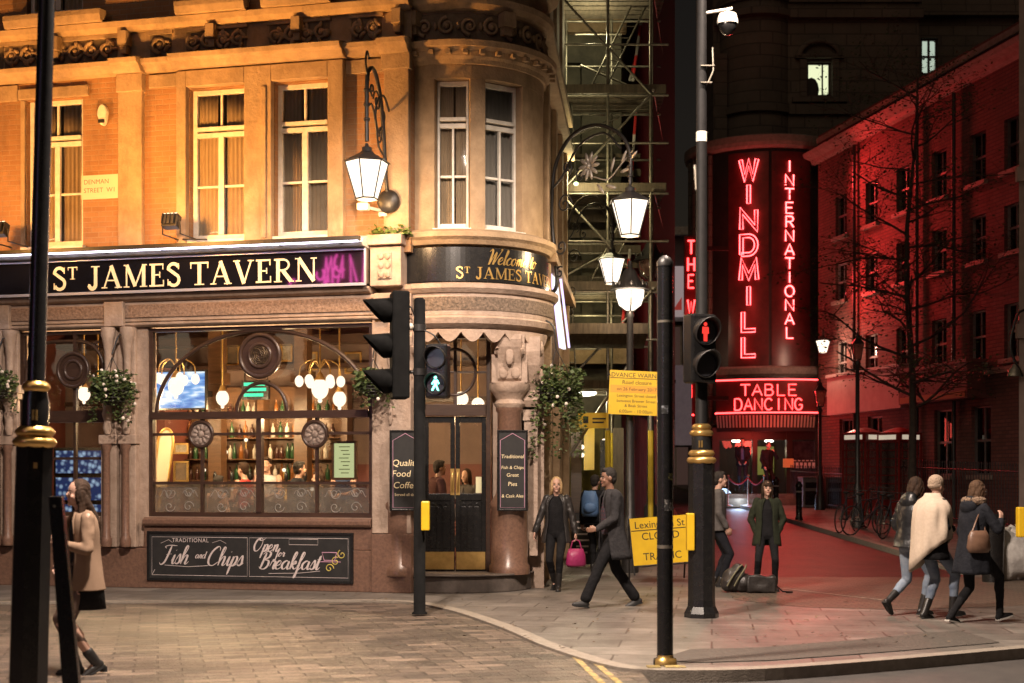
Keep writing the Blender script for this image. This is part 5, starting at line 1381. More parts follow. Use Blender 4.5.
# the house across the street, seen only as a reflection in the glass
ob = thing('opposite_building', 'dark building across the street whose neon is mirrored in the pub glass', 'building', (-15,-13,0))
mb = MB(); mb.wall(-60, 40, 0, 14, -13.4, -13, []); mb.build('wall', M['brick_red'], ob)
for k in range(14):
    x = -55+6.5*k; m2 = MB(); m2.box(x,x+1.6,-12.99,-12.9,6.2,8.4); w_o = m2.build('window', mat('dull_lit_window',(.3,.25,.2),rough=.5,emis=(1,.8,.55),estr=.5) if k == 0 else bpy.data.materials['dull_lit_window'], ob)
for x0, x1, z0, z1, c, e, lab in ((-27.5,-23.5,9.6,11.2,(1,.10,.5),12,'pink neon bars on the house across the street'),(-22.8,-20.8,9.4,11.4,(.25,.40,1),12,'blue neon panel on the house across the street'),(-24,-20,5.6,6.4,(1,.2,.4),22,'long pink neon tubes low on the house across the street'),(-18.5,-17,6.4,7.8,(.55,.8,1),24,'pale blue lit panel on the house across the street')):
    t = thing('neon_sign', lab, 'neon sign', ((x0+x1)/2,-12.8,z0)); m2 = MB(); n = 9
    rnd = random.Random(int(-x0*10))
    for k in range(n):
        cx, cz, rr, a0 = rnd.uniform(x0,x1), rnd.uniform(z0+.2,z1-.2), rnd.uniform(.12,.45), rnd.uniform(0,6)
        m2.tube([(cx+rr*math.cos(a0+q*.35), -12.7, cz+rr*1.2*math.sin(a0+q*.35)) for q in range(rnd.randrange(3,16))], .05, 5) if k % 2 else m2.tube([(cx,-12.7,z0+.1),(cx+rnd.uniform(-.3,.5),-12.7,z1-.1),(cx+rnd.uniform(.2,.7),-12.7,z0+rnd.uniform(.1,.8))], .05, 5)
    m2.tube([(x0,-12.7,z0),(x1,-12.7,z0)], .05, 5); m2.build('neon_tube', glow('street_neon_%d' % round(-x0), c, e), t)

# beer taps, glasses and small lamps on the counter
for i, px in enumerate((215,232,250,268,286,305)):
    p = PUB @ Vector((fx(px,2.95),2.95,1.27)); t = thing('beer_tap', 'brass beer tap standing on the bar counter', 'beer tap', tuple(p), ANG, 'beer taps along the bar counter')
    m2 = MB(); m2.lathe([(.05,p.z),(.03,p.z+.03),(.022,p.z+.28),(.035,p.z+.32)], p.x, p.y, 10, cap=True); m2.tube([(p.x,p.y,p.z+.28),(p.x-.03,p.y-.12,p.z+.27),(p.x-.03,p.y-.13,p.z+.2)], .012, 6); m2.build('column', M['brass'], t)
    m2 = MB(); m2.ell((p.x,p.y,p.z+.40), (.035,.03,.10), 8, 6); m2.build('handle', M['black_gloss'], t)
gl = glass('pint_glass', (.9,.88,.85), .2, .05)
for i, px in enumerate((178,192,240,262,290,312)):
    p = PUB @ Vector((fx(px,1.55 if i % 2 else 2.88),1.55 if i % 2 else 2.88,.94 if i % 2 else 1.27)); m2 = MB(); m2.lathe([(.028,p.z),(.03,p.z+.01),(.042,p.z+.15)], p.x, p.y, 12); tag(m2.build('pint_glass', gl), 'clear pint glass standing inside the pub window', 'glass', 'glasses inside the pub')
for i, (px, py, off) in enumerate(((204,470,4.0),(221,489,2.7),(233,489,2.7),(284,470,4.0),(297,452,4.0),(312,489,2.7),(246,440,4.1),(226,452,4.1))):
    c = pt(px,py,off); t = thing('bar_light', 'tiny warm bulb among the bottles and taps of the bar', 'light', tuple(c), ANG, 'tiny bulbs along the bar'); m2 = MB(); m2.ell(c, .035, 8, 6); m2.build('bulb', M['globe'], t); m2 = MB(); m2.tube([c+Vector((0,0,-.03)), c+Vector((0,0,-.16))], .012, 6); m2.build('holder', M['brass'], t)
# ================================================================== the end of the street: theatre with neon signs
WC = (9.0, 51.0); WR = 2.6
wz = lambda py, d=48.5: CZ+(HY-py)/F*d
wm = thing('neon_theatre', 'dark stone theatre with a rounded corner and red neon reading WINDMILL INTERNATIONAL', 'theatre', (WC[0],WC[1],gz(51)))
g0 = gz(48)-.05
mb = MB()
mb.lathe([(1.35,wz(145)+.3),(1.35,22.5)], 8.95, 52.0, 24, R(-200), R(20), smooth=False)
mb.box(9.9, 14.6, 51.35, 56, wz(150), 22.4); mb.box(7.35, 9.9, 52.0, 56, g0, 22.4)
mb.wall(9.9, 14.6, wz(150)-8, 22.38, 51.0, 51.345, [((807-512)/F*51, (831-512)/F*51, wz(96,51), wz(62,51))])
mb.box(7.25, 7.75, 51.2, 52.6, wz(155), wz(60,52))
twr = mb.build('tower', M['ashlar'], wm)
mb = MB()
for z, o in ((wz(28,52),.22),(wz(12,52),.12),(wz(122,52),.15)):
    mb.lathe([(1.34,z),(1.35+o,z+.05),(1.35+o,z+.3),(1.34,z+.38)], 8.95, 52.0, 24, R(-200), R(10), smooth=False); mb.box(9.92, 14.7, 51.0-o, 51.1, z, z+.36)
x0, x1 = (803-512)/F*51, (835-512)/F*51
mb.box(x0-.12, x0+.12, 50.88, 50.998, wz(97,51), wz(60,51)); mb.box(x1-.12, x1+.12, 50.88, 50.998, wz(97,51), wz(60,51)); mb.box(x0-.4, x1+.4, 50.8, 50.997, wz(103,51), wz(98,51)); 
xc = (x0+x1)/2
mb.tube([(xc+.72*math.cos(R(a)), 50.9, wz(57,51)+.55*math.sin(R(a))) for a in range(0,181,12)], .11, 6); mb.box(x0-.3, x1+.3, 50.84, 50.996, wz(59,51), wz(55,51))
for k in range(4): mb.box(10.6+k*.9, 11.1+k*.9, 50.9, 50.995, wz(20,51), wz(14,51))
mb.build('tower_moulding', M['ashlar'], wm)
lit_win = glow('lit_window', (.95,1,.62), .85)
a, b, c, d = (807-512)/F*51, (831-512)/F*51, wz(96,51), wz(62,51)
mb = MB(); 
for q in ((a,a+.07,c,d),(b-.07,b,c,d),(a+.07,b-.07,d-.07,d),(a+.07,b-.07,c,c+.07),((a+b)/2+.12,(a+b)/2+.17,c+.07,d-.07)): mb.box(q[0],q[1],51.1,51.16,q[2],q[3])
wd = mb.build('window', M['dark_wood'], wm); mb = MB(); mb.box(a,b,51.17,51.2,c,d); mb.build('pane', lit_win, wd)
mb = MB(); mb.ell(((a+b)/2-.25, 51.13, c+.25), (.28,.03,.45), 8, 6); mb.build('plant_silhouette', M['dark_room'], wd)
# rounded lower storeys
mb = MB(); mb.lathe([(WR,wz(432)),(WR,wz(142)),(WR-.8,wz(142)+.05)], WC[0], WC[1], 48, R(-200), R(20)); mb.box(9.5, 11.6, 51.0, 55, g0, wz(142)); mb.box(7.0,9.5,52.6,55.5,g0,wz(142))
low = mb.build('rounded_front', mat('dark_render', (.045,.030,.028), (.025,.018,.017), rough=.5, scale=2, bump=.2), wm)
mb = MB(); mb.lathe([(WR-.02,wz(146)-.1),(WR+.16,wz(146)),(WR+.20,wz(146)+.12),(WR+.20,wz(146)+.34),(WR-.02,wz(146)+.42)], WC[0], WC[1], 60, R(-200), R(10), smooth=False)
mb.lathe([(WR-.02,wz(371)-.2),(WR+.10,wz(371)-.1),(WR+.14,wz(371)+.1),(WR-.02,wz(371)+.2)], WC[0], WC[1], 60, R(-190), R(10), smooth=False)
mb.build('cornice', mat('red_lit_plaster', (.30,.22,.19), (.2,.15,.13), rough=.7, scale=8, bump=.3), wm)
mb = MB()
for a_ in (-172,-163,-153,-143):
    ar = R(a_); mb.tube([(WC[0]+(WR+.06)*math.cos(ar), WC[1]+(WR+.06)*math.sin(ar), z) for z in (g0, wz(150))], .10, 8)
mb.build('engaged_shaft', M['ashlar'], wm)
# neon letters standing off the curved front
def on_drum(a, z, r): return Vector((WC[0]+r*math.cos(a), WC[1]+r*math.sin(a), z))
def drum_angle(px, r=WR+.15):
    lo, hi = R(-175), R(-5)
    for _ in range(50):
        m = (lo+hi)/2; p = 512+F*(WC[0]+r*math.cos(m))/(WC[1]+r*math.sin(m))
        if p < px: lo = m
        else: hi = m
    return (lo+hi)/2
def outline(pl, h):
    L, Rr = offset(pl, h); return L + Rr[::-1]
def neon_word(sign, word, px, tops, hpx, wpx, double, tube, r=WR+.12):
    ac = drum_angle(px); d = WC[1]+WR*math.sin(ac); sc = d/F
    w = wpx*sc; h = hpx*sc
    for ch, y in zip(word, tops):
        m2 = MB(); zb = CZ+(HY-(y+hpx))*sc
        lw = w*(.4 if ch == 'I' else 1)
        for pl in STK[ch]:
            q = [((u-.5)*w, v*h) for u, v in pl]
            if double:
                o = outline(q, .058); m2.tube([on_drum(ac+x/r, zb+z, r) for x, z in o], tube, 5, closed=True)
            else: m2.tube([on_drum(ac+x/r, zb+z, r) for x, z in q], tube, 6)
        lt = m2.build('neon_letter', M['neon'] if double else M['neon_thin'], sign)
sgn = thing('neon_sign', 'tall curved neon sign with the red outlined word WINDMILL set vertically', 'neon sign', tuple(on_drum(drum_angle(748), wz(360), WR+.05)))
mb = MB(); a0, a1 = drum_angle(727), drum_angle(769); mb.lathe([(WR+.02,wz(366)),(WR+.05,wz(366)),(WR+.05,wz(152)),(WR+.02,wz(152))], WC[0], WC[1], 16, a0, a1, smooth=False)
board_m = mat('sign_back', (.12,.02,.02), (.07,.012,.012), rough=.35, scale=3)
mb.build('back_board', board_m, sgn)
neon_word(sgn, 'WINDMILL', 748.5, [160.3+25.35*k for k in range(8)], 18.4, 16.5, True, .020)
for py in (200, 300): lamp('neon_spill_light', 'POINT', on_drum(drum_angle(748), wz(py), WR+2.0), 38, (1,.05,.04), sgn, .35)
sg2 = thing('neon_sign', 'tall curved neon sign with the thin red word INTERNATIONAL set vertically', 'neon sign', tuple(on_drum(drum_angle(790), wz(345), WR+.05)))
mb = MB(); a0, a1 = drum_angle(772), drum_angle(812); mb.lathe([(WR+.02,wz(366)),(WR+.05,wz(366)),(WR+.05,wz(152)),(WR+.02,wz(152))], WC[0], WC[1], 16, a0, a1, smooth=False); mb.build('back_board', board_m, sg2)
neon_word(sg2, 'INTERNATIONAL', 790, [161.5+13.85*k for k in range(13)], 10.8, 9.2, False, .026)
for py in (190, 290): lamp('neon_spill_light', 'SPOT', (9.3, 46.4, wz(py)), 1000, (1,.05,.045), sg2, .4, (12.1, 40.5, wz(py)-1.5), R(100), .8)  # unseen spots added out in front of the sign to wash the terrace red
# projecting canopy
KR = WR+.75
cn = thing('canopy', 'red neon theatre canopy reading TABLE DANCING over the entrance', 'canopy', (WC[0]-.4, WC[1]-KR, wz(430)))
ca0, ca1 = drum_angle(716, KR), drum_angle(817, KR)
mb = MB(); mb.arc(WC, WR+.145, KR, math.degrees(ca0), math.degrees(ca1), wz(414,47.7), wz(378,47.7), 30)
mb.build('fascia', mat('canopy_face', (.10,.02,.02), (.07,.015,.015), rough=.3, scale=4), cn)
mb = MB()
for py in (379.5, 412.5): mb.tube([on_drum(ca0+(ca1-ca0)*k/30, wz(py,47.7), KR+.04) for k in range(31)], .028, 6)
mb.tube([on_drum(ca0, wz(379,47.7), KR-.0+.03), on_drum(ca0, wz(379,47.7), WR+.2)], .024, 6); mb.tube([on_drum(ca0, wz(413,47.7), KR+.03), on_drum(ca0, wz(413,47.7), WR+.2)], .024, 6)
mb.build('neon_tube', glow('canopy_neon', (1,.05,.05), 7), cn)
def canopy_word(txt, pxc, py, hpx, wpx, gap):
    tot = len(txt)*wpx+(len(txt)-1)*gap; x = pxc-tot/2; sc = 47.7/F; rr = KR+.05
    ac = drum_angle(pxc, KR)
    for ch in txt:
        m2 = MB(); off = (x+wpx/2-pxc)*sc
        for pl in STK[ch]:
            q = [((u-.5)*wpx*sc*(.3 if ch == 'I' and False else 1), v*hpx*sc) for u, v in pl]
            m2.tube([on_drum(ac+(off+a)/rr/max(.6,math.cos(ac+PI/2)), CZ+(HY-py)*sc+b, rr) for a, b in q], .024, 6)
        m2.build('neon_letter', glow('canopy_letters', (1,.36,.32), 6) if ch == 'T' and False else M['canopy_letter'], cn); x += wpx+gap
M['canopy_letter'] = glow('canopy_letters', (1,.04,.04), 8.0)
canopy_word('TABLE', 769, 395.5, 11, 9.5, 2.2); canopy_word('DANCING', 768.5, 410, 11.5, 8, 2.0)
mb = MB()
n = 60
for k in range(n):
    a = ca0+(ca1-ca0)*(k+.5)/n
    if k % 2 == 0: mb.add([on_drum(a-R(.55), wz(415,47.7), KR-.02), on_drum(a+R(.55), wz(415,47.7), KR-.02), on_drum(a+R(.55), wz(430,47.7), KR-.10), on_drum(a-R(.55), wz(430,47.7), KR-.10)], [(0,1,2,3)])
mb.build('striped_fringe', mat('cream_stripe', (.35,.26,.2), rough=.8), cn)
mb = MB(); mb.lathe([(KR-.10,wz(431,47.7)),(KR-.035,wz(414.5,47.7))], WC[0], WC[1], 40, ca0, ca1); mb.build('fringe', mat('black_fringe', (.02,.012,.012), rough=.9), cn)
lamp('neon_spill_light', 'POINT', on_drum((ca0+ca1)/2, wz(440), KR+1.3), 90, (1,.07,.05), cn, .5)
lamp('neon_spill_light', 'POINT', (8.2, 45.5, 3.2), 60, (1,.10,.07), cn, .6)
# entrance: lobby behind the rounded front
mb = MB(); dz = 48.6
for px0, px1 in ((712,719),(752,757),(786,792),(815,822)): mb.box((px0-512)/F*dz, (px1-512)/F*dz, dz-.1, dz+.2, gz(dz), wz(428,dz))
mb.box((719-512)/F*dz, (752-512)/F*dz, dz-.08, dz+.1, wz(440,dz), wz(428,dz)); mb.box((757-512)/F*dz,(786-512)/F*dz,dz-.08,dz+.1,wz(440,dz),wz(428,dz)); mb.box((792-512)/F*dz,(815-512)/F*dz,dz-.08,dz+.1,wz(440,dz),wz(428,dz))
mb.build('entrance_frame', mat('dark_bronze', (.05,.04,.035), rough=.4, metal=.5), wm)
mb = MB(); mb.box(6.9, 10.8, 50.6, 50.7, gz(50), wz(420)); mb.box(6.9, 10.8, 48.8, 50.59, wz(424), wz(420)); mb.box(6.8, 6.9, 48.8, 50.7, gz(49), wz(424))
mb.build('lobby_wall', M['dark_room'], wm)
mb = MB(); mb.box((792-512)/F*dz, (815-512)/F*dz, dz, dz+.1, gz(dz), wz(441,dz)); mb.build('poster_panel', mat('blue_black_panel', (.02,.022,.03), (.06,.06,.07), rough=.25, scale=4), wm)
mb = MB(); mb.box((719-512)/F*dz, (752-512)/F*dz, dz+.02, dz+.03, gz(dz)+.1, wz(441,dz)); mb.build('pane', M['glass'], wm)
for px, py in ((736,441),(769,441)):
    p = W(px,py,49.4); t = thing('ceiling_light', 'small white lobby downlight in the theatre doorway', 'light', tuple(p), 0, 'lobby downlights'); m2 = MB(); m2.ell(p, (.16,.06,.05)); m2.build('lens', glow('lobby_lens',(1,.95,.8),7), t); lamp('lobby_light','POINT',p-Vector((0,.1,.35)),9,(1,.8,.55),t,.1)
# green-yellow lit shrub-like panel
p = W(766,455,50.2); t = thing('lit_panel', 'dim yellow-green backlit panel inside the theatre lobby', 'panel', tuple(p)); m2 = MB(); m2.box(p.x-.35,p.x+.28,50.2,50.3,p.z-.7,p.z+.3); m2.build('screen', mat('dim_green', (.05,.06,.02), rough=.5, emis=(.40,.42,.08), estr=.25), t)
# poster right of the door
p = W(793,463,48.3); t = thing('poster_frame', 'small orange and white poster case right of the theatre door', 'poster', (p.x,p.y,p.z-.2)); m2 = MB(); m2.box(p.x-.33,p.x+.02,48.3,48.36,p.z-.15,p.z+.15); m2.build('poster', mat('orange_poster', (.5,.16,.05), rough=.6, emis=(.9,.25,.08), estr=.18), t)
m2 = MB(); m2.box(p.x+.03,p.x+.75,48.3,48.36,p.z-.18,p.z+.1); m2.build('poster', brick('white_cards', (.6,.55,.5),(.5,.45,.4),(.05,.03,.03),.14,.24, msize=.03), t)
# blue floor lights
for k in range(6):
    p = W(724+6.2*k, 503.5+(k%2)*1.2, 47.2); p.z = gz(47.2)+.10
    o = MB(); o.lathe([(.10,p.z),(.09,p.z+.05),(.05,p.z+.09),(.0,p.z+.10)], p.x, p.y, 10); tag(o.build('floor_light', glow('blue_floor',(.55,.75,1),5)), 'blue-white light dome set in the floor before the theatre door', 'light', 'floor lights at the theatre door')
lamp('floor_glow', 'POINT', W(740,498,46.8), 45, (.5,.7,1), None, .3)
# rope barrier
rp_ = [W(728,0,46.5), W(748,0,46.9), W(764,0,46.5)]
for i, p in enumerate(rp_):
    z = gz(p.y)+.09; t = thing('rope_post', ['slim chrome rope post left of the theatre doorway','slim chrome rope post in the middle of the theatre doorway','slim chrome rope post right of the theatre doorway'][i], 'post', (p.x,p.y,z), 0, 'rope posts')
    m2 = MB(); m2.lathe([(.16,z),(.15,z+.03),(.025,z+.05),(.025,z+.95),(.045,z+.97),(.045,z+1.0),(0.01,z+1.02)], p.x, p.y, 10); m2.build('post', M['galv'], t)
    if i:
        q = rp_[i-1]; m2 = MB(); m2.tube([Vector((q.x+(p.x-q.x)*k/8, q.y+(p.y-q.y)*k/8, z+.92-.22*math.sin(PI*k/8))) for k in range(9)], .025, 6); tag(m2.build('rope', mat('red_rope',(.2,.02,.03),rough=.8)), ['', 'red rope sagging between the left and middle posts','red rope sagging between the middle and right posts'][i], 'rope')
# vertical blade sign THE WINDMILL
p = W(691,300,45.0); t = thing('blade_sign', 'narrow vertical red neon blade sign reading THE WINDMILL left of the theatre', 'neon sign', (p.x,p.y,p.z-2))
bx = p.x; bw = .20
m2 = MB(); m2.box(bx-bw,bx+bw,45.0,45.25,wz(440,45),wz(236,45)); m2.box(bx+bw,bx+1.2,45.08,45.16,wz(250,45),wz(246,45)); m2.box(bx+bw,bx+1.2,45.08,45.16,wz(400,45),wz(396,45)); m2.build('case', board_m, t)
y = 240
for ch in 'THE WINDMILL':
    if ch == ' ': y += 8; continue
    m2 = MB(); sc = 45/F
    for pl in STK[ch]: m2.tube([(bx+(u-.5)*.22, 44.96, CZ+(HY-(y+14))*sc+v*13*sc) for u, v in pl], .030, 5)
    m2.build('neon_letter', M['canopy_letter'], t); y += 17
lamp('neon_spill_light', 'POINT', (bx-.2, 44.2, wz(310,45)), 25, (1,.06,.05), t, .3)

# tall dark block behind, on the right
mb = MB(); X0 = (886-512)/F*58; wl_ = ((921-512)/F*58, (938-512)/F*58, wz(74,58), wz(38,58))
t = thing('office_block', 'dark tall building behind the theatre with one lit sash window', 'building', (20,60,0))
mb.wall(X0, 34, 0, 25, 58, 58.4, [wl_]); mb.box(X0, 34, 58.41, 68, 0, 24.9)
mb.build('wall', M['ashlar'], t)
m2 = MB(); m2.box(X0, 34, 57.7, 57.99, wz(150,58), wz(140,58)); m2.box(X0,34,57.6,57.985,wz(18,58),wz(8,58)); m2.build('string_course', M['ashlar'], t)
a,b,c,d = wl_; m2 = MB()
for q in ((a,a+.08,c,d),(b-.08,b,c,d),(a,b,d-.08,d),(a,b,c,c+.08),((a+b)/2-.04,(a+b)/2+.04,c,d),(a,b,(c+d)/2-.04,(c+d)/2+.04)): m2.box(q[0],q[1],58.1+.01*(q[0]==a),58.2,q[2],q[3])
wd = m2.build('window', M['dark_wood'], t); m2 = MB(); m2.box(a,b,58.25,58.3,c,d); m2.build('pane', glow('cool_window',(.75,.9,.72),.55), wd)

# ================================================================== red terrace on the right
RP0 = Vector((10.46,48,0)); RP1 = Vector((12.87,36.4,0)); RL = (RP1-RP0).length
RANG = math.atan2(RP1.y-RP0.y, RP1.x-RP0.x)
RF = Matrix.Translation(RP0) @ Matrix.Rotation(RANG, 4, 'Z')   # local x runs towards the camera, y into the building
ru = (RP1-RP0).normalized()
def rx_(px):
    k = (px-512)/F; return (k*RP0.y-RP0.x)/(ru.x-k*ru.y)
def rz_(py, px): return CZ+(HY-py)/F*(RP0.y+rx_(px)*ru.y)
RE = RL+4.5
rb = thing('brick_terrace', 'dark red painted brick terrace with rows of sash windows lit by the neon', 'building', tuple(RP0), RANG)
cols = [841, 871.5, 903, 939, 977.6, 1013]
RZ = [(rz_(210,841), rz_(169,841)), (rz_(262,841), rz_(229,841)), (rz_(343,841), rz_(300,841))]
RZ = [(9.6,10.95),(7.5,8.72),(4.75,6.17)]
holes = []; 
for px in cols:
    for z0, z1 in RZ: holes.append((rx_(px)-.42, rx_(px)+.42, z0, z1))
gh = [(rx_(p)-.5, rx_(p)+.5, 1.75, 3.6) for p in (846, 875, 943, 981)]
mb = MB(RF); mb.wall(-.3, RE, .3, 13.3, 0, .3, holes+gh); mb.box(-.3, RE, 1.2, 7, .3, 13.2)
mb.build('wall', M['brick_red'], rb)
mb = MB(RF); mb.profile([(-.002,12.35),(-.12,12.4),(-.16,12.5),(-.40,12.58),(-.44,12.72),(-.002,12.80)], -.6, RE); mb.box(-.3, RE, -.07, -.002, 13.02, 13.2)
mb.box(-.3, rx_(832), -.5, -.003, 13.0, 13.24) if False else None
mb.box(-.28, RE, -.10, -.003, 4.40, 4.56)
mb.build('cornice', mat('painted_cornice', (.34,.26,.22), (.24,.18,.15), rough=.7, scale=6), rb)
M['neon_glow_blind'] = mat('neon_glow_blind',(.5,.3,.28),(.4,.2,.19),rough=.9,scale=3,emis=(1,.16,.14),estr=.35); M['grey_frame'] = mat('grey_frame',(.30,.26,.24),(.22,.19,.18),rough=.5); M['dark_frame'] = mat('dark_frame',(.12,.10,.095),rough=.5)  # blind emission stands in for red neon mirrored in the panes
rnd = random.Random(5)
for i, h in enumerate(holes+gh):
    a,b,c,d = h; m2 = MB(RF); f = .05; y = .10
    for q in ((a,a+f,c,d),(b-f,b,c,d),(a+f,b-f,d-f,d),(a+f,b-f,c,c+f)): m2.box(q[0]+.002*(q[0]==a),q[1],y,y+.06,q[2],q[3]-.002)
    zm = (c+d)/2; m2.box(a+f,b-f,y-.015,y+.05,zm-.03,zm+.03); xm_ = (a+b)/2; m2.box(xm_-.015,xm_+.015,y+.01,y+.045,c+f,d-f)
    wd = m2.build('window', M['grey_frame'] if i % 3 else M['dark_frame'], rb)
    m2 = MB(RF); m2.box(a-.10,b+.10,-.12,-.002,c-.12,c-.002); m2.build('sill', M['kerb'], wd)
    m2 = MB(RF); m2.box(a+.01,b-.01,y+.061,y+.066,c+.01,d-.01); m2.build('pane', M['glass_dark'], wd)
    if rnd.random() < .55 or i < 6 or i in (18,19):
        m2 = MB(RF); hgt = rnd.uniform(.35,.9); m2.box(a+.02,b-.02,y+.09,y+.11,d-(d-c)*hgt,d-.02); m2.build('blind', M['neon_glow_blind'] if i in (0,1,2,3,4) or i == 18 or i == 19 else M['curtain'], wd)
mb = MB(RF)
for px in (857, 920, 957):
    x = rx_(px); mb.tube([(x,-.10,.4),(x,-.10,12.3)], .055, 8)
mb.build('drainpipe', M['black_iron'], rb)
mb = MB(RF); a, b = rx_(835), rx_(909); mb.box(a,b,-.28,-.004,3.75,4.97); mb.box(a,b,-.34,-.004,4.972,5.07); mb.build('shop_fascia', mat('pale_fascia', (.42,.33,.30), (.33,.25,.23), rough=.5, scale=2), rb)
mb = MB(RF); a, b = rx_(916), rx_(986); mb.box(a,b,-.55,-.004,3.8,4.74); mb.box(a-.05,b+.05,-.6,-.004,4.742,4.84); 
fs2 = mb.build('shop_fascia', mat('maroon_fascia', (.16,.07,.06), (.12,.05,.045), rough=.5, scale=2), rb)
mb = MB(RF); mb.box(a+.1,b-.1,-.565,-.551,3.83,4.0); mb.build('gold_band', mat('ochre_band',(.35,.18,.06),rough=.5), fs2)
# wall lantern at the near-left end and a red one lower
p = W(823,351,46.6); t = thing('wall_lantern', 'bright lit lantern on the corner of the red terrace beside the theatre canopy', 'lantern', (p.x,p.y,p.z+.55)); lantern_parts(t, .8); m2 = MB(); m2.tube([(p.x,p.y,p.z+.55),(p.x,p.y,p.z+.7),(p.x+.3,p.y+1.4,p.z+.72)], .03, 6); m2.build('bracket', M['black_iron'], t); lamp('lantern_light','POINT',(p.x-.1,p.y-.45,p.z),110,(1,.55,.38),t,.15)
p = W(820,397,44.0)
def lamp_post(p, label, s=1.0, lit=True, energy=40, group='street lamp posts'):
    """short post with a lantern standing on it"""
    g = gz(p.y); t = thing('lamp_post', label, 'street lamp', (p.x,p.y,g), 0, group)
    m2 = MB(); m2.lathe([(.16,g),(.16,g+.5),(.11,g+.6),(.10,g+1.1),(.06,g+1.2),(.05,p.z-.55*s),(.09,p.z-.5*s),(.05,p.z-.38*s)], p.x, p.y, 12, cap=True); m2.tube([(p.x-.3,p.y,p.z-.7*s),(p.x+.3,p.y,p.z-.7*s)], .02, 6); m2.build('post', M['black_iron'], t)
    tt = Matrix.Translation((p.x,p.y,p.z+.38*s)); old = MATW[t]; MATW[t] = old
    n = 4
    def rot(r, z): return [(p.x+r*math.cos(2*PI*(i+.5)/n), p.y+r*math.sin(2*PI*(i+.5)/n), p.z+z*s) for i in range(n)]
    a, b = rot(.26*s,.22), rot(.14*s,-.34)
    m2 = MB(); m2.add(rot(.30*s,.22)+rot(.09*s,.42), [(3,2,1,0),(4,5,6,7)]+[(i,(i+1)%4,4+(i+1)%4,4+i) for i in range(4)]); m2.lathe([(.08*s,p.z+.42*s),(.09*s,p.z+.5*s),(.03*s,p.z+.55*s),(.02*s,p.z+.66*s)], p.x, p.y, 8, cap=True); m2.build('roof', M['black_iron'], t)
    m2 = MB(); [m2.tube([a[i],b[i]], .014*s, 4) for i in range(4)]; m2.tube(b,.02*s,4,closed=True); m2.build('cage', M['black_iron'], t)
    a, b = rot(.25*s,.21), rot(.135*s,-.33); m2 = MB(); m2.add(a+b, [(i,(i+1)%4,4+(i+1)%4,4+i) for i in range(4)]+[(4,5,6,7)]); m2.build('glass', M['lantern'] if lit else M['amber_glass'], t)
    if lit and energy: lamp('lantern_light', 'POINT', (p.x,p.y-.35*s,p.z), energy, (1,.72,.45), t, .15)
    return t
M['amber_glass'] = glass('dim_lantern', (.5,.35,.3), .1, .1, .4, (.5,.3,.25))
lamp_post(p, 'unlit red-tinted lantern post standing before the theatre canopy', .85, False)
lamp_post(W(857.5,350,35.5), 'slim dark lamp post standing among the parked bicycles', .7, False)

# ================================================================== lit shopfront far left of the theatre
t = thing('far_building', 'pale low building with shop windows closing the side street left of the theatre', 'building', (5.5,66,gz(66)))
z_ = lambda py: CZ+(HY-py)/F*66
mb = MB(); fx0, fx1 = 4.0, 9.0
hol = [((p0-512)/F*66,(p1-512)/F*66,z_(q1),z_(q0)) for p0,p1,q0,q1 in ((646,655,325,370),(664,682,325,400),(646,655,395,470),(662,690,420,488))]
mb.wall(fx0, fx1, gz(66)-.1, z_(232), 66, 66.4, hol); mb.build('wall', mat('mauve_render', (.16,.115,.12), (.12,.085,.09), rough=.7, scale=2), t)
mb = MB(); mb.box(fx0-.1, fx1+.1, 65.6, 66.3, z_(236), z_(228)); mb.box(fx0,fx1,65.7,65.99,z_(322),z_(316)); mb.build('cornice', M['lead'], t)
mb = MB(); mb.box(fx0,fx1,67.2,67.3,gz(66),z_(240)); mb.box(fx0,fx1,66.41,67.2,z_(236),z_(234)); mb.build('interior', mat('lit_interior', (.3,.22,.2), rough=.9, emis=(1,.55,.45), estr=.05), t)
for h in hol:
    a,b,c,d = h; m2 = MB(); [m2.box(q[0],q[1],66.05,66.12,q[2],q[3]) for q in ((a,a+.08,c,d),(b-.08,b,c,d),(a+.08,b-.08,d-.08,d),(a+.08,b-.08,c,c+.08))]; m2.box((a+b)/2-.03,(a+b)/2+.03,66.06,66.11,c+.08,d-.08); wd = m2.build('window', M['white_paint'], t); m2 = MB(); m2.box(a,b,66.13,66.14,c,d); m2.build('pane', M['glass'], wd)
for p0,p1,q0,q1,cc,e,lab in ((656,684,268,318,(.8,.62,.62),.28,'pale pink lit shop sign high on the far building'),):
    a,b,c,d = (p0-512)/F*65.4,(p1-512)/F*65.4,z_(q1),z_(q0); tt = thing('shop_sign', lab, 'sign', ((a+b)/2,65.5,c)); m2 = MB(); m2.box(a,b,65.42,65.58,c,d); m2.build('case', mat('pink_lit_sign', (.4,.3,.3), rough=.5, emis=cc, estr=e), tt)
    m2 = MB(); m2.add([(a+.1,65.41,d-.1),(a+.9,65.41,d-.1),(a+.1,65.41,d-.9)], [(0,1,2)]); m2.add([(b-.5,65.41,c+.3),(b-.1,65.41,c+.3),(b-.1,65.41,c+.9)], [(0,1,2)]); m2.build('red_triangle', mat('red_print',(.5,.06,.05),rough=.5,emis=(.8,.1,.08),estr=.25), tt)
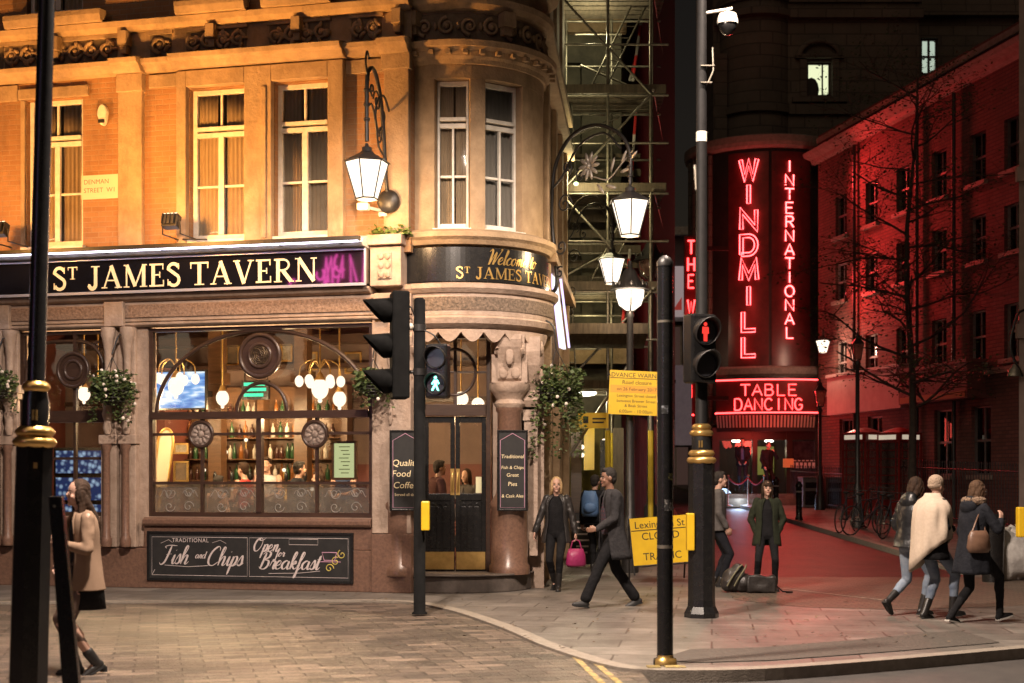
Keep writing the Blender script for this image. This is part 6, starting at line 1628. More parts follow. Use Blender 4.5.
p = W(684,415,40.0); tt = thing('projecting_sign', 'pale blank box sign projecting over the far left pavement', 'sign', (p.x,p.y,p.z-.8)); m2 = MB(); m2.box(p.x-.22,p.x+.22,40,40.3,p.z-.85,p.z+1.4); m2.build('case', mat('cool_sign_face',(.5,.45,.47),(.35,.3,.33),rough=.4,scale=3,emis=(.8,.6,.65),estr=.06), tt); m2 = MB(); m2.box(p.x-.24,p.x+.24,39.98,40.32,p.z-.9,p.z-.851); m2.box(p.x-.9,p.x-.221,40.1,40.2,p.z+.9,p.z+1.0); m2.build('bracket', M['black_iron'], tt)

# ================================================================== scaffolded building beyond the pub
sb = thing('scaffolded_building', 'dark building wrapped in scaffold behind the corner pub', 'building', (2.0,32,gz(32)))
mb = MB(); sw_h = [(1.25,2.2,gz(30)+.2,3.0)]
mb.wall(.45, 2.35, .0, 16, 30.6, 30.9, sw_h + [(.8,1.5,5.2,7.2),(.8,1.5,8.6,10.6),(1.75,2.2,5.2,7.2)]); 
pts = [(2.36,30.61),(5.0,47),(.45,47),(.45,30.91),(2.36,30.91)]
mb.prismh(pts, 3.4, 16); mb.prismh([(2.2,31.5),(4.85,47),(.45,46.9),(.45,31.5)], 0, 3.39)
mb.build('wall', mat('grimy_stucco', (.12,.105,.075), (.05,.045,.035), rough=.9, scale=1.5, bump=.4), sb)
mb = MB(); mb.box(.45,2.5,30.3,30.599,4.1,4.6); mb.box(.45,2.45,30.4,30.598,11.2,11.5); mb.box(.5,2.4,30.45,30.597,7.6,7.8); mb.build('string_course', M['stone'], sb)
p = W(592,470,30.9); m2 = MB(); m2.box(1.25,2.2,31.2,31.25,gz(30)+.2,2.95); m2.build('lit_doorway', mat('yellow_hoarding',(.30,.23,.04),(.14,.11,.03),rough=.6,scale=1.2), sb)
def tubes_thing():
    t = thing('scaffold', 'tall tube scaffold with plank decks beside the pub side wall', 'scaffold', (2.0,28.6,gz(28.6)))
    ys = [28.2, 29.7]; xs = [.95, 1.9, 2.75]
    H = 15.5
    sx = lambda x, y: x + (y-28.2)*.12
    for x in xs:
        for y in ys:
            m2 = MB(); m2.tube([(sx(x,y),y,gz(y)),(sx(x,y),y,H)], .030, 8); st = m2.build('standard', M['galv'], t)
            m2 = MB(); m2.tube([(sx(x,y),y,gz(y)+.01),(sx(x,y),y,2.6)], .055, 8); m2.build('yellow_sleeve', mat('yellow_foam',(.55,.40,.02),(.45,.32,.02),rough=.6,scale=5) if 'yf' not in M else M['yf'], st)
    for y in (32.2, 35.0, 38.5):
        x = 2.75+(y-28.2)*.155; m2 = MB(); m2.tube([(x,y,gz(y)),(x,y,H)], .03, 8); m2.build('standard', M['galv'], t)
    for z in [3.4+1.95*k for k in range(7)]:
        for y in ys:
            m2 = MB(); m2.tube([(.75,y,z),(3.1,y,z)], .027, 8); m2.build('ledger', M['galv'], t)
            m2 = MB(); m2.tube([(.75,y-.01,z+1.0),(3.1,y-.01,z+1.0)], .024, 8); m2.build('guard_rail', M['galv'], t)
        m2 = MB(); m2.tube([(2.78,28.0,z+.05),(4.35,38.8,z+.05)], .027, 8); m2.build('ledger', M['galv'], t)
        for k in range(5):
            m2 = MB(); y = 28.3+.28*k; m2.box(.72,3.05,y,y+.22,z+.03,z+.07); m2.build('plank', M['plank'], t)
        m2 = MB(); m2.box(.72,3.05,28.14,28.168,z+.03,z+.20); m2.build('toe_board', M['plank'], t)
    for i, z in enumerate([3.4+1.95*k for k in range(6)]):
        a, b = ((.95,2.75) if i % 2 == 0 else (2.75,.95)); m2 = MB(); m2.tube([(a,28.12,z),(b,28.12,z+1.95)], .025, 8); m2.build('brace', M['galv'], t)
    m2 = MB(); m2.box(2.9,2.92,28.4,28.41,3,4) if False else m2.add([(2.80,28.25,3.2),(4.45,38.9,3.4),(4.45,38.9,15.6),(2.80,28.25,15.6)],[(0,1,2,3)]); m2.build('shade_sheet', mat('dark_shade_sheet',(.03,.03,.028),(.018,.018,.017),rough=.95,scale=12), t, solid=.01)  # opaque dark sheet added to hide the red-lit wall and keep this side dark
    for k in range(9):
        m2 = MB(); z = 5.75+.32*k; m2.box(.8,2.7,29.85,29.88,z,z+.16); m2.build('louvre_board', M['plank'], t)
    rnd = random.Random(8)
    for k in range(16):
        m2 = MB(); z = 3.6+.72*k; x = rnd.uniform(.8,1.4); m2.tube([(x,29.0+.3*(k%3),z),(x+rnd.uniform(.9,1.5),29.0+.3*(k%3),z+rnd.choice((0,0,0,.5,-.4)))], .022, 6); m2.build('transom', M['galv'], t)
    for k in range(6):
        m2 = MB(); z = 3.5+1.95*k; a = 1.0+.5*(k%2); m2.tube([(a,28.6,z),(a+.95*(1 if k%2 else -.1),28.9,z+1.95)], .02, 6); m2.tube([(a+.3,28.6,z),(a+.3+.95*(1 if k%2 else -.1),28.9,z+1.95)], .02, 6); [m2.tube([(a+.95*(1 if k%2 else -.1)*q/8,28.6+.3*q/8,z+1.95*q/8),(a+.3+.95*(1 if k%2 else -.1)*q/8,28.6+.3*q/8,z+1.95*q/8)], .012, 5) for q in range(1,8)]; m2.build('ladder', M['galv'], t)
    m2 = MB(); m2.tube([(.8,28.05,1.6),(2.3,28.05,3.9)], .03, 8); m2.build('brace', M['galv'], t)
    return t
M['yf'] = mat('yellow_foam', (.55,.40,.02), (.45,.32,.02), rough=.6, scale=5)
tubes_thing()
# fan boards just above the pavement
t = thing('protection_fan', 'timber protection deck jutting from the scaffold above the pavement', 'scaffold deck', (1.9,28,3.5))
mb = MB(); mb.add([(.75,27.2,4.42),(2.6,27.2,4.42),(2.6,28.1,4.22),(.75,28.1,4.22),(.75,27.2,4.62),(2.6,27.2,4.62),(2.6,28.1,4.26),(.75,28.1,4.26)], [(0,3,2,1),(4,5,6,7),(0,1,5,4),(1,2,6,5),(2,3,7,6),(3,0,4,7)]); mb.build('deck', M['plank'], t)
# red and white warning poles leaning up the side
mred = brick('red_white_pole', (.5,.03,.03),(.45,.03,.03),(.55,.5,.45), 4.0, .9, msize=.20, bump=0, rough=.4)
for k, (a, b) in enumerate((((629,215,29),(637,95,31)), ((633,80,30),(643,8,32)), ((630,80,31),(640,40,32)), ((622,330,28),(630,250,29.5)))):
    m2 = MB(); m2.tube([W(*a), W(*b)], .035, 7); tag(m2.build('warning_pole', mred), ['red and white banded tube leaning on the scaffold beside the flowered lantern','red and white banded tube at the top right of the scaffold','short red and white banded tube near the scaffold top','lowest red and white banded tube by the lantern posts'][k], 'pole')
lamp('scaffold_glow', 'POINT', (1.6, 29.2, 4.9), 26, (1,.86,.45), sb, .2)
p = W(586,393,28.9); t = thing('bulkhead_light', 'small bright site light under the scaffold deck', 'light', tuple(p)); m2 = MB(); m2.ell(p, (.22,.06,.07)); m2.build('lens', glow('site_lens',(1,.95,.72),4), t); lamp('site_light','POINT',p+Vector((0,-.25,-.2)),60,(1,.88,.55),t,.1)
p = W(560,200,26.9); t = thing('bulkhead_light', 'greenish site light fixed behind the pub corner', 'light', (1.25,27.7,7.4)); m2 = MB(); m2.ell((1.25,27.75,7.4), (.05,.04,.04)); m2.build('lens', glow('green_lens',(.75,1,.45),3), t); lamp('site_light','POINT',(1.35,27.5,7.4),80,(1,.88,.48),t,.1); lamp('site_light','POINT',(1.6,28.8,10.6),60,(1,.9,.52),t,.1)
for k, (px, py, d) in enumerate(((582,447,29.5),(582,455,29.8),(604,441,30.2))):
    p = W(px,py,d); t = thing('pendant_lamp', ['tiny bright bulb hanging under the scaffold, upper left','tiny bright bulb hanging under the scaffold, lower left','tiny bright bulb hanging by the yellow columns'][k], 'lamp', tuple(p)); m2 = MB(); m2.ell(p, .05); m2.build('bulb', M['globe'], t); m2 = MB(); m2.tube([p, p+Vector((0,0,.5))], .01, 5); m2.build('flex', M['black_iron'], t)
# yellow notice under the deck
p = W(593.5,420.5,27.6); t = thing('site_notice', 'small yellow panel notice fixed under the scaffold deck', 'sign', tuple(p)); m2 = MB(); m2.box(p.x-.29,p.x+.29,27.6,27.63,p.z-.15,p.z+.15); m2.build('panel', M['yellow'], t); m2 = MB(); m2.box(p.x-.2,p.x-.1,27.59,27.599,p.z-.05,p.z+.08); m2.box(p.x-.02,p.x+.24,27.59,27.599,p.z+.02,p.z+.05); m2.box(p.x-.02,p.x+.2,27.59,27.599,p.z-.05,p.z-.02); m2.build('print', M['ink'], t)

# ================================================================== lamp posts and signs on the left pavement
def globe_post(p, label, s=1.0, energy=60, lit=True):
    g = gz(p.y); t = thing('lamp_post', label, 'street lamp', (p.x,p.y,g), 0, 'street lamp posts')
    m2 = MB(); m2.lathe([(.15,g),(.15,g+.9),(.09,g+1.0),(.075,g+2.2),(.055,p.z-.5*s),(.08,p.z-.45*s),(.05,p.z-.36*s)], p.x, p.y, 12, cap=True); m2.build('post', M['black_iron'], t)
    m2 = MB(); m2.lathe([(.37*s,p.z+.02*s),(.34*s,p.z+.06*s),(.22*s,p.z+.16*s),(.14*s,p.z+.30*s),(.12*s,p.z+.36*s),(.05*s,p.z+.42*s),(.03*s,p.z+.55*s)], p.x, p.y, 16, cap=True)
    for k in range(8):
        a = 2*PI*k/8; m2.ell((p.x+.30*s*math.cos(a), p.y+.30*s*math.sin(a), p.z+.12*s), (.03*s,.03*s,.06*s), 6, 5)
    m2.build('hood', M['black_iron'], t)
    m2 = MB(); m2.lathe([(.26*s,p.z+.01),(.25*s,p.z-.12*s),(.20*s,p.z-.26*s),(.08*s,p.z-.35*s)], p.x, p.y, 16, cap=True); m2.build('globe', M['lantern'] if lit else M['amber_glass'], t)
    m2 = MB(); [m2.tube([(p.x+.27*s*math.cos(a), p.y+.27*s*math.sin(a), p.z),(p.x+.21*s*math.cos(a), p.y+.21*s*math.sin(a), p.z-.26*s),(p.x+.08*s*math.cos(a), p.y+.08*s*math.sin(a), p.z-.36*s)], .012*s, 4) for a in (0,PI/2,PI,3*PI/2)]; m2.build('cage', M['black_iron'], t)
    if lit: lamp('lantern_light', 'POINT', (p.x,p.y-.42*s,p.z-.1), energy, (1,.74,.5), t, .15)
    return t
globe_post(W(630,291,24.6), 'lit hooded globe lamp post standing behind the yellow road closure sign', .95, 70)
globe_post(W(651,262,29.0), 'tall unlit hooded lamp post partly hidden by the slim signal pole', 1.0, 0, False)
lamp_post(W(652,322,48.0), 'small distant lit lantern post far along the side street', .75, True, 40)
# yellow warning sign on the lamp post
d = 24.3; z0, z1 = CZ+(HY-415)/F*d, CZ+(HY-371)/F*d; x0, x1 = (609-512)/F*d, (664-512)/F*d
t = thing('warning_sign', 'yellow ADVANCE WARNING road closure sign on the hooded lamp post', 'sign', ((x0+x1)/2,d,z0))
frS = Matrix.Translation(((x0+x1)/2,d,(z0+z1)/2)) @ Matrix.Rotation(R(2.5),4,'Y')
hw, hh = (x1-x0)/2, (z1-z0)/2
mb = MB(frS); mb.box(-hw,hw,0,.02,-hh,hh); mb.build('panel', M['yellow'], t)
mb = MB(frS); 
for txt, sz, zz in (('ADVANCE WARNING',.105,.265),('Road closure',.095,.145),('on 26 February 2017',.08,.035),('Lexington Street closed',.07,-.075),('between Brewer Street',.07,-.165),('& Beak Street',.07,-.245),('6:00am - 10:00am',.08,-.345)):
    mb.text(txt, sz, (0,-.001,zz), depth=.001, align='CENTER')
mb.box(-hw+.01,hw-.01,-.003,-.0005,hh-.135,hh-.125)
mb.build('lettering', M['ink'], t)
mb = MB(frS); mb.box(-hw+.02,hw-.02,-.0006,-.0002,-.005,.125); mb.build('orange_strip', mat('orange_strip',(.75,.36,.03),rough=.5), t)
mb = MB(); 
for zz in (z0+.15, z1-.15): mb.tube([((630-512)/F*24.6+.12*math.cos(a), 24.55+.13*math.sin(a), zz) for a in [2*PI*i/14 for i in range(14)]], .012, 5, closed=True)
mb.build('clip', M['galv'], t)
# road closed sign on its folding frame
d = 22.3; s_ = d/F
t = thing('road_closed_sign', 'yellow folding floor sign reading Lexington St CLOSED TO TRAFFIC', 'sign', ((660-512)*s_,d,0))
frS = Matrix.Translation(((661-512)*s_, d, CZ+(HY-540)*s_)) @ Matrix.Rotation(R(8),4,'Z') @ Matrix.Rotation(R(-4),4,'Y') @ Matrix.Rotation(R(-8),4,'X')
hw, hh = .47, .37
mb = MB(frS); mb.box(-hw,hw,0,.025,-hh,hh); mb.build('panel', M['yellow'], t)
mb = MB(frS)
for txt, sz, zz in (('Lexington St',.16,.205),('CLOSED',.165,.02),('TO',.10,-.12),('TRAFFIC',.165,-.30)): mb.text(txt, sz, (0,-.001,zz), depth=.001, align='CENTER')
mb.box(-hw+.01,hw-.01,-.003,-.0005,.165,.178); mb.build('lettering', M['ink'], t)
mb = MB(frS); mb.tube([(-hw,.03,hh),(-hw,.03,-hh-.15)], .015, 6); mb.tube([(hw,.03,hh),(hw,.03,-hh-.15)], .015, 6); mb.tube([(-hw,.03,hh-.02),(-hw+.02,.55,-hh-.22)], .015, 6); mb.tube([(hw,.03,hh-.02),(hw-.02,.55,-hh-.22)], .015, 6); mb.tube([(-hw,.03,-hh-.02),(hw,.03,-hh-.02)], .012, 6); mb.build('frame', M['black_iron'], t)
# dark A-board of the shop under the scaffold
d = 25.6; p = W(583,496,d); t = thing('pavement_board', 'small black chalk A-board on the pavement behind the blonde woman', 'chalkboard', (p.x,d,gz(d)+.004))
frA = Matrix.Translation((p.x,d,gz(d)+.004)) @ Matrix.Rotation(R(-6),4,'X'); mb = MB(frA); mb.box(-.20,.20,0,.02,.05,.98); mb.build('panel', M['slate'], t)
mb = MB(frA); [mb.box(-.12+.02*(k%2),.12-.02*(k%3),-.004,-.001,.80-.11*k,.83-.11*k) for k in range(6)]; mb.build('chalk_lines', M['chalk'], t)
mb = MB(frA); mb.box(-.23,-.20,-.01,.03,0,1.02); mb.box(.20,.23,-.01,.03,0,1.02); mb.box(-.2,.2,-.01,.03,.98,1.02); mb.tube([(-.2,.02,1.0),(-.2,.45,.06)], .015, 5); mb.tube([(.2,.02,1.0),(.2,.45,.06)], .015, 5); mb.build('frame', M['dark_wood'], t)

# clutter under the scaffold: site door, boards, timber and a cable drum
for i, (px, py0, py1, d, m_, lab) in enumerate(((575,432,560,29.4,M['dark_wood'],'dark timber board leaning under the scaffold at the left'),(604,440,560,29.9,M['black_gloss'],'tall black board standing under the scaffold in the middle'),(617,428,560,29.5,M['plank'],'rough timber board leaning under the scaffold at the right'),(588,428,470,30.2,M['yellow'],'yellow panel high on the hoarding under the scaffold'))):
    a = W(px,py0,d); b = W(px,py1,d); z0 = max(gz(d)+.005, b.z) if py1 > 500 else b.z; m2 = MB(); m2.add([(a.x-.10,d-.25,z0),(a.x+.12,d-.25,z0),(a.x+.14,d,a.z),(a.x-.08,d,a.z),(a.x-.10,d-.21,z0),(a.x+.12,d-.21,z0),(a.x+.14,d+.04,a.z),(a.x-.08,d+.04,a.z)],[(0,1,2,3),(7,6,5,4),(0,4,5,1),(1,5,6,2),(2,6,7,3),(3,7,4,0)]); tag(m2.build('timber_board' if i != 3 else 'yellow_panel', m_), lab, 'board')
# ================================================================== poles and signals in the foreground
def gold_band(m2, x, y, z, r): m2.lathe([(r,z),(r+.02,z+.015),(r+.035,z+.04),(r+.02,z+.065),(r,z+.08)], x, y, 20)
# lamp column on the far left
d = 9.8; s_ = d/F; x = (27-512)*s_; g = -.055
t = thing('lamp_column', 'thick black lamp column with gilt collars at the far left', 'lamp column', (x,d,g))
lean = .018
frP = Matrix.Translation((x,d,g)) @ Matrix.Rotation(R(1.55),4,'Y')
mb = MB(frP); zc = CZ+(HY-445)*s_-g
mb.lathe([(.17,0),(.17,.15),(.135,.2),(.128,zc)], 0, 0, 8, cap=True, smooth=False); mb.build('base_shaft', M['black_gloss'], t)
mb = MB(frP); mb.lathe([(.09,zc),(.09,zc+.30),(.06,zc+.44),(.056,zc+2.5),(.05,8.6)], 0, 0, 20, cap=True); mb.build('shaft', M['black_gloss'], t)
mb = MB(frP); 
for zz, r in ((zc-.02,.115),(zc+.05,.10),(zc+.36,.062)): gold_band(mb, 0, 0, zz, r)
mb.build('gilt_collar', M['gold'], t)
mb = MB(frP)
for k in range(2): mb.box(.01+.022*k,.022+.022*k,-.1,-.088,zc+.17,zc+.24)
mb.box(.04,.065,-.131,-.126,zc-.16,zc-.12); mb.build('gilt_mark', M['gold'], t)
mb = MB(frP); mb.tube([(0,0,8.5),(.3,.15,8.75),(1.0,.5,8.85)], .035, 8); mb.cbox((1.25,.62,8.84), (.38,.14,.06), R(27)); mb.build('luminaire', M['black_iron'], t)
mb = MB(frP); mb.cbox((1.25,.62,8.77), (.30,.10,.008), R(27)); mb.build('lens', glow('street_lens',(1,.75,.45),12), t)
lamp('street_light', 'SPOT', frP @ Vector((1.25,.62,8.7)), 7800, (1,.81,.67), t, .25, frP @ Vector((2.6,3.6,0)), R(128), .3)
# leaning flat post beside it
t = thing('leaning_post', 'flat dark metal post leaning beside the lamp column', 'post', ((70-512)/F*8.4,8.4,-.1))
mb = MB(); a, b = W(54.5,496,8.4), W(70,683,8.4); e = b+(b-a)*.55; u = Vector((1,0,0))
w0, w1 = 6.5/F*8.4, 8.5/F*8.4
mb.add([a-u*w0,a+u*w0,e+u*w1*1.1,e-u*w1*1.1]+[q+Vector((0,.06,0)) for q in (a-u*w0,a+u*w0,e+u*w1*1.1,e-u*w1*1.1)], [(0,1,2,3),(7,6,5,4),(0,4,5,1),(1,5,6,2),(2,6,7,3),(3,7,4,0)]); mb.build('post', M['black_gloss'], t, bevel=.006)
mb = MB(); mb.ell(a+Vector((0,.03,-.06)), (.012,.05,.012), 8, 6); mb.build('bolt', M['galv'], t)

M['hood_black'] = mat('matt_hood',(.006,.006,.006),(.010,.010,.010),rough=.85,scale=9,spec=.1)
def ped_head(t, c, yaw, lit, s=1.0, wf=1.0):
    """two-aspect pedestrian head facing local -y; lit 'red' or 'green'"""
    fr = Matrix.Translation(c) @ Matrix.Rotation(yaw,4,'Z') @ Matrix.Scale(s,4)
    m2 = MB(fr); m2.box(-.15,.15,0,.20,-.36,.36); hd = m2.build('signal_head', M['black_gloss'], t, bevel=.03)
    for k, zz in enumerate((.17,-.17)):
        m2 = MB(fr); n = 20
        pts = lambda r, y: [(r*math.cos(2*PI*i/n), y-(.07 if math.sin(2*PI*i/n) > -.2 else .01)*0, zz+r*math.sin(2*PI*i/n)) for i in range(n)]
        o, b_ = [], []
        for i in range(n):
            a = 2*PI*i/n; dep = .17*max(.18, .5+.5*math.sin(a)); o.append((.138*math.cos(a),-dep,zz+.138*math.sin(a))); b_.append((.138*math.cos(a),-.001,zz+.138*math.sin(a)))
        m2.add(o+b_, [(i,(i+1)%n,n+(i+1)%n,n+i) for i in range(n)], True); m2.build('visor', M['black_iron'], hd, solid=.008)
        on = (lit == 'red' and k == 0) or (lit == 'green' and k == 1)
        m2 = MB(fr); m2.prism([(.125*math.cos(2*PI*i/n), zz+.125*math.sin(2*PI*i/n)) for i in range(n)], -.012, -.002)
        m2.build('lens', mat('dark_lens_on' if on else 'dark_lens', (.03,.03,.035), rough=.15) , hd)
        if on:
            m2 = MB(fr); y0 = -.02
            m2.prism([(.02*math.cos(2*PI*i/10), zz+.078+.02*math.sin(2*PI*i/10)) for i in range(10)], y0, y0+.006)
            if lit == 'green':
                m2.prism([(-.02,zz+.05),(.03,zz+.05),(.055,zz+.0),(.04,zz-.01),(.022,zz+.018),(.02,zz-.02),(.05,zz-.095),(.028,zz-.095),(.0,zz-.035),(-.035,zz-.095),(-.058,zz-.088),(-.02,zz-.015),(-.02,zz+.015),(-.045,zz-.012),(-.055,zz+.0)], y0, y0+.006)
            else:
                m2.prism([(-.035,zz+.05),(.035,zz+.05),(.04,zz-.02),(.022,zz-.02),(.02,zz-.10),(-.02,zz-.10),(-.022,zz-.02),(-.04,zz-.02)], y0, y0+.006)
            m2.build('lit_man', glow('green_man',(.18,1,.72),5) if lit == 'green' else glow('red_man',(1,.05,.035),1.2), hd)
    return fr
# signal pole before the pub
d = 17.2; s_ = d/F; x = (419.5-512)*s_
t = thing('signal_pole', 'slim dark signal pole before the pub door with a black head and a green man', 'traffic signal', (x,d,0))
mb = MB(); mb.lathe([(.095,.0),(.09,.02),(.072,.03),(.070,CZ+(HY-300)*s_),(.045,CZ+(HY-298)*s_)], x, d, 18, cap=True); mb.build('pole', M['hood_black'], t)
ped_head(t, (x+.20, d-.06, CZ+(HY-371)*s_), R(-14), 'green', .92)
# vehicle head seen edge-on, its three hoods facing left
hx = x-.235; zt, zb = CZ+(HY-292)*s_, CZ+(HY-399)*s_; hz = (zt+zb)/2; hh = (zt-zb)/2
frV = Matrix.Translation((hx,d,hz)) @ Matrix.Rotation(R(-78),4,'Z')
mb = MB(frV); mb.box(-.16,.16,-.11,.10,-hh,hh); hd = mb.build('vehicle_head', M['hood_black'], t, bevel=.025)
for zz in (hh*.66, 0, -hh*.66):
    m2 = MB(frV); n = 20; o, b_ = [], []
    for i in range(n):
        a = 2*PI*i/n; dep = .34*(.62+.38*math.sin(a)); o.append((.135*math.cos(a),-.11-dep,zz+.135*math.sin(a)-.02)); b_.append((.145*math.cos(a),-.111,zz+.145*math.sin(a)))
    m2.add(o+b_, [(i,(i+1)%n,n+(i+1)%n,n+i) for i in range(n)], True); m2.build('hood', M['hood_black'], hd, solid=.01)
    m2 = MB(frV); m2.prism([(.13*math.cos(2*PI*i/n), zz+.13*math.sin(2*PI*i/n)) for i in range(n)], -.125, -.112); m2.build('lens', mat('dark_lens',(.04,.03,.03),rough=.15), hd)
mb = MB(); 
for zz in (CZ+(HY-328)*s_, CZ+(HY-372)*s_): mb.tube([(hx+.09,d,zz),(x-.06,d,zz)], .022, 8); mb.lathe([(.08,zz-.04),(.08,zz+.04)], x, d, 14)
scroll(mb, [(x-.05,d-.02,CZ+(HY-318)*s_),(x-.10,d-.06,CZ+(HY-308)*s_),(x-.16,d-.05,CZ+(HY-306)*s_)], .010)
scroll(mb, [(x+.05,d-.03,CZ+(HY-330)*s_),(x+.18,d-.05,CZ+(HY-336)*s_),(x+.27,d-.02,CZ+(HY-346)*s_)], .010)
mb.build('bracket', M['black_iron'], t)
mb = MB(); mb.ell((x-.11,d-.06,CZ+(HY-327)*s_), (.045,.04,.045)); mb.build('junction_cap', M['white_paint'], t)
mb = MB(); mb.box(x+.03,x+.13,d-.19,d-.06,CZ+(HY-530)*s_,CZ+(HY-501)*s_); mb.build('push_button_box', M['yellow'], t, bevel=.012)
# slim pole nearest the kerb
d = 12.5; s_ = d/F; x = (665-512)*s_
t = thing('signal_pole', 'slim black pole with a pointed cap standing at the pavement kerb', 'pole', (x,d,0))
mb = MB(); zt = CZ+(HY-262)*s_; mb.lathe([(.105,0),(.10,.05),(.075,.06),(.071,.1),(.070,zt-.04)], x, d, 20, cap=True); mb.build('pole', M['black_gloss'], t)
mb = MB(); mb.lathe([(.074,zt-.04),(.074,zt+.0),(.045,zt+.04),(.02,zt+.055)], x, d, 20, cap=True); mb.build('cap', M['black_iron'], t)
mb = MB(); mb.lathe([(.108,.003),(.106,.05),(.0765,.062),(.0765,.085)], x, d, 20, a0=R(-150), a1=R(-30)); mb.build('gilt_band', M['gold'], t)
for a_, z_, w_, h_, c_ in ((-100,1.35,.5,.10,(.5,.48,.45)),(-70,1.62,.35,.06,(.45,.42,.1)),(-120,2.2,.4,.07,(.3,.32,.36))):
    mb = MB(); mb.lathe([(.0712,z_),(.0712,z_+h_)], x, d, 6, a0=R(a_), a1=R(a_)+w_*2); mb.build('sticker', weather(mat('torn_sticker',c_,rough=.7),dark=(.02,.02,.02),amount=1,scale=22,stretch=(1,1,1),lo=.42,hi=.52), t)
mb = MB(); mb.lathe([(.0715,1.02),(.0715,1.05)], x, d, 20); mb.lathe([(.0715,3.0),(.0715,3.02)], x, d, 20); mb.build('strap', M['galv'], t)
mb = MB(); 
for i, (a, b) in enumerate(((646,659),(664,684))):
    p, q = G(a,672.5,-.055), G(b,672.5,-.055); mb.box(p[0],q[0],p[1]-.16,p[1]-.02,-.054,.012)
tag(mb.build('kerb_marker', mat('worn_kerb_yellow',(.45,.33,.08),(.16,.13,.09),rough=.7,scale=14)), 'worn yellow paint blocks on the kerb below the slim pole', 'marking')
# thick octagonal signal post with gilt collars and red man
d = 16.8; s_ = d/F; x = (701.5-512)*s_
t = thing('signal_post', 'thick black lamp column with gilt collars carrying the red man signal', 'traffic signal', (x,d,0))
zt = CZ+(HY-462)*s_
mb = MB(); mb.lathe([(.205,0),(.205,.05),(.165,.13),(.160,.2),(.155,zt)], x, d, 8, cap=True, smooth=False); mb.build('base_shaft', M['black_gloss'], t)
mb = MB(); mb.lathe([(.115,zt),(.115,zt+.34),(.072,zt+.40),(.064,zt+3.5),(.058,9.0)], x, d, 20, cap=True); mb.build('shaft', mat('matt_black_shaft',(.008,.008,.008),(.014,.013,.013),rough=.6,scale=12,spec=.2), t)
mb = MB(); [gold_band(mb,x,d,zz,r) for zz,r in ((zt-.02,.145),(zt+.06,.125),(zt+.30,.11),(zt+.37,.085))]; mb.build('gilt_collar', M['gold'], t)
mb = MB(); [mb.box(x-.05+.03*k,x-.032+.03*k,d-.125,d-.112,zt+.17,zt+.25) for k in range(2)]; mb.build('gilt_mark', M['gold'], t)
mb = MB(); mb.lathe([(.066,CZ+(HY-142)*s_),(.066,CZ+(HY-132)*s_)], x, d, 16); mb.build('white_band', M['white_paint'], t)
ped_head(t, (x+.005, d-.24, CZ+(HY-350)*s_), R(24), 'red', 1.12)
mb = MB(); mb.box(x-.19,x-.10,d-.16,d-.02,CZ+(HY-550)*s_,CZ+(HY-513)*s_); mb.build('push_button_box', M['yellow'], t, bevel=.012)
mb = MB(); zz = CZ+(HY-12)*s_; mb.tube([(x,d,zz-.02),(x+.36,d-.04,zz+.03)], .018, 8); mb.tube([(x+.3,d-.05,zz+.03),(x+.3,d-.05,zz-.03)], .02, 8); mb.build('camera_arm', M['white_paint'], t)
mb = MB(); c = (x+.30,d-.05,CZ+(HY-24)*s_); mb.lathe([(.02,c[2]+.13),(.10,c[2]+.10),(.125,c[2]+.02),(.125,c[2]-.02)], c[0], c[1], 18); cd = mb.build('camera_dome', M['white_paint'], t)
mb = MB(); mb.ell((c[0],c[1],c[2]-.02), (.11,.11,.13), 16, 10); mb.build('dome_glass', M['black_gloss'], cd)
mb = MB(); zz = CZ+(HY-68)*s_; mb.box(x-.02,x+.14,d-.09,d-.05,zz,zz+.012); mb.box(x-.02,x+.11,d-.1,d-.05,zz-.20,zz-.188); mb.tube([(x+.07,d-.07,zz-.19),(x+.13,d-.07,zz-.05),(x+.12,d-.07,zz+.22)], .012, 6); mb.tube([(x-.08,d,CZ+(HY-165)*s_),(x-.06,d,CZ+(HY-190)*s_)], .02, 6); mb.build('antenna', M['galv'], t)
mb = MB(); zz = 9.0; mb.tube([(x,d,8.95),(x+.2,d-.5,9.2),(x+.5,d-1.6,9.25)], .03, 8); mb.cbox((x+.58,d-1.95,9.24), (.13,.36,.06), R(-13)); mb.build('luminaire', M['black_iron'], t)
mb = MB(); mb.cbox((x+.58,d-1.95,9.172), (.10,.30,.008), R(-13)); mb.build('lens', bpy.data.materials['street_lens'], t)
lamp('street_light', 'SPOT', (x+.58,d-1.95,9.1), 3300, (1,.80,.66), t, .25, (x+.2,d-1.2,0), R(140), .4)

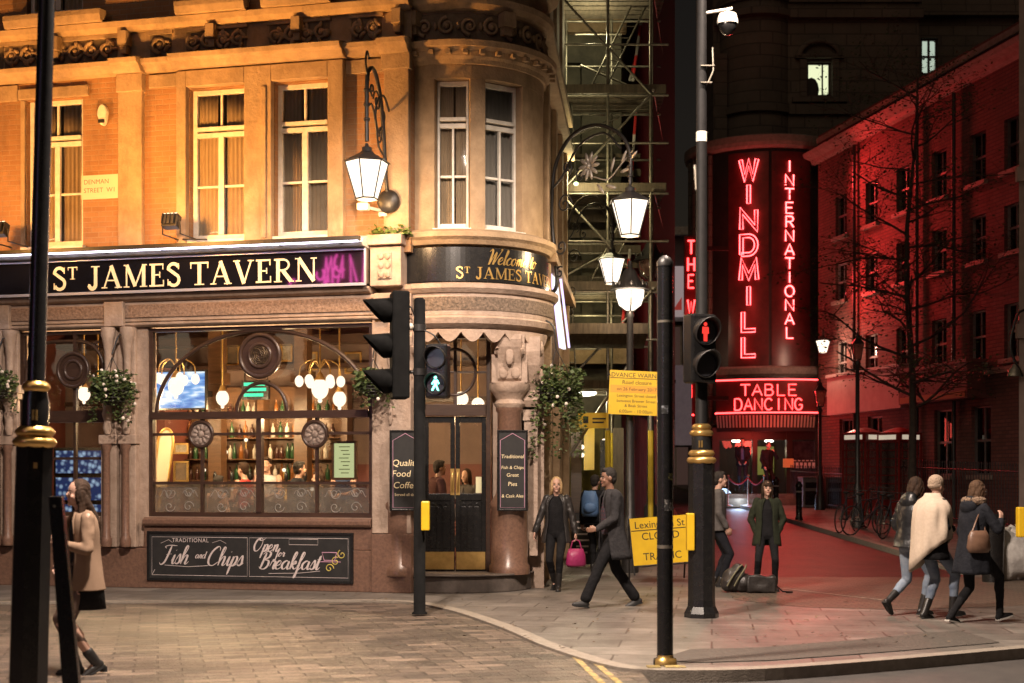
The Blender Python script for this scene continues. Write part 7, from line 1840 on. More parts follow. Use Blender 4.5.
# ================================================================== right-hand pavement: phone boxes, bins, bicycles, railings
def phone_box(p, yaw, label):
    g = gz(p.y)+.10; t = thing('phone_box', label, 'phone box', (p.x,p.y,g), yaw, 'red phone boxes'); fr = MATW[t]
    w = .45
    m2 = MB(fr); m2.box(-w,w,-w,w,0,.12)
    for a in (-1,1):
        for b in (-1,1): m2.box(a*w-.06*(a>0), a*w+.06*(a<0), b*w-.06*(b>0), b*w+.06*(b<0), .121, 2.12)
    m2.box(-w,w,-w,w,2.121,2.36); m2.build('frame', M['phone_red'], t, bevel=.015)
    m2 = MB(fr); vs = []; n = 8; fs = []
    for i in range(n+1):
        for j in range(n+1):
            u, v = -1+2*i/n, -1+2*j/n; vs.append((u*w*.97, v*w*.97, 2.362+.16*max(0,(1-u*u*.9))*max(0,(1-v*v*.9))))
    for i in range(n):
        for j in range(n): fs.append((i*(n+1)+j,(i+1)*(n+1)+j,(i+1)*(n+1)+j+1,i*(n+1)+j+1))
    m2.add(vs, fs, True); m2.build('dome', M['phone_red'], t)
    for k, (ax, sg) in enumerate((('y',-1),('x',-1),('x',1))):
        m2 = MB(fr); gb = MB(fr)
        for c in (-.36,-.27,.27,.36):
            pass
        def bar(u0,u1,z0,z1):
            if ax == 'y': m2.box(u0,u1,sg*w+.02,sg*w+.05,z0,z1)
            else: m2.box(sg*w-.05 if sg>0 else sg*w+.02, sg*w-.02 if sg>0 else sg*w+.05, u0,u1,z0,z1)
        for c in (-.29,.29): bar(c-.012,c+.012,.45,2.1)
        for r_ in range(8): bar(-.385,.385,.44+.235*r_,.465+.235*r_)
        bar(-.385,.385,.13,.43)
        m2.build('glazing_bars', M['phone_red'], t)
        if ax == 'y': gb.box(-.385,.385,sg*w+.052,sg*w+.056,.45,2.1)
        else: gb.box(sg*w*.87,sg*w*.87+.004,-.385,.385,.45,2.1)
        gb.build('pane', glass('grimy_phone_glass',(.55,.48,.45),.1,.1,.45,(.30,.22,.2)) if 'pg' not in M else M['pg'], t)
        sb_ = MB(fr)
        if ax == 'y': sb_.box(-.33,.33,sg*w-.012,sg*w-.002,2.17,2.30)
        else: sb_.box(sg*w-.012 if sg<0 else sg*w+.002, sg*w-.002 if sg<0 else sg*w+.012,-.33,.33,2.17,2.30)
        sb_.build('lit_header', mat('lit_header',(.7,.62,.52),rough=.4,emis=(1,.85,.65),estr=.4), t)
    return t
M['pg'] = glass('grimy_phone_glass', (.55,.48,.45), .1, .1, .45, (.30,.22,.2))
phone_box(W(864,0,41), R(35), 'red phone box with a bright header strip, left of the pair')
phone_box(W(899,0,40.5), R(30), 'red phone box nearer the street tree, right of the pair')
def bin_(p, label):
    g = gz(p.y)+.10; t = thing('street_bin', label, 'bin', (p.x,p.y,g), R(4), 'grey street bins'); fr = MATW[t]
    m2 = MB(fr); m2.box(-.34,.34,-.28,.28,0,.92); m2.box(-.36,.36,-.30,.30,.921,.98); m2.build('cabinet', mat('bin_grey',(.11,.10,.10),(.08,.075,.075),rough=.45,scale=6) if 'bg' not in M else M['bg'], t, bevel=.02)
    m2 = MB(fr); m2.box(-.26,.26,-.296,-.281,.62,.80); m2.box(-.27,.27,-.294,-.281,.08,.52); m2.build('door_panel', M['black_gloss'], t)
M['bg'] = mat('bin_grey', (.16,.15,.15), (.12,.11,.11), rough=.45, scale=6)
bin_(W(811,0,45.5), 'grey street bin cabinet, left of the pair beside the bollard'); bin_(W(834,0,45.2), 'grey street bin cabinet, right of the pair beside the bicycles')
def bollard(p, label, h=1.05):
    g = gz(p.y)+.10; m2 = MB(); m2.lathe([(.11,g),(.10,g+.06),(.085,g+.10),(.08,g+h-.16),(.10,g+h-.14),(.10,g+h-.10),(.07,g+h-.06),(.04,g+h)], p.x, p.y, 12, cap=True)
    t = thing('bollard', label, 'bollard', (p.x,p.y,g), 0, 'black bollards'); m2.build('post', M['black_gloss'], t)
    m2 = MB(); m2.lathe([(.0815,g+h-.30),(.0815,g+h-.26)], p.x, p.y, 12); m2.build('white_band', mat('dull_band',(.3,.27,.25),rough=.5), t)
bollard(W(799,0,38.5), 'black bollard at the kerb in front of the grey bins'); bollard(W(776,0,43), 'black bollard farther up the kerb behind the girl in the green jacket')
# bicycle
def bike(label):
    t = thing('bicycle', label, 'bicycle', (0,0,0), 0, 'bicycles parked on the right pavement')
    for xw in (-.52,.52):
        m2 = MB(); m2.tube([(xw+.33*math.cos(a), 0, .34+.33*math.sin(a)) for a in [2*PI*i/28 for i in range(28)]], .018, 6, closed=True); wh = m2.build('wheel', M['rubber'], t)
        m2 = MB(); [m2.tube([(xw,0,.34),(xw+.31*math.cos(a),0,.34+.31*math.sin(a))], .003, 3) for a in [2*PI*i/14 for i in range(14)]]; m2.ell((xw,0,.34), (.03,.05,.03), 8, 6); m2.build('spokes', M['galv'], wh)
    m2 = MB(); A, B, Cc, Dd, E = (-.52,0,.34),(-.12,0,.30),(-.24,0,.80),(.34,0,.84),(.40,0,.70)
    for q in ((A,B),(A,Cc),(B,Cc),(Cc,Dd),(B,E),(Dd,E),(E,(.52,0,.34)),(Cc,(-.27,0,.93)),(Dd,(.31,0,.98))): m2.tube(q, .017, 6)
    m2.build('frame', mat('bike_paint',(.03,.03,.035),rough=.3) if 'bp' not in M else M['bp'], t)
    m2 = MB(); m2.tube([(.38,-.28,1.0),(.30,-.14,1.0),(.30,.14,1.0),(.38,.28,1.0)], .013, 6); m2.build('handlebar', M['black_iron'], t)
    m2 = MB(); m2.ell((-.28,0,.95), (.14,.07,.035), 10, 6); m2.build('saddle', M['rubber'], t)
    m2 = MB(); m2.tube([(-.12+.09*math.cos(a), .04, .30+.09*math.sin(a)) for a in [2*PI*i/14 for i in range(14)]], .006, 4, closed=True); m2.tube([(-.12,-.08,.30),(-.05,-.08,.18)], .01, 5); m2.tube([(-.12,.08,.30),(-.19,.08,.42)], .01, 5); m2.build('crank', M['galv'], t)
    return t
M['bp'] = mat('bike_paint', (.03,.03,.035), rough=.3)
b0 = bike('leftmost dark bicycle parked beside the slim lamp post')
labs = ['leftmost dark bicycle parked beside the slim lamp post','second bicycle from the left leaning behind the slim lamp post','bicycle parked between the lamp post and the black puffer jacket','rearmost bicycle tucked in front of the phone boxes','bicycle nearest the woman in the black puffer jacket']
for i, (px, d, rz) in enumerate(((848,33.5,55),(866,32.6,35),(880,32.2,75),(872,35.5,60),(893,31.6,50))):
    p = W(px,0,d); o = b0 if i == 0 else dup(b0)
    o.location = (p.x, p.y, gz(p.y)+.10); o.rotation_euler = (R(4),0,R(rz)); o['label'] = labs[i]
# railings
def railing(a, b, h, label, gap=.13):
    a, b = Vector(a), Vector(b); n = max(2, int((b-a).length/gap)); t = thing('railing', label, 'railing', tuple((a+b)/2))
    m2 = MB()
    for i in range(n+1):
        p = a+(b-a)*i/n; m2.tube([p, p+Vector((0,0,h))], .012, 5); m2.ell(p+Vector((0,0,h+.03)), (.018,.018,.05), 6, 5)
    m2.build('bars', M['black_iron'], t)
    m2 = MB(); [m2.tube([a+Vector((0,0,z)), b+Vector((0,0,z))], .020, 6) for z in (.12,h-.14)]; m2.build('rail', M['black_iron'], t)
def rfp(x, o): p = RF @ Vector((x,-o,0)); return (p.x,p.y,gz(p.y)+.10)
railing(rfp(.2,1.2), rfp(4.2,1.2), 1.25, 'black spiked railings behind the grey bins')
railing(rfp(6.8,1.2), rfp(RL+4.0,1.2), 1.55, 'long black spiked railings before the near end of the red terrace')
# stone corner at the right edge of the photograph
X = (1019-512)/F*30; t = thing('stone_building', 'pale stone corner of a building at the far right edge', 'building', (X+1.5,31,0))
mb = MB(); mb.prismh([(X,30),(X+6,30),(X+6,36),(X+2.3,36)], gz(30), 16); mb.build('wall', mat('pink_stone',(.34,.26,.23),(.26,.20,.175),rough=.8,scale=3,bump=.3), t)
mb = MB(); 
for z in (4.6, 7.9): mb.box(X-.08, X+5, 29.86, 29.997, z, z+.3)
mb.build('moulding', bpy.data.materials['pink_stone'], t)
for zb_ in (1.2, 5.4, 8.6, 12.0):
    for k in range(3):
        xa = X+.8+1.7*k; m2 = MB(); [m2.box(q[0],q[1],29.93,29.995,q[2],q[3]) for q in ((xa,xa+.08,zb_,zb_+2),(xa+.92,xa+1,zb_,zb_+2),(xa+.08,xa+.92,zb_+1.92,zb_+2),(xa+.08,xa+.92,zb_,zb_+.08),(xa+.08,xa+.92,zb_+1,zb_+1.05),(xa+.48,xa+.52,zb_+.08,zb_+1))]; wd = m2.build('window', M['grey_frame'], t); m2 = MB(); m2.box(xa+.08,xa+.92,29.97,29.996,zb_+.08,zb_+1.92); m2.build('pane', M['black_gloss'], wd)
p = W(1014,352,29.7); t = thing('wall_lamp', 'unlit arched lamp bracket on the stone corner at the right edge', 'lamp', tuple(p)); m2 = MB(); scroll(m2, [(X+.02,29.85,p.z-.5),(X-.25,29.8,p.z+.1),(X-.12,29.8,p.z+.75),(X+.05,29.85,p.z+.9)], .03); m2.build('bracket', M['black_iron'], t); m2 = MB(); m2.lathe([(.02,p.z-.25),(.12,p.z-.38),(.14,p.z-.5)], p.x, p.y, 12); m2.build('shade', M['galv'], t)
# yellow push-button box on a post at the right edge, rubbish bags and a dark bin
p = W(1024,521,19.8); t = thing('signal_pole', 'signal pole at the right edge with a yellow push button box', 'pole', (p.x+.10,19.8,0)); m2 = MB(); m2.lathe([(.07,0),(.07,3.4),(.04,3.45)], p.x+.10, 19.8, 14, cap=True); m2.build('pole', M['black_gloss'], t); m2 = MB(); m2.box(p.x-.12,p.x+.03,19.68,19.8,CZ+(HY-537)/F*19.8,CZ+(HY-507)/F*19.8); m2.build('push_button_box', M['yellow'], t, bevel=.015)
def bag(c, r, m, seed, label, cat='rubbish bag'):
    rnd_ = Vector((seed*3.1,seed*1.7,0)); m2 = MB(); m2.ell((0,0,0), 1, 28, 18)
    m2.v = [Vector((v.x*r[0]*(1+.22*noise.noise(v*2.3+rnd_)+.10*noise.noise(v*6+rnd_)), v.y*r[1]*(1+.22*noise.noise(v*2.1-rnd_)), max(-.92,v.z*(1+.25*noise.noise(v*2.7+rnd_)+.10*noise.noise(v*7)))*r[2])) + Vector(c) for v in m2.v]
    t = thing('rubbish_bag', label, cat, (c[0],c[1],c[2]-r[2]*.92), 0, 'rubbish bags at the right kerb'); m2.build('bag', m, t)
    m3 = MB(); m3.lathe([(.05,c[2]+r[2]*.86),(.03,c[2]+r[2]*1.0),(.07,c[2]+r[2]*1.12),(.02,c[2]+r[2]*1.15)], c[0], c[1], 8); m3.build('knot', m, t)
mw = mat('white_plastic_bag', (.55,.53,.50), (.36,.34,.32), rough=.35, scale=5, bump=.8, bscale=12)
p = W(1008,550,23.0); bag((p.x,23.0,.38), (.42,.36,.42), mw, 1, 'big crumpled white rubbish bag beside the dark bin at the right')
p = W(1015,540,23.8); bag((p.x+.1,23.9,.42), (.36,.36,.40), mw, 2, 'smaller grey-white rubbish bag behind the big one')
p = W(1000,530,22.6); t = thing('waste_bin', 'tall narrow dark bin standing beside the white rubbish bags', 'bin', (p.x-.12,22.6,0)); m2 = MB(); m2.lathe([(.16,.0),(.19,.9),(.20,.92),(.20,1.02),(.15,1.08)], p.x-.12, 22.6, 16, cap=True); m2.build('body', M['black_gloss'], t); m2 = MB(); m2.lathe([(.202,.93),(.202,.99)], p.x-.12, 22.6, 16); m2.build('band', M['galv'], t)
# ================================================================== the street tree
def tree(base, label, seed=2, H=11.5):
    rnd = random.Random(seed); t = thing('street_tree', label, 'tree', base)
    tw = MB(); lf = MB(); B = Vector(base)
    def grow(p, d, r, L, lv):
        n = 5; pts = [p.copy()]; rs = [r]; q = p.copy(); dd = d.copy()
        for i in range(n):
            dd = (dd + Vector((rnd.gauss(0,.13), rnd.gauss(0,.13), rnd.gauss(.03 if lv < 2 else -.02,.10)))).normalized(); q = q+dd*L/n; pts.append(q.copy()); rs.append(r*(1-.5*(i+1)/n))
        tw.tube(pts, rs, 6 if lv < 2 else 4)
        if lv >= 3:
            for k in range(rnd.randrange(1,6)):
                pp = pts[rnd.randrange(2,len(pts))]+Vector((rnd.gauss(0,.10),rnd.gauss(0,.10),rnd.gauss(-.04,.10))); a = rnd.uniform(0,6.28); s = rnd.uniform(.05,.10); u = Vector((math.cos(a),math.sin(a),rnd.uniform(-.8,.3))).normalized(); w = u.orthogonal().normalized()
                lf.add([pp,pp+u*s*.5+w*s*.4,pp+u*s,pp+u*s*.5-w*s*.4], [(0,1,2,3)])
            if lv >= 4: return
        m = {0:0,1:5,2:4,3:3}[lv] if lv else 0
        for k in range(m):
            i = rnd.randrange(1,len(pts)); a = rnd.uniform(0,6.28); side = Vector((math.cos(a),math.sin(a),rnd.uniform(-.1,.45)))
            grow(pts[i], (dd*.55+side*.75).normalized(), rs[i]*.62, L*rnd.uniform(.48,.72), lv+1)
    # trunk
    pts = [B+Vector((.13*math.sin(k*.9)*k/6, .08*math.cos(k*1.3)*k/6, H*k/9)) for k in range(10)]; rs = [.115*(1-.088*k) for k in range(10)]
    tr = MB(); tr.tube(pts, rs, 10); tr.build('trunk', M['bark'], t)
    for k in range(26):
        f = .26+.72*k/26; i = min(8,int(f*9)); p = pts[i]+(pts[i+1]-pts[i])*(f*9-i); a = k*2.4+rnd.uniform(-.4,.4)
        grow(p, Vector((math.cos(a),math.sin(a)*.8,rnd.uniform(.05,.5))).normalized(), .046*(1.1-f*.6), rnd.uniform(2.0,3.1)*(1.1-.45*f), 1)
    c = tw.build('branches', M['bark'], t, normals=False); lf.build('leaves', M['leaf_dark'], t, normals=False)
p = W(911,0,36.5); tree((p.x,p.y,gz(p.y)+.09), 'thin street tree with few leaves standing before the red terrace')
# ================================================================== people
def remeshed(mb, voxel, smooth=4, name='tmp'):
    """join overlapping closed shapes into one continuous surface; returns verts, faces (world)"""
    me = bpy.data.meshes.new(name); me.from_pydata([tuple(v) for v in mb.v], [], mb.f)
    bm = bmesh.new(); bm.from_mesh(me); bmesh.ops.recalc_face_normals(bm, faces=bm.faces); bm.to_mesh(me); bm.free()
    o = bpy.data.objects.new(name, me); COL.objects.link(o)
    m = o.modifiers.new('r', 'REMESH'); m.mode = 'VOXEL'; m.voxel_size = voxel
    if smooth: m = o.modifiers.new('s', 'SMOOTH'); m.factor = .5; m.iterations = smooth
    ev = o.evaluated_get(bpy.context.evaluated_depsgraph_get()); mm = ev.to_mesh()
    out = MB(); out.add([v.co.copy() for v in mm.vertices], [tuple(p.vertices) for p in mm.polygons], True)
    ev.to_mesh_clear(); bpy.data.objects.remove(o); bpy.data.meshes.remove(me)
    return out
def cap(mb, p0, r0, p1, r1, n=12):
    """closed tapered capsule"""
    p0, p1 = Vector(p0), Vector(p1); t = (p1-p0)
    if t.length < 1e-5: return mb.ell(p0, r0)
    t.normalize(); u = t.orthogonal().normalized(); w = t.cross(u)
    rings = [(p0 - t*r0*math.cos(a), r0*math.sin(a)) for a in (R(12),R(35),R(60))] + [(p0,r0),(p0+(p1-p0)*.33, r0+(r1-r0)*.33),(p0+(p1-p0)*.66, r0+(r1-r0)*.66),(p1,r1)] + [(p1 + t*r1*math.cos(a), r1*math.sin(a)) for a in (R(60),R(35),R(12))]
    vs = [c + (u*math.cos(2*PI*k/n)+w*math.sin(2*PI*k/n))*r for c, r in rings for k in range(n)]
    m = len(rings); fs = [(i*n+k, i*n+(k+1)%n, (i+1)*n+(k+1)%n, (i+1)*n+k) for i in range(m-1) for k in range(n)]
    fs += [tuple(range(n-1,-1,-1)), tuple(range((m-1)*n, m*n))]
    return mb.add(vs, fs, True)
def loft(mb, rings, n=20):
    """rings: (centre, rx, ry, yaw)"""
    vs = []
    for c, rx, ry, yaw in rings:
        c = Vector(c); cs, sn = math.cos(yaw), math.sin(yaw)
        for k in range(n):
            a = 2*PI*k/n; x, y = rx*math.cos(a), ry*math.sin(a); vs.append(c + Vector((x*cs-y*sn, x*sn+y*cs, 0)))
    m = len(rings); fs = [(i*n+k, i*n+(k+1)%n, (i+1)*n+(k+1)%n, (i+1)*n+k) for i in range(m-1) for k in range(n)]
    fs += [tuple(range(n-1,-1,-1)), tuple(range((m-1)*n, m*n))]
    return mb.add(vs, fs, True)
def ik(a, b, l1, l2, hint):
    a, b = Vector(a), Vector(b); d = b-a; L = min(d.length, (l1+l2)*.999); t = d.normalized(); b = a+t*L
    x = (l1*l1-l2*l2+L*L)/(2*L); h = math.sqrt(max(0, l1*l1-x*x)); hv = Vector(hint); hv = hv - t*hv.dot(t)
    hv = hv.normalized() if hv.length > 1e-6 else t.orthogonal().normalized()
    return a+t*x+hv*h, b

def person(label, loc, heading, H, o):
    """local frame: facing +y, right hand +x. o: pose and outfit"""
    k = H/1.75; g = o.get
    t = thing('person', label, 'person', loc, heading, g('group'))
    Mx = MATW[t]; fem = g('fem', 1)
    px, py, pz = g('pelvis', (0,0,.93)); P = Vector((px,py,pz))
    lean = R(g('lean', 2)); twist = R(g('twist', 0)); side = R(g('side', 0))
    up = Vector((math.sin(side), math.sin(lean), math.cos(lean))).normalized()
    S = lambda z: P + up*z
    rt = Vector((math.cos(twist), math.sin(twist), 0)); fw = Vector((-math.sin(twist), math.cos(twist), 0))
    shw = g('shw', .165 if fem else .195); Cc = lambda p: Mx @ (Vector(p)*k)
    M4 = Mx @ Matrix.Scale(k, 4)
    hy = R(g('head_yaw', 0)); hp = R(g('head_pitch', 0)); ht = R(g('head_tilt', 0))
    neck = S(.52); hc = S(.685) + fw*.02 + Vector((0, .02, 0))
    HM = Matrix.Rotation(twist*.5+hy, 3, 'Z') @ Matrix.Rotation(ht, 3, 'Y') @ Matrix.Rotation(hp, 3, 'X')
    Hd = lambda x, y, z: hc + HM @ Vector((x,y,z))
    # limbs
    hw = .088; legs = []
    for s, an in ((-1, g('lfoot', (-.09,0,.08))), (1, g('rfoot', (.09,0,.08)))):
        hip = P + Vector((s*hw, 0, -.03)); knee, ank = ik(hip, an[:3], .45, .44, Vector((0,1,0)) + Vector((s*.1,0,0)))
        legs.append((s, hip, knee, ank, R(g('lpitch' if s < 0 else 'rpitch', 0)), R(g('lyaw' if s < 0 else 'ryaw', -s*8))))
    arms = []
    for s, hn in ((-1, g('lhand', (-.26,.05,.82))), (1, g('rhand', (.26,.05,.82)))):
        sh = S(.475) + rt*s*shw; el, wr = ik(sh, hn, .29, .25, Vector(g('lelbow' if s < 0 else 'relbow', (s*.5,-1,-.2)))); arms.append((s, sh, el, wr))
    # ---- body
    mb = MB(M4)
    loft(mb, [(S(-.10),.10,.08,twist*.3),(S(-.03),.155,.105,twist*.3),(S(.04),.16,.11,twist*.5),(S(.15),.128 if fem else .145,.095,twist*.7),(S(.28),.145 if fem else .165,.10,twist),(S(.40),.155 if fem else .18,.10,twist),(S(.47),.13,.085,twist),(S(.53),.055,.055,twist)])
    cap(mb, S(.49), .055, hc-Vector((0,0,.05)), .05)
    mb.ell(Hd(0,-.008,.025), (.074,.092,.098), 16, 12, HM); mb.ell(Hd(0,.022,-.045), (.056,.064,.070), 14, 10, HM)
    mb.ell(Hd(0,.092,-.012), (.014,.020,.024), 8, 6, HM); mb.ell(Hd(0,.078,-.058), (.026,.014,.014), 8, 6, HM); mb.ell(Hd(0,.074,-.092), (.026,.020,.020), 8, 6, HM)
    for s in (-1,1): mb.ell(Hd(s*.075,-.005,-.008), (.012,.022,.032), 8, 6, HM); mb.ell(Hd(s*.034,.066,-.030), (.024,.02,.024), 8, 6, HM)
    for s, sh, el, wr in arms:
        cap(mb, sh, .05, el, .040); cap(mb, el, .040, wr, .027)
        d = (wr-el).normalized(); hd = g('hand_dir_l' if s < 0 else 'hand_dir_r'); hdv = Vector(hd).normalized() if hd else (d+Vector((0,.15,-.35))).normalized()
        n_ = hdv.cross(Vector((0,1,.01))); n_ = (rt*s - hdv*hdv.dot(rt*s)); n_ = n_.normalized() if n_.length > .2 else hdv.orthogonal().normalized()
        acr = hdv.cross(n_).normalized(); p0 = wr; p1 = wr+hdv*.075
        for j in (-1.2,-.4,.4,1.2): cap(mb, p0+acr*j*.012, .016, p1+acr*j*.017, .013, 8)
        for j, fl in zip((-1.5,-.5,.5,1.5), (.062,.075,.08,.07)):
            q0 = p1+acr*j*.017; q1 = q0+(hdv*.8-n_*.35).normalized()*fl*.55; q2 = q1+(hdv*.45-n_*.85).normalized()*fl*.5; cap(mb, q0, .0095, q1, .009, 8); cap(mb, q1, .009, q2, .008, 8)
        sgn = 1 if acr.dot(Vector((0,1,0))) > 0 else -1
        q0 = wr+hdv*.02+acr*sgn*.018; q1 = q0+(hdv*.7+acr*sgn*.6-n_*.3).normalized()*.045; cap(mb, q0, .013, q1, .011, 8); cap(mb, q1, .011, q1+(hdv-n_*.3).normalized()*.03, .009, 8)
    for s, hip, knee, ank, pt_, yw in legs:
        cap(mb, hip, .078, knee, .050); cap(mb, knee, .052, knee+(ank-knee)*.35-Vector((0,.012,0)), .052); cap(mb, knee+(ank-knee)*.35, .05, ank, .034)
        fd_ = Matrix.Rotation(yw,3,'Z') @ Matrix.Rotation(pt_,3,'X') @ Vector((0,1,0)); cap(mb, ank-Vector((0,0,.03)), .030, ank+fd_*.05-Vector((0,0,.035)), .022)
    out = remeshed(mb, .0085*k if g('fine', 1) else .012*k, 2)
    out.build('body', SKIN.get(g('skin','pale')), t)
    # ---- face
    if g('face', 1):
        for s in (-1,1):
            m2 = MB(M4); m2.ell(Hd(s*.031,.079,.008), (.013,.008,.0075), 10, 8, HM); ey = m2.build('eye', M['eye_white'], t)
            m2 = MB(M4); m2.ell(Hd(s*.031,.0855,.008), (.0065,.004,.007), 8, 6, HM); m2.build('iris', M['eye_dark'], ey)
            m2 = MB(M4); m2.tube([Hd(s*.015,.088,.026),Hd(s*.032,.087,.031),Hd(s*.050,.076,.025)], .0045, 5); m2.build('eyebrow', HAIR[g('hair','brown')], t)
        m2 = MB(M4); m2.ell(Hd(0,.0885,-.056), (.022,.007,.0075), 10, 6, HM); m2.build('mouth', M['lips'], t)
    # ---- hair
    style = g('style', 'short'); mb = MB(M4); hm = HAIR[g('hair','brown')]
    if style != 'none':
        mb.ell(Hd(0,-.022,.040), (.083,.093,.094), 16, 12, HM)
        if style == 'short':
            mb.ell(Hd(0,-.055,-.01), (.070,.052,.075), 12, 8, HM); mb.ell(Hd(0,.035,.098), (.06,.045,.03), 12, 8, HM)
        if style in ('bob','long','fringe'):
            for s in (-1,1):
                mb.ell(Hd(s*.070,.0,-.03), (.026,.052,.10), 10, 8, HM)
                if style != 'bob' : mb.ell(Hd(s*.070,-.02,-.12), (.03,.045,.09), 10, 8, HM)
            mb.ell(Hd(0,-.068,-.03), (.078,.045,.115), 12, 8, HM)
            if style == 'fringe': mb.ell(Hd(0,.058,.056), (.062,.034,.036), 12, 8, HM); mb.ell(Hd(0,-.06,-.13), (.07,.04,.08), 10, 8, HM)
            if style == 'bob':
                for s in (-1,1): mb.ell(Hd(s*.072,-.02,-.10), (.028,.04,.05), 10, 8, HM)
        if style == 'long':
            bk = -fw; pr = Hd(0,-.05,-.04)
            for j in range(-3,4):
                a = pr + rt*j*.023; b = S(.43)+bk*(.125-.006*abs(j))+rt*j*.030; c = S(.25)+bk*(.135-.006*abs(j))+rt*j*.028; cap(mb, a, .032, b, .030, 8); cap(mb, b, .030, c, .010, 8)
            for s in (-1,1):
                a = Hd(s*.07,.0,-.07); b = S(.43)+rt*s*.085+fw*.05; cap(mb, a, .028, b, .024, 8); cap(mb, b, .024, S(.28)+rt*s*.08+fw*.085, .010, 8)
        if style == 'bun': mb.ell(Hd(0,-.10,.06), .045, 10, 8)
        ho = remeshed(mb, .0085*k, 2)
        for i, v in enumerate(ho.v):
            q = (Mx.inverted() @ v)/k
            d = math.sin(q.x*420+q.y*90+3*math.sin(q.z*30))*.0022+noise.noise(q*45)*.004; nrm = (q-hc).normalized(); ho.v[i] = Mx @ ((q+nrm*d)*k)
        ho.build('hair', hm, t)
    if g('hat'):
        mb = MB(M4); mb.ell(Hd(0,-.014,.050), (.088,.104,.098), 18, 12, HM); mb.ell(Hd(0,-.02,.01), (.087,.100,.055), 18, 10, HM); ho = remeshed(mb, .009*k, 2); ho.build('beanie', g('hat'), t)
    # ---- legs: trousers / tights, shoes
    tm = g('trousers'); fat = g('leg_fat', 1.0); flare = g('flare', .0)
    if tm:
        mb = MB(M4)
        loft(mb, [(S(-.12),.13,.10,0),(S(-.05),.172*fat**.5,.125,0),(S(.04),.168*fat**.5,.122,0),(S(.12),.145,.108,0)])
        for s, hip, knee, ank, pt_, yw in legs:
            cap(mb, hip, .091*fat, knee, .062*fat); cap(mb, knee, .062*fat, knee+(ank-knee)*.35-Vector((0,.01,0)), .060*fat); cap(mb, knee+(ank-knee)*.35, .058*fat, ank+(knee-ank)*.08, (.042+flare)*fat)
        ho = remeshed(mb, .010*k, 3)
        for i, v in enumerate(ho.v):
            q = (Mx.inverted() @ v)/k; f = .5+.5*noise.noise(Vector((q.x*9, q.y*9, q.z*22))); ho.v[i] = v + Vector((noise.noise(q*18), noise.noise(q*18+Vector((9,0,0))), 0))*.006*f
        ho.build('trousers', tm, t)
    sm = g('shoes'); bh = g('boot_h', .05)
    for s, hip, knee, ank, pt_, yw in legs:
        mb = MB(M4); Rm = Matrix.Rotation(yw,3,'Z') @ Matrix.Rotation(pt_,3,'X'); q = lambda x,y,z: ank + Rm @ Vector((x,y,z))
        cap(mb, q(0,-.035,-.045), .037, q(0,.06,-.052), .040); cap(mb, q(0,.06,-.055), .040, q(0,.145,-.066), .028); cap(mb, q(0,-.01,-.02), .044, ank+(knee-ank).normalized()*bh, .047 if bh < .1 else .052)
        ho = remeshed(mb, .009*k, 2); sh_o = ho.build('shoe', sm, t)
        m2 = MB(M4); out_ = [(-.036,-.06),(.036,-.06),(.040,.03),(.043,.09),(.03,.16),(0,.178),(-.03,.16),(-.043,.09),(-.040,.03)]
        hz_ = -.072-.012; n = len(out_); vs = [q(x,y,z) for z in (hz_-.002,hz_+.018) for x,y in out_]
        m2.add(vs, [tuple(range(n-1,-1,-1)), tuple(range(n,2*n))]+[(i,(i+1)%n,n+(i+1)%n,n+i) for i in range(n)])
        if g('heel'): m2.cbox(q(0,-.04,hz_-.02), (.026,.026,.024), yw)
        m2.build('sole', g('sole', M['rubber']), sh_o)
    # ---- shirt
    if g('shirt'):
        mb = MB(M4); tk = g('belly', 0)
        loft(mb, [(S(-.06),.165,.118,twist*.3),(S(.04),.165,.118+tk*.5,twist*.5),(S(.15),.142 if fem else .158,.108+tk,twist*.7),(S(.28),.156 if fem else .174,.118+tk*.6,twist),(S(.36),.163,.122 if fem else .115,twist),(S(.44),.165 if fem else .19,.10,twist),(S(.50),.115,.075,twist),(S(.525),.065,.062,twist)])
        ho = remeshed(mb, .010*k, 2); ho.build('top', g('shirt'), t)
    # ---- skirt
    if g('skirt'):
        mb = MB(M4); loft(mb, [(S(.10),.15,.11,0),(S(0),.178,.13,0),(S(-.15),.19,.155,0),(S(-.34),.185,.17,0)], 28); mb.build('skirt', g('skirt'), t)
    # ---- coat: a shell open down the front, with sleeves
    if g('coat'):
        cm = g('coat'); hem = g('hem', -.30); gap = g('gap', (6,6,6)); ful = g('full', 1.0); n = 40
        prof = [(.535,.070,.066),(.515,.105,.085),(.49,.165 if fem else .19,.105),(.44,.192 if fem else .215,.128),(.34,.186 if fem else .208,.142),(.24,.174 if fem else .20,.138),(.14,.172 if fem else .198,.138),(.04,.190,.148),(-.06,.205,.160)]
        z = -.16
        while z > hem: f = (-.06-z); prof.append((z,.208+.10*f,.165+.14*f)); z -= .10
        f = (-.06-hem); prof.append((hem,.208+.10*f,.165+.14*f))
        vs = []; m = len(prof); sd = sum(map(ord, label)) % 97
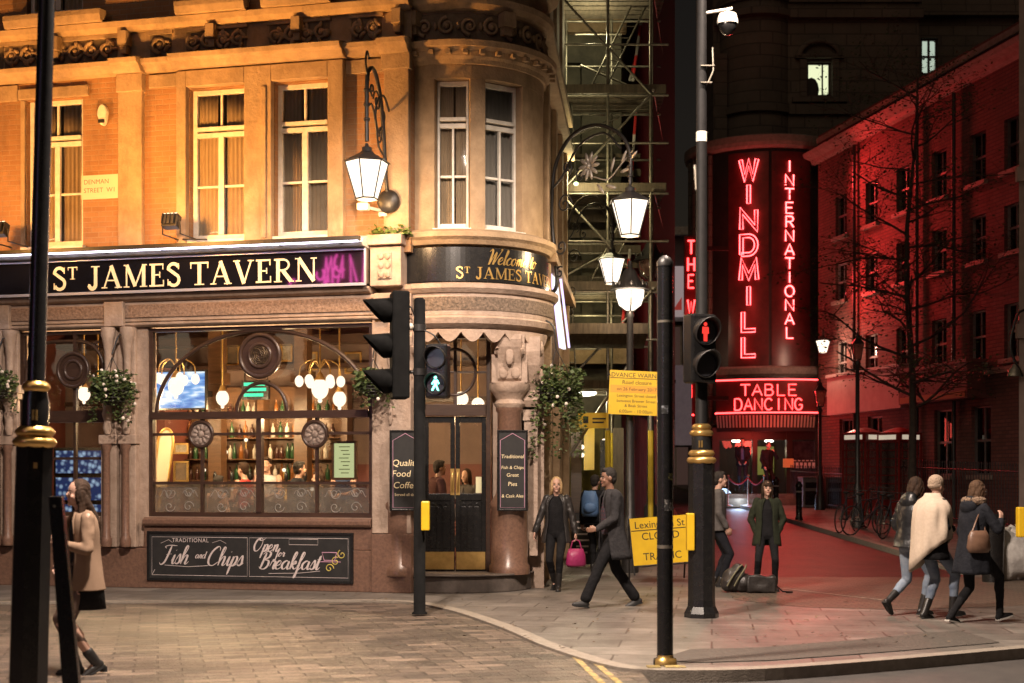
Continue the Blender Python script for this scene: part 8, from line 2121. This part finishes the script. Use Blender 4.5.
        for i, (z, rx, ry) in enumerate(prof):
            fz_ = i/(m-1); gp = R(gap[0]+(gap[1]-gap[0])*min(1,fz_*2) if fz_ < .5 else gap[1]+(gap[2]-gap[1])*(fz_-.5)*2)
            low = max(0, -z+.05)
            for j in range(n+1):
                a = PI/2+gp+(2*PI-2*gp)*j/n; w = 1+(.05*math.sin(5*a+sd)+.04*math.sin(9*a+sd*2))*low*2.2+g('puff',0)*.05*math.sin(i*PI*.98)
                w += .02*noise.noise(Vector((a*2,z*9,sd)))+.035*noise.noise(Vector((a*2.6,z*5+a,sd+7)))+.02*noise.noise(Vector((a*6,z*3,sd+3)))
                x, y = rx*ful*math.cos(a)*w, ry*ful*math.sin(a)*w
                sw = g('sway',(0,0)); c = S(z)+Vector((sw[0]*low,sw[1]*low,0)); tw_ = twist*max(0,min(1,(z+.1)*2))
                vs.append(c+Vector((x*math.cos(tw_)-y*math.sin(tw_), x*math.sin(tw_)+y*math.cos(tw_), .010*math.sin(3*a+sd)*low)))
        fs = [(i*(n+1)+j, (i+1)*(n+1)+j, (i+1)*(n+1)+j+1, i*(n+1)+j+1) for i in range(m-1) for j in range(n)]
        mb = MB(M4); mb.add(vs, fs, True); co = mb.build('coat', cm, t, solid=.016)
        for s, sh, el, wr in arms:
            mb = MB(M4); pf = g('puff',0)
            if pf:
                for (a, b, r0, r1) in ((sh,el,.078,.066),(el,wr,.066,.052)):
                    for q in range(4): p = a+(b-a)*(q+.5)/4.2; rr = r0+(r1-r0)*q/4; mb.ell(p, (rr*1.05,rr*1.05,rr*.95), 12, 8)
                    cap(mb, a, r0*.9, b, r1*.9)
            else:
                cap(mb, sh-rt*s*.012, .068*ful, el, .056*ful); cap(mb, el, .056*ful, wr+(el-wr)*.06, .043*ful)
            ho = remeshed(mb, .010*k, 3)
            for i, v in enumerate(ho.v):
                q = (Mx.inverted() @ v)/k; ho.v[i] = v + Vector((noise.noise(q*16), noise.noise(q*16+Vector((5,0,0))), noise.noise(q*16+Vector((0,5,0)))))*.008
            ho.build('sleeve', cm, co)
        if g('collar', 1):
            mb = MB(M4)
            for s in (-1,1):
                gp = R(gap[0])
                pts = [S(.53)+fw*.058*math.sin(PI/2-s*(gp+(PI-gp)*q/8))*1.0+rt*.078*math.cos(PI/2-s*(gp+(PI-gp)*q/8)) for q in range(9)]
                mb.tube([S(.33)+fw*.142*math.cos(gp*1.15)+rt*s*.188*math.sin(gp*1.15), S(.44)+fw*.132*math.cos(gp)+rt*s*.19*math.sin(gp), S(.505)+fw*.095*math.cos(gp)+rt*s*.12*math.sin(gp)] + pts, [.004,.012,.017]+[g('collar_r', .018)]*9, 8)
            mb.build('collar', g('collar_m', cm), co)
    if g('hood'):
        mb = MB(M4); mb.ell(S(.50)-fw*.09, (.135,.085,.10), 14, 10); mb.ell(S(.56)-fw*.075, (.11,.07,.07), 14, 10); ho = remeshed(mb, .012*k, 3); ho.build('hood', g('hood'), t)
    if g('fur'):
        mb = MB(M4)
        for q in range(26):
            a = R(200+140*(q/25)) if False else R(-25+230*q/25)
            c = S(.565)+rt*.115*math.cos(a)-fw*(.02+.085*math.sin(a)); mb.ell(c, .040+.012*random.random(), 8, 6)
        ho = remeshed(mb, .010*k, 1); ho.v = [v+Vector((noise.noise(v*60),noise.noise(v*60+Vector((3,0,0))),noise.noise(v*60+Vector((0,3,0)))))*.016 for v in ho.v]; ho.build('fur_trim', g('fur'), t)
    return t, dict(S=S, rt=rt, fw=fw, M4=M4, arms=arms, legs=legs, Hd=Hd, P=P, k=k)

SKIN = {'pale': mat('fair_skin', (.52,.32,.24), (.46,.27,.20), rough=.5, scale=20), 'brown': mat('brown_skin', (.27,.145,.095), (.22,.115,.075), rough=.5, scale=20)}
HAIR = {'brown': mat('brown_hair', (.045,.024,.014), (.02,.012,.008), rough=.75, spec=.2, scale=30, stretch=(1,1,.15)), 'blonde': mat('blonde_hair', (.55,.38,.20), (.36,.22,.10), rough=.75, spec=.2, scale=30, stretch=(1,1,.15)), 'black': mat('dark_hair', (.02,.016,.014), (.035,.03,.027), rough=.75, spec=.2, scale=30, stretch=(1,1,.2)), 'light_brown': mat('light_brown_hair', (.10,.055,.03), (.05,.028,.017), rough=.75, spec=.2, scale=30, stretch=(1,1,.15))}
M['eye_white'] = mat('eye_white', (.34,.30,.27), rough=.3); M['eye_dark'] = mat('eye_iris', (.02,.015,.012), rough=.2); M['lips'] = mat('lips', (.36,.13,.11), rough=.5)
wool = lambda n, c, c2: mat(n, c, c2, rough=.92, scale=11, bump=.45, bscale=32, spec=.2)
camel = mat('camel_wool', (.25,.168,.115), (.235,.157,.106), rough=.92, scale=20, bump=.12, bscale=120, spec=.2); charcoal = wool('charcoal_wool', (.040,.038,.040), (.027,.026,.028)); blackcl = wool('black_cloth', (.008,.008,.009), (.014,.0135,.015))
navy = wool('dark_navy_cloth', (.010,.011,.015), (.017,.018,.023)); olive = wool('dark_olive_cloth', (.026,.031,.018), (.018,.021,.013)); greyj = wool('grey_cloth', (.11,.10,.095), (.08,.073,.07)); redcl = wool('red_knit', (.42,.05,.04), (.33,.035,.03)); whitecl = wool('white_shirt', (.55,.52,.5), (.48,.45,.43))
leather = mat('black_leather', (.022,.020,.019), (.04,.035,.033), rough=.38, scale=12, bump=.5, bscale=18)
nylon = mat('black_puffer_nylon', (.010,.0105,.012), (.016,.0165,.018), rough=.30, scale=10, bump=.6, bscale=12)
denim = mat('blue_denim', (.12,.16,.235), (.20,.24,.30), rough=.85, scale=9, bump=.3, bscale=80); denim2 = mat('faded_denim', (.16,.21,.29), (.26,.30,.36), rough=.85, scale=9, bump=.3, bscale=80); darkden = wool('dark_denim', (.035,.045,.065), (.055,.065,.085))
blanket = mat('cream_blanket', (.56,.46,.365), (.50,.405,.315), rough=.95, scale=30, bump=.2, bscale=110, spec=.1); beige_k = mat('beige_knit', (.40,.30,.22), (.32,.235,.17), rough=.95, scale=40, bump=.8, bscale=60); furm = mat('tan_fur', (.30,.21,.14), (.15,.10,.07), rough=1, scale=40, bump=.8, bscale=90)
plaid = brick('plaid_shirt', (.11,.04,.045), (.085,.035,.05), (.05,.04,.055), .05, .05, rough=.9, msize=.016, bump=.1)
boot = mat('black_boot', (.014,.013,.013), (.025,.023,.022), rough=.4, scale=20)
white_sole = mat('white_sole', (.5,.47,.43), rough=.7)

# 1 woman in the camel jacket walking left, nearest the camera
p = W(85,0,12.0)
t, q = person('long haired woman in a camel jacket and dark skirt walking past the lamp column', (p.x,12.0,-.04), R(122), 1.66, dict(style='long', hair='brown', shirt=navy, coat=camel, hem=-.17, gap=(30,34,26), skirt=blackcl, trousers=mat('sheer_tights',(.12,.075,.055),(.09,.055,.04),rough=.6), leg_fat=.86, shoes=boot, boot_h=.11, heel=1, lfoot=(-.05,-.07,.135), rfoot=(.05,.06,.105), lpitch=-28, rpitch=2, pelvis=(0,0,.945), lean=2, lhand=(-.12,.26,1.19), lelbow=(-.6,-.6,-1), rhand=(.20,.15,1.0), hand_dir_l=(.5,.3,.6), head_yaw=6, full=.93))
# 2 blonde woman
p = W(557,0,20.9)
t, q = person('blonde woman in an open black leather coat carrying a magenta bag', (p.x,20.9,0), R(168), 1.68, dict(style='bob', hair='blonde', shirt=blackcl, belly=.03, coat=leather, hem=-.20, gap=(34,42,48), trousers=blackcl, leg_fat=.95, shoes=boot, boot_h=.20, lfoot=(-.05,.16,.085), rfoot=(.06,-.12,.12), rpitch=-20, lean=1, lhand=(-.32,.06,.80), rhand=(.34,.10,.84), head_yaw=12, pelvis=(0,0,.925)))
S_, M4 = q['S'], q['M4']; wr = q['arms'][0][3]; hb = M4 @ (wr+Vector((-.01,.04,-.10)))
t = thing('handbag', 'magenta handbag hanging from the blonde woman\'s hand', 'bag', (hb.x,hb.y,hb.z-.36))
m2 = MB(); loft(m2, [((hb.x,hb.y,hb.z-.39),.13,.07,.2),((hb.x,hb.y,hb.z-.36),.155,.085,.2),((hb.x,hb.y,hb.z-.22),.14,.075,.2),((hb.x,hb.y,hb.z-.13),.11,.035,.2)]); mag = mat('magenta_leather', (.34,.025,.12), (.26,.02,.09), rough=.4, scale=6, bump=.3); m2.build('bag', mag, t)
m2 = MB(); m2.tube([(hb.x-.08,hb.y,hb.z-.14),(hb.x-.05,hb.y,hb.z-.02),(hb.x,hb.y,hb.z+.0),(hb.x+.05,hb.y,hb.z-.02),(hb.x+.08,hb.y,hb.z-.14)], .010, 6); m2.build('handle', mag, t)
# 3 man in the grey overcoat
p = W(612,0,18.1)
t, q = person('man in a charcoal overcoat and plaid shirt striding left past the pub', (p.x,18.1,0), R(112), 1.79, dict(fem=0, skin='brown', style='short', hair='black', shirt=plaid, belly=.025, coat=charcoal, hem=-.32, gap=(22,34,50), trousers=blackcl, leg_fat=1.12, flare=.022, shoes=mat('grey_trainer',(.028,.028,.03),(.05,.05,.05),rough=.6,scale=20), sole=M['rubber'], lfoot=(-.06,.40,.10), rfoot=(.06,-.36,.10), lpitch=10, rpitch=-18, pelvis=(0,0,.925), lean=1, twist=-8, lhand=(-.12,.26,.98), lelbow=(-.6,-1,-.4), rhand=(.27,-.14,.86), hand_dir_l=(.3,.8,-.1), sway=(0,-.10), head_yaw=-4, head_pitch=-4))
# 4 person with a blue rucksack
p = W(594,0,24.6)
t, q = person('dark clothed person with a light blue rucksack walking away under the scaffold', (p.x,24.6,gz(24.6)), R(-25), 1.70, dict(fem=0, face=0, fine=0, style='short', hair='black', shirt=blackcl, coat=navy, hem=-.05, trousers=blackcl, shoes=boot, lfoot=(-.08,.15,.08), rfoot=(.08,-.15,.12), rpitch=-20))
c = q['M4'] @ (q['S'](.30)-q['fw']*.21)
tb = thing('rucksack', 'light blue rucksack on the back of the person under the scaffold', 'rucksack', (c.x,c.y,c.z-.22)); m2 = MB(); loft(m2, [(c+Vector((0,0,-.22)),.13,.08,R(-25)),(c+Vector((0,0,-.15)),.16,.10,R(-25)),(c+Vector((0,0,.1)),.15,.10,R(-25)),(c+Vector((0,0,.22)),.10,.06,R(-25))]); blue = mat('blue_nylon',(.12,.24,.48),(.09,.18,.38),rough=.6,scale=6,bump=.3); m2.build('bag', blue, tb); m2 = MB(); m2.ell(c+Vector((0.0,-.10,-.07)), (.11,.05,.09), 12, 8); m2.build('pocket', blue, tb)
# 5 girl in the green jacket
p = W(767,0,20.8)
t, q = person('young woman in a dark green jacket standing behind the bags on the pavement', (p.x,20.8,0), R(172), 1.62, dict(style='fringe', hair='brown', shirt=blackcl, coat=olive, hem=-.22, gap=(22,28,30), trousers=blackcl, leg_fat=.92, shoes=boot, boot_h=.12, lfoot=(-.12,.04,.085), rfoot=(.16,.0,.085), lyaw=15, ryaw=-18, lhand=(-.165,.03,.90), rhand=(.165,.03,.90), lelbow=(-1,-.3,0), relbow=(1,-.3,0), head_yaw=8))
# 6 man behind the signal post
p = W(716,0,21.6)
t, q = person('man in a grey jacket standing half hidden behind the red man signal post', (p.x,21.6,0), R(-92), 1.76, dict(fem=0, style='short', hair='black', shirt=blackcl, coat=greyj, hem=-.08, trousers=navy, shoes=boot, lfoot=(-.09,-.02,.085), rfoot=(.09,.05,.085), lhand=(-.20,.14,.90), rhand=(.20,.14,.90)))
# 7-9 three women walking off to the right
p = W(911,0,17.1)
t, q = person('woman in a shiny black puffer jacket and blue jeans, left of the three walking right', (p.x,17.1,0), R(-58), 1.68, dict(style='bob', hair='brown', shirt=blackcl, coat=nylon, hem=-.06, puff=1, full=1.13, hood=nylon, trousers=denim2, shoes=boot, boot_h=.16, lfoot=(-.05,-.34,.19), rfoot=(.05,.14,.085), lpitch=-45, pelvis=(0,0,.915), lean=5, head_pitch=-14, head_yaw=-22, lhand=(-.24,.2,.95), rhand=(.24,.16,.9)))
p = W(932,0,16.6)
t, q = person('woman with a cream blanket round her shoulders, beige beanie and blue jeans', (p.x,16.6,0), R(-62), 1.68, dict(style='none', hat=beige_k, hair='brown', shirt=blackcl, coat=blackcl, hem=-.20, trousers=denim, shoes=boot, boot_h=.16, lfoot=(-.07,-.05,.085), rfoot=(.08,.26,.105), lpitch=-6, rpitch=8, pelvis=(0,0,.925), lean=3, lhand=(-.12,.22,1.12), rhand=(.12,.22,1.10)))
S_, rt, fw, M4 = q['S'], q['rt'], q['fw'], q['M4']
n = 48; prof = [(.60,.075,.085),(.56,.10,.10),(.51,.19,.13),(.45,.235,.165),(.36,.25,.18),(.26,.25,.185),(.16,.248,.19),(.06,.25,.195),(-.04,.255,.20),(-.14,.26,.205),(-.24,.26,.21),(-.34,.255,.205)]
vs = []; m = len(prof)
for i, (z, rx, ry) in enumerate(prof):
    for j in range(n+1):
        a = PI/2+R(14)+(2*PI-R(28))*j/n      # from the front left round the back to the front right
        hemf = .55+.45*math.cos(a-R(205))    # hangs low at the back left, short at the right
        zz = z if z > .42 else .42-(.42-z)*(.42+.62*max(0,hemf))
        w = 1+.05*math.sin(7*a+i*.33)*min(1,i/5)+.035*math.sin(12*a-i*.4)*min(1,i/5)+.035*noise.noise(Vector((a*1.6,i*.3,4)))
        c = S_(zz)-fw*.02; vs.append(c+rt*rx*w*math.cos(a)+fw*ry*w*math.sin(a))
mb = MB(M4); mb.add(vs, [(i*(n+1)+j,(i+1)*(n+1)+j,(i+1)*(n+1)+j+1,i*(n+1)+j+1) for i in range(m-1) for j in range(n)], True); mb.build('blanket', blanket, t, solid=.02)
p = W(973,0,16.15)
t, q = person('woman in a long black padded coat with a fur trimmed hood, right of the three', (p.x,16.15,0), R(-66), 1.66, dict(style='bob', hair='light_brown', shirt=blackcl, coat=navy, hem=-.30, full=1.06, hood=navy, fur=furm, trousers=blackcl, leg_fat=.95, shoes=blackcl, sole=white_sole, lfoot=(-.06,-.28,.10), rfoot=(.06,.36,.11), lpitch=-12, rpitch=14, pelvis=(0,0,.89), lean=3, lhand=(-.24,.12,.85), rhand=(.14,.30,1.22), relbow=(.8,-.3,-1), hand_dir_r=(-.1,.2,.9), head_pitch=-10, head_yaw=-25))
S_, rt, fw, M4 = q['S'], q['rt'], q['fw'], q['M4']
c = S_(.12)+rt*.20-fw*.10
tb = thing('shoulder_bag', 'brown leather shoulder bag on the woman in the fur hooded coat', 'bag', tuple(M4 @ (c+Vector((0,0,-.2)))))
mb = MB(M4); loft(mb, [(c+Vector((0,0,-.16)),.07,.13,R(-5)),(c+Vector((0,0,-.10)),.085,.16,R(-5)),(c+Vector((0,0,.04)),.07,.14,R(-5)),(c+Vector((0,0,.10)),.03,.11,R(-5))]); br = mat('tan_leather',(.20,.115,.075),(.13,.07,.045),rough=.4,scale=8); mb.build('bag', br, tb)
mb = MB(M4); mb.tube([c+fw*.10+Vector((0,0,.08)), S_(.52)+rt*.14-fw*.02, c-fw*.10+Vector((0,0,.08))], .012, 6); mb.build('strap', br, tb)
# 10-11 doormen
p = W(743,0,47.6); person('doorman in a dark suit and blue shirt, left of the two in the theatre doorway', (p.x,47.7,gz(47.7)+.55), R(170), 1.78, dict(fem=0, face=0, fine=0, style='short', hair='black', shirt=wool('blue_shirt',(.10,.14,.24),(.08,.11,.2)), coat=navy, hem=-.1, gap=(16,14,10), trousers=navy, shoes=boot, lhand=(-.12,.2,.95), rhand=(.12,.2,.95)))
p = W(768,0,47.6); person('doorman in black with one hand raised, right of the two in the theatre doorway', (p.x,47.7,gz(47.7)+.45), R(205), 1.76, dict(fem=0, face=0, fine=0, style='short', hair='black', shirt=blackcl, coat=blackcl, hem=-.1, trousers=blackcl, shoes=boot, lhand=(-.12,.22,1.4), rhand=(.2,.1,.9)))
m2 = MB(); g0 = gz(48.2); m2.box(6.95, 10.0, 46.95, 48.5, g0, gz(47.7)+.30); m2.box(6.95, 10.0, 47.3, 48.5, gz(47.7)+.301, gz(47.7)+.44)
m2.build('entrance_step', M['stone_soot'], wm)
# drinkers inside the pub
def drinker(px, off, label, rz, top, hair='brown', z=.2, style='short', fem=0, **kw):
    p = PUB @ Vector((fx(px,off),off,z)); person(label, (p.x,p.y,z), rz, 1.72, dict(fem=fem, face=0, fine=0, style=style, hair=hair, shirt=top, coat=kw.get('coat'), hem=-.1, trousers=blackcl, shoes=boot, lhand=(-.15,.3,1.1), rhand=(.18,.28,1.05)))
drinker(246, 2.2, 'drinker in a red top seen through the middle of the arched window', R(60), redcl, z=.2)
drinker(296, 1.4, 'drinker in dark clothes behind the right roundel of the arched window', R(-70), greyj, 'black', z=.2, coat=navy)
drinker(322, 2.0, 'drinker with light hair beside the lit menu case inside the pub', R(100), blackcl, 'brown', z=.05, coat=blackcl)
drinker(268, 2.4, 'drinker in a white shirt at the bar behind the centre mullion', R(170), whitecl, 'brown', z=.28)
drinker(216, 1.9, 'drinker in a brown top left of the centre mullion inside the pub', R(-40), wool('brown_top',(.12,.07,.04),(.09,.05,.03)), 'black', z=-.02)
drinker(345, 2.6, 'drinker in dark blue behind the lit menu case inside the pub', R(150), wool('blue_top',(.04,.06,.12),(.03,.045,.09)), 'brown', z=.3)
X = (436-512)/F*22.4; person('man in a dark jacket and white shirt standing inside the pub door', (X,22.4,.2), R(-70), 1.74, dict(fem=0, skin='brown', style='short', hair='black', shirt=whitecl, coat=wool('maroon_jacket',(.06,.025,.025),(.045,.02,.02)), hem=-.1, gap=(30,30,26), trousers=blackcl, shoes=boot, lhand=(-.12,.28,1.05), rhand=(.12,.3,1.08)))
X = (468-512)/F*23; person('woman in a grey top standing deeper inside the pub door', (X,23.0,.15), R(150), 1.66, dict(face=0, fine=0, style='bob', hair='brown', shirt=greyj, coat=greyj, hem=-.1, trousers=blackcl, shoes=boot))
# bags at the girl's feet
p = W(741,0,20.5)
t = thing('rucksack', 'black rucksack with pale straps slumped on the pavement', 'rucksack', (p.x-.08,20.5,0)); m2 = MB(); c = Vector((p.x-.08,20.5,0))
cap(m2, c+Vector((-.10,0,.12)), .12, c+Vector((.04,.02,.34)), .09); m2.ell(c+Vector((.10,.0,.14)), (.17,.15,.14), 14, 10); m2.ell(c+Vector((-.02,.02,.18)), (.17,.15,.19), 14, 10)
ho = remeshed(m2, .016, 3); ho.v = [v+Vector((noise.noise(v*9),noise.noise(v*9+Vector((3,0,0))),noise.noise(v*9+Vector((0,3,0)))))*.02 for v in ho.v]; ho.v = [Vector((v.x,v.y,max(.004,v.z))) for v in ho.v]; ho.build('bag', leather, t)
for s in (0,1):
    m2 = MB(); m2.tube([c+Vector((-.14+.10*s,-.14,.10)), c+Vector((-.08+.10*s,-.165,.22)), c+Vector((.02+.10*s,-.13,.36)), c+Vector((.09+.06*s,-.05,.40))], .012, 6); m2.build('strap', mat('olive_strap',(.16,.15,.09),rough=.8) if s == 0 else bpy.data.materials['olive_strap'], t)
p = W(763,0,20.4)
t = thing('holdall', 'low black holdall lying at the feet of the girl in the green jacket', 'bag', (p.x,20.4,0)); m2 = MB(); c = Vector((p.x-.02,20.4,0)); m2.box(c.x-.22,c.x+.20,20.28,20.55,.01,.26); ho = remeshed(m2, .022, 5); ho.v = [v+Vector((noise.noise(v*7),noise.noise(v*7+Vector((3,0,0))),noise.noise(v*7+Vector((0,3,0)))))*.02 for v in ho.v]; ho.v = [Vector((v.x,v.y,max(.004,v.z))) for v in ho.v]; ho.build('bag', leather, t)
m2 = MB(); m2.tube([c+Vector((.18,-.1,.12)),c+Vector((.28,-.12,.03)),c+Vector((.42,-.10,.02)),c+Vector((.34,-.05,.015))], .012, 6); m2.build('strap', blackcl, t)
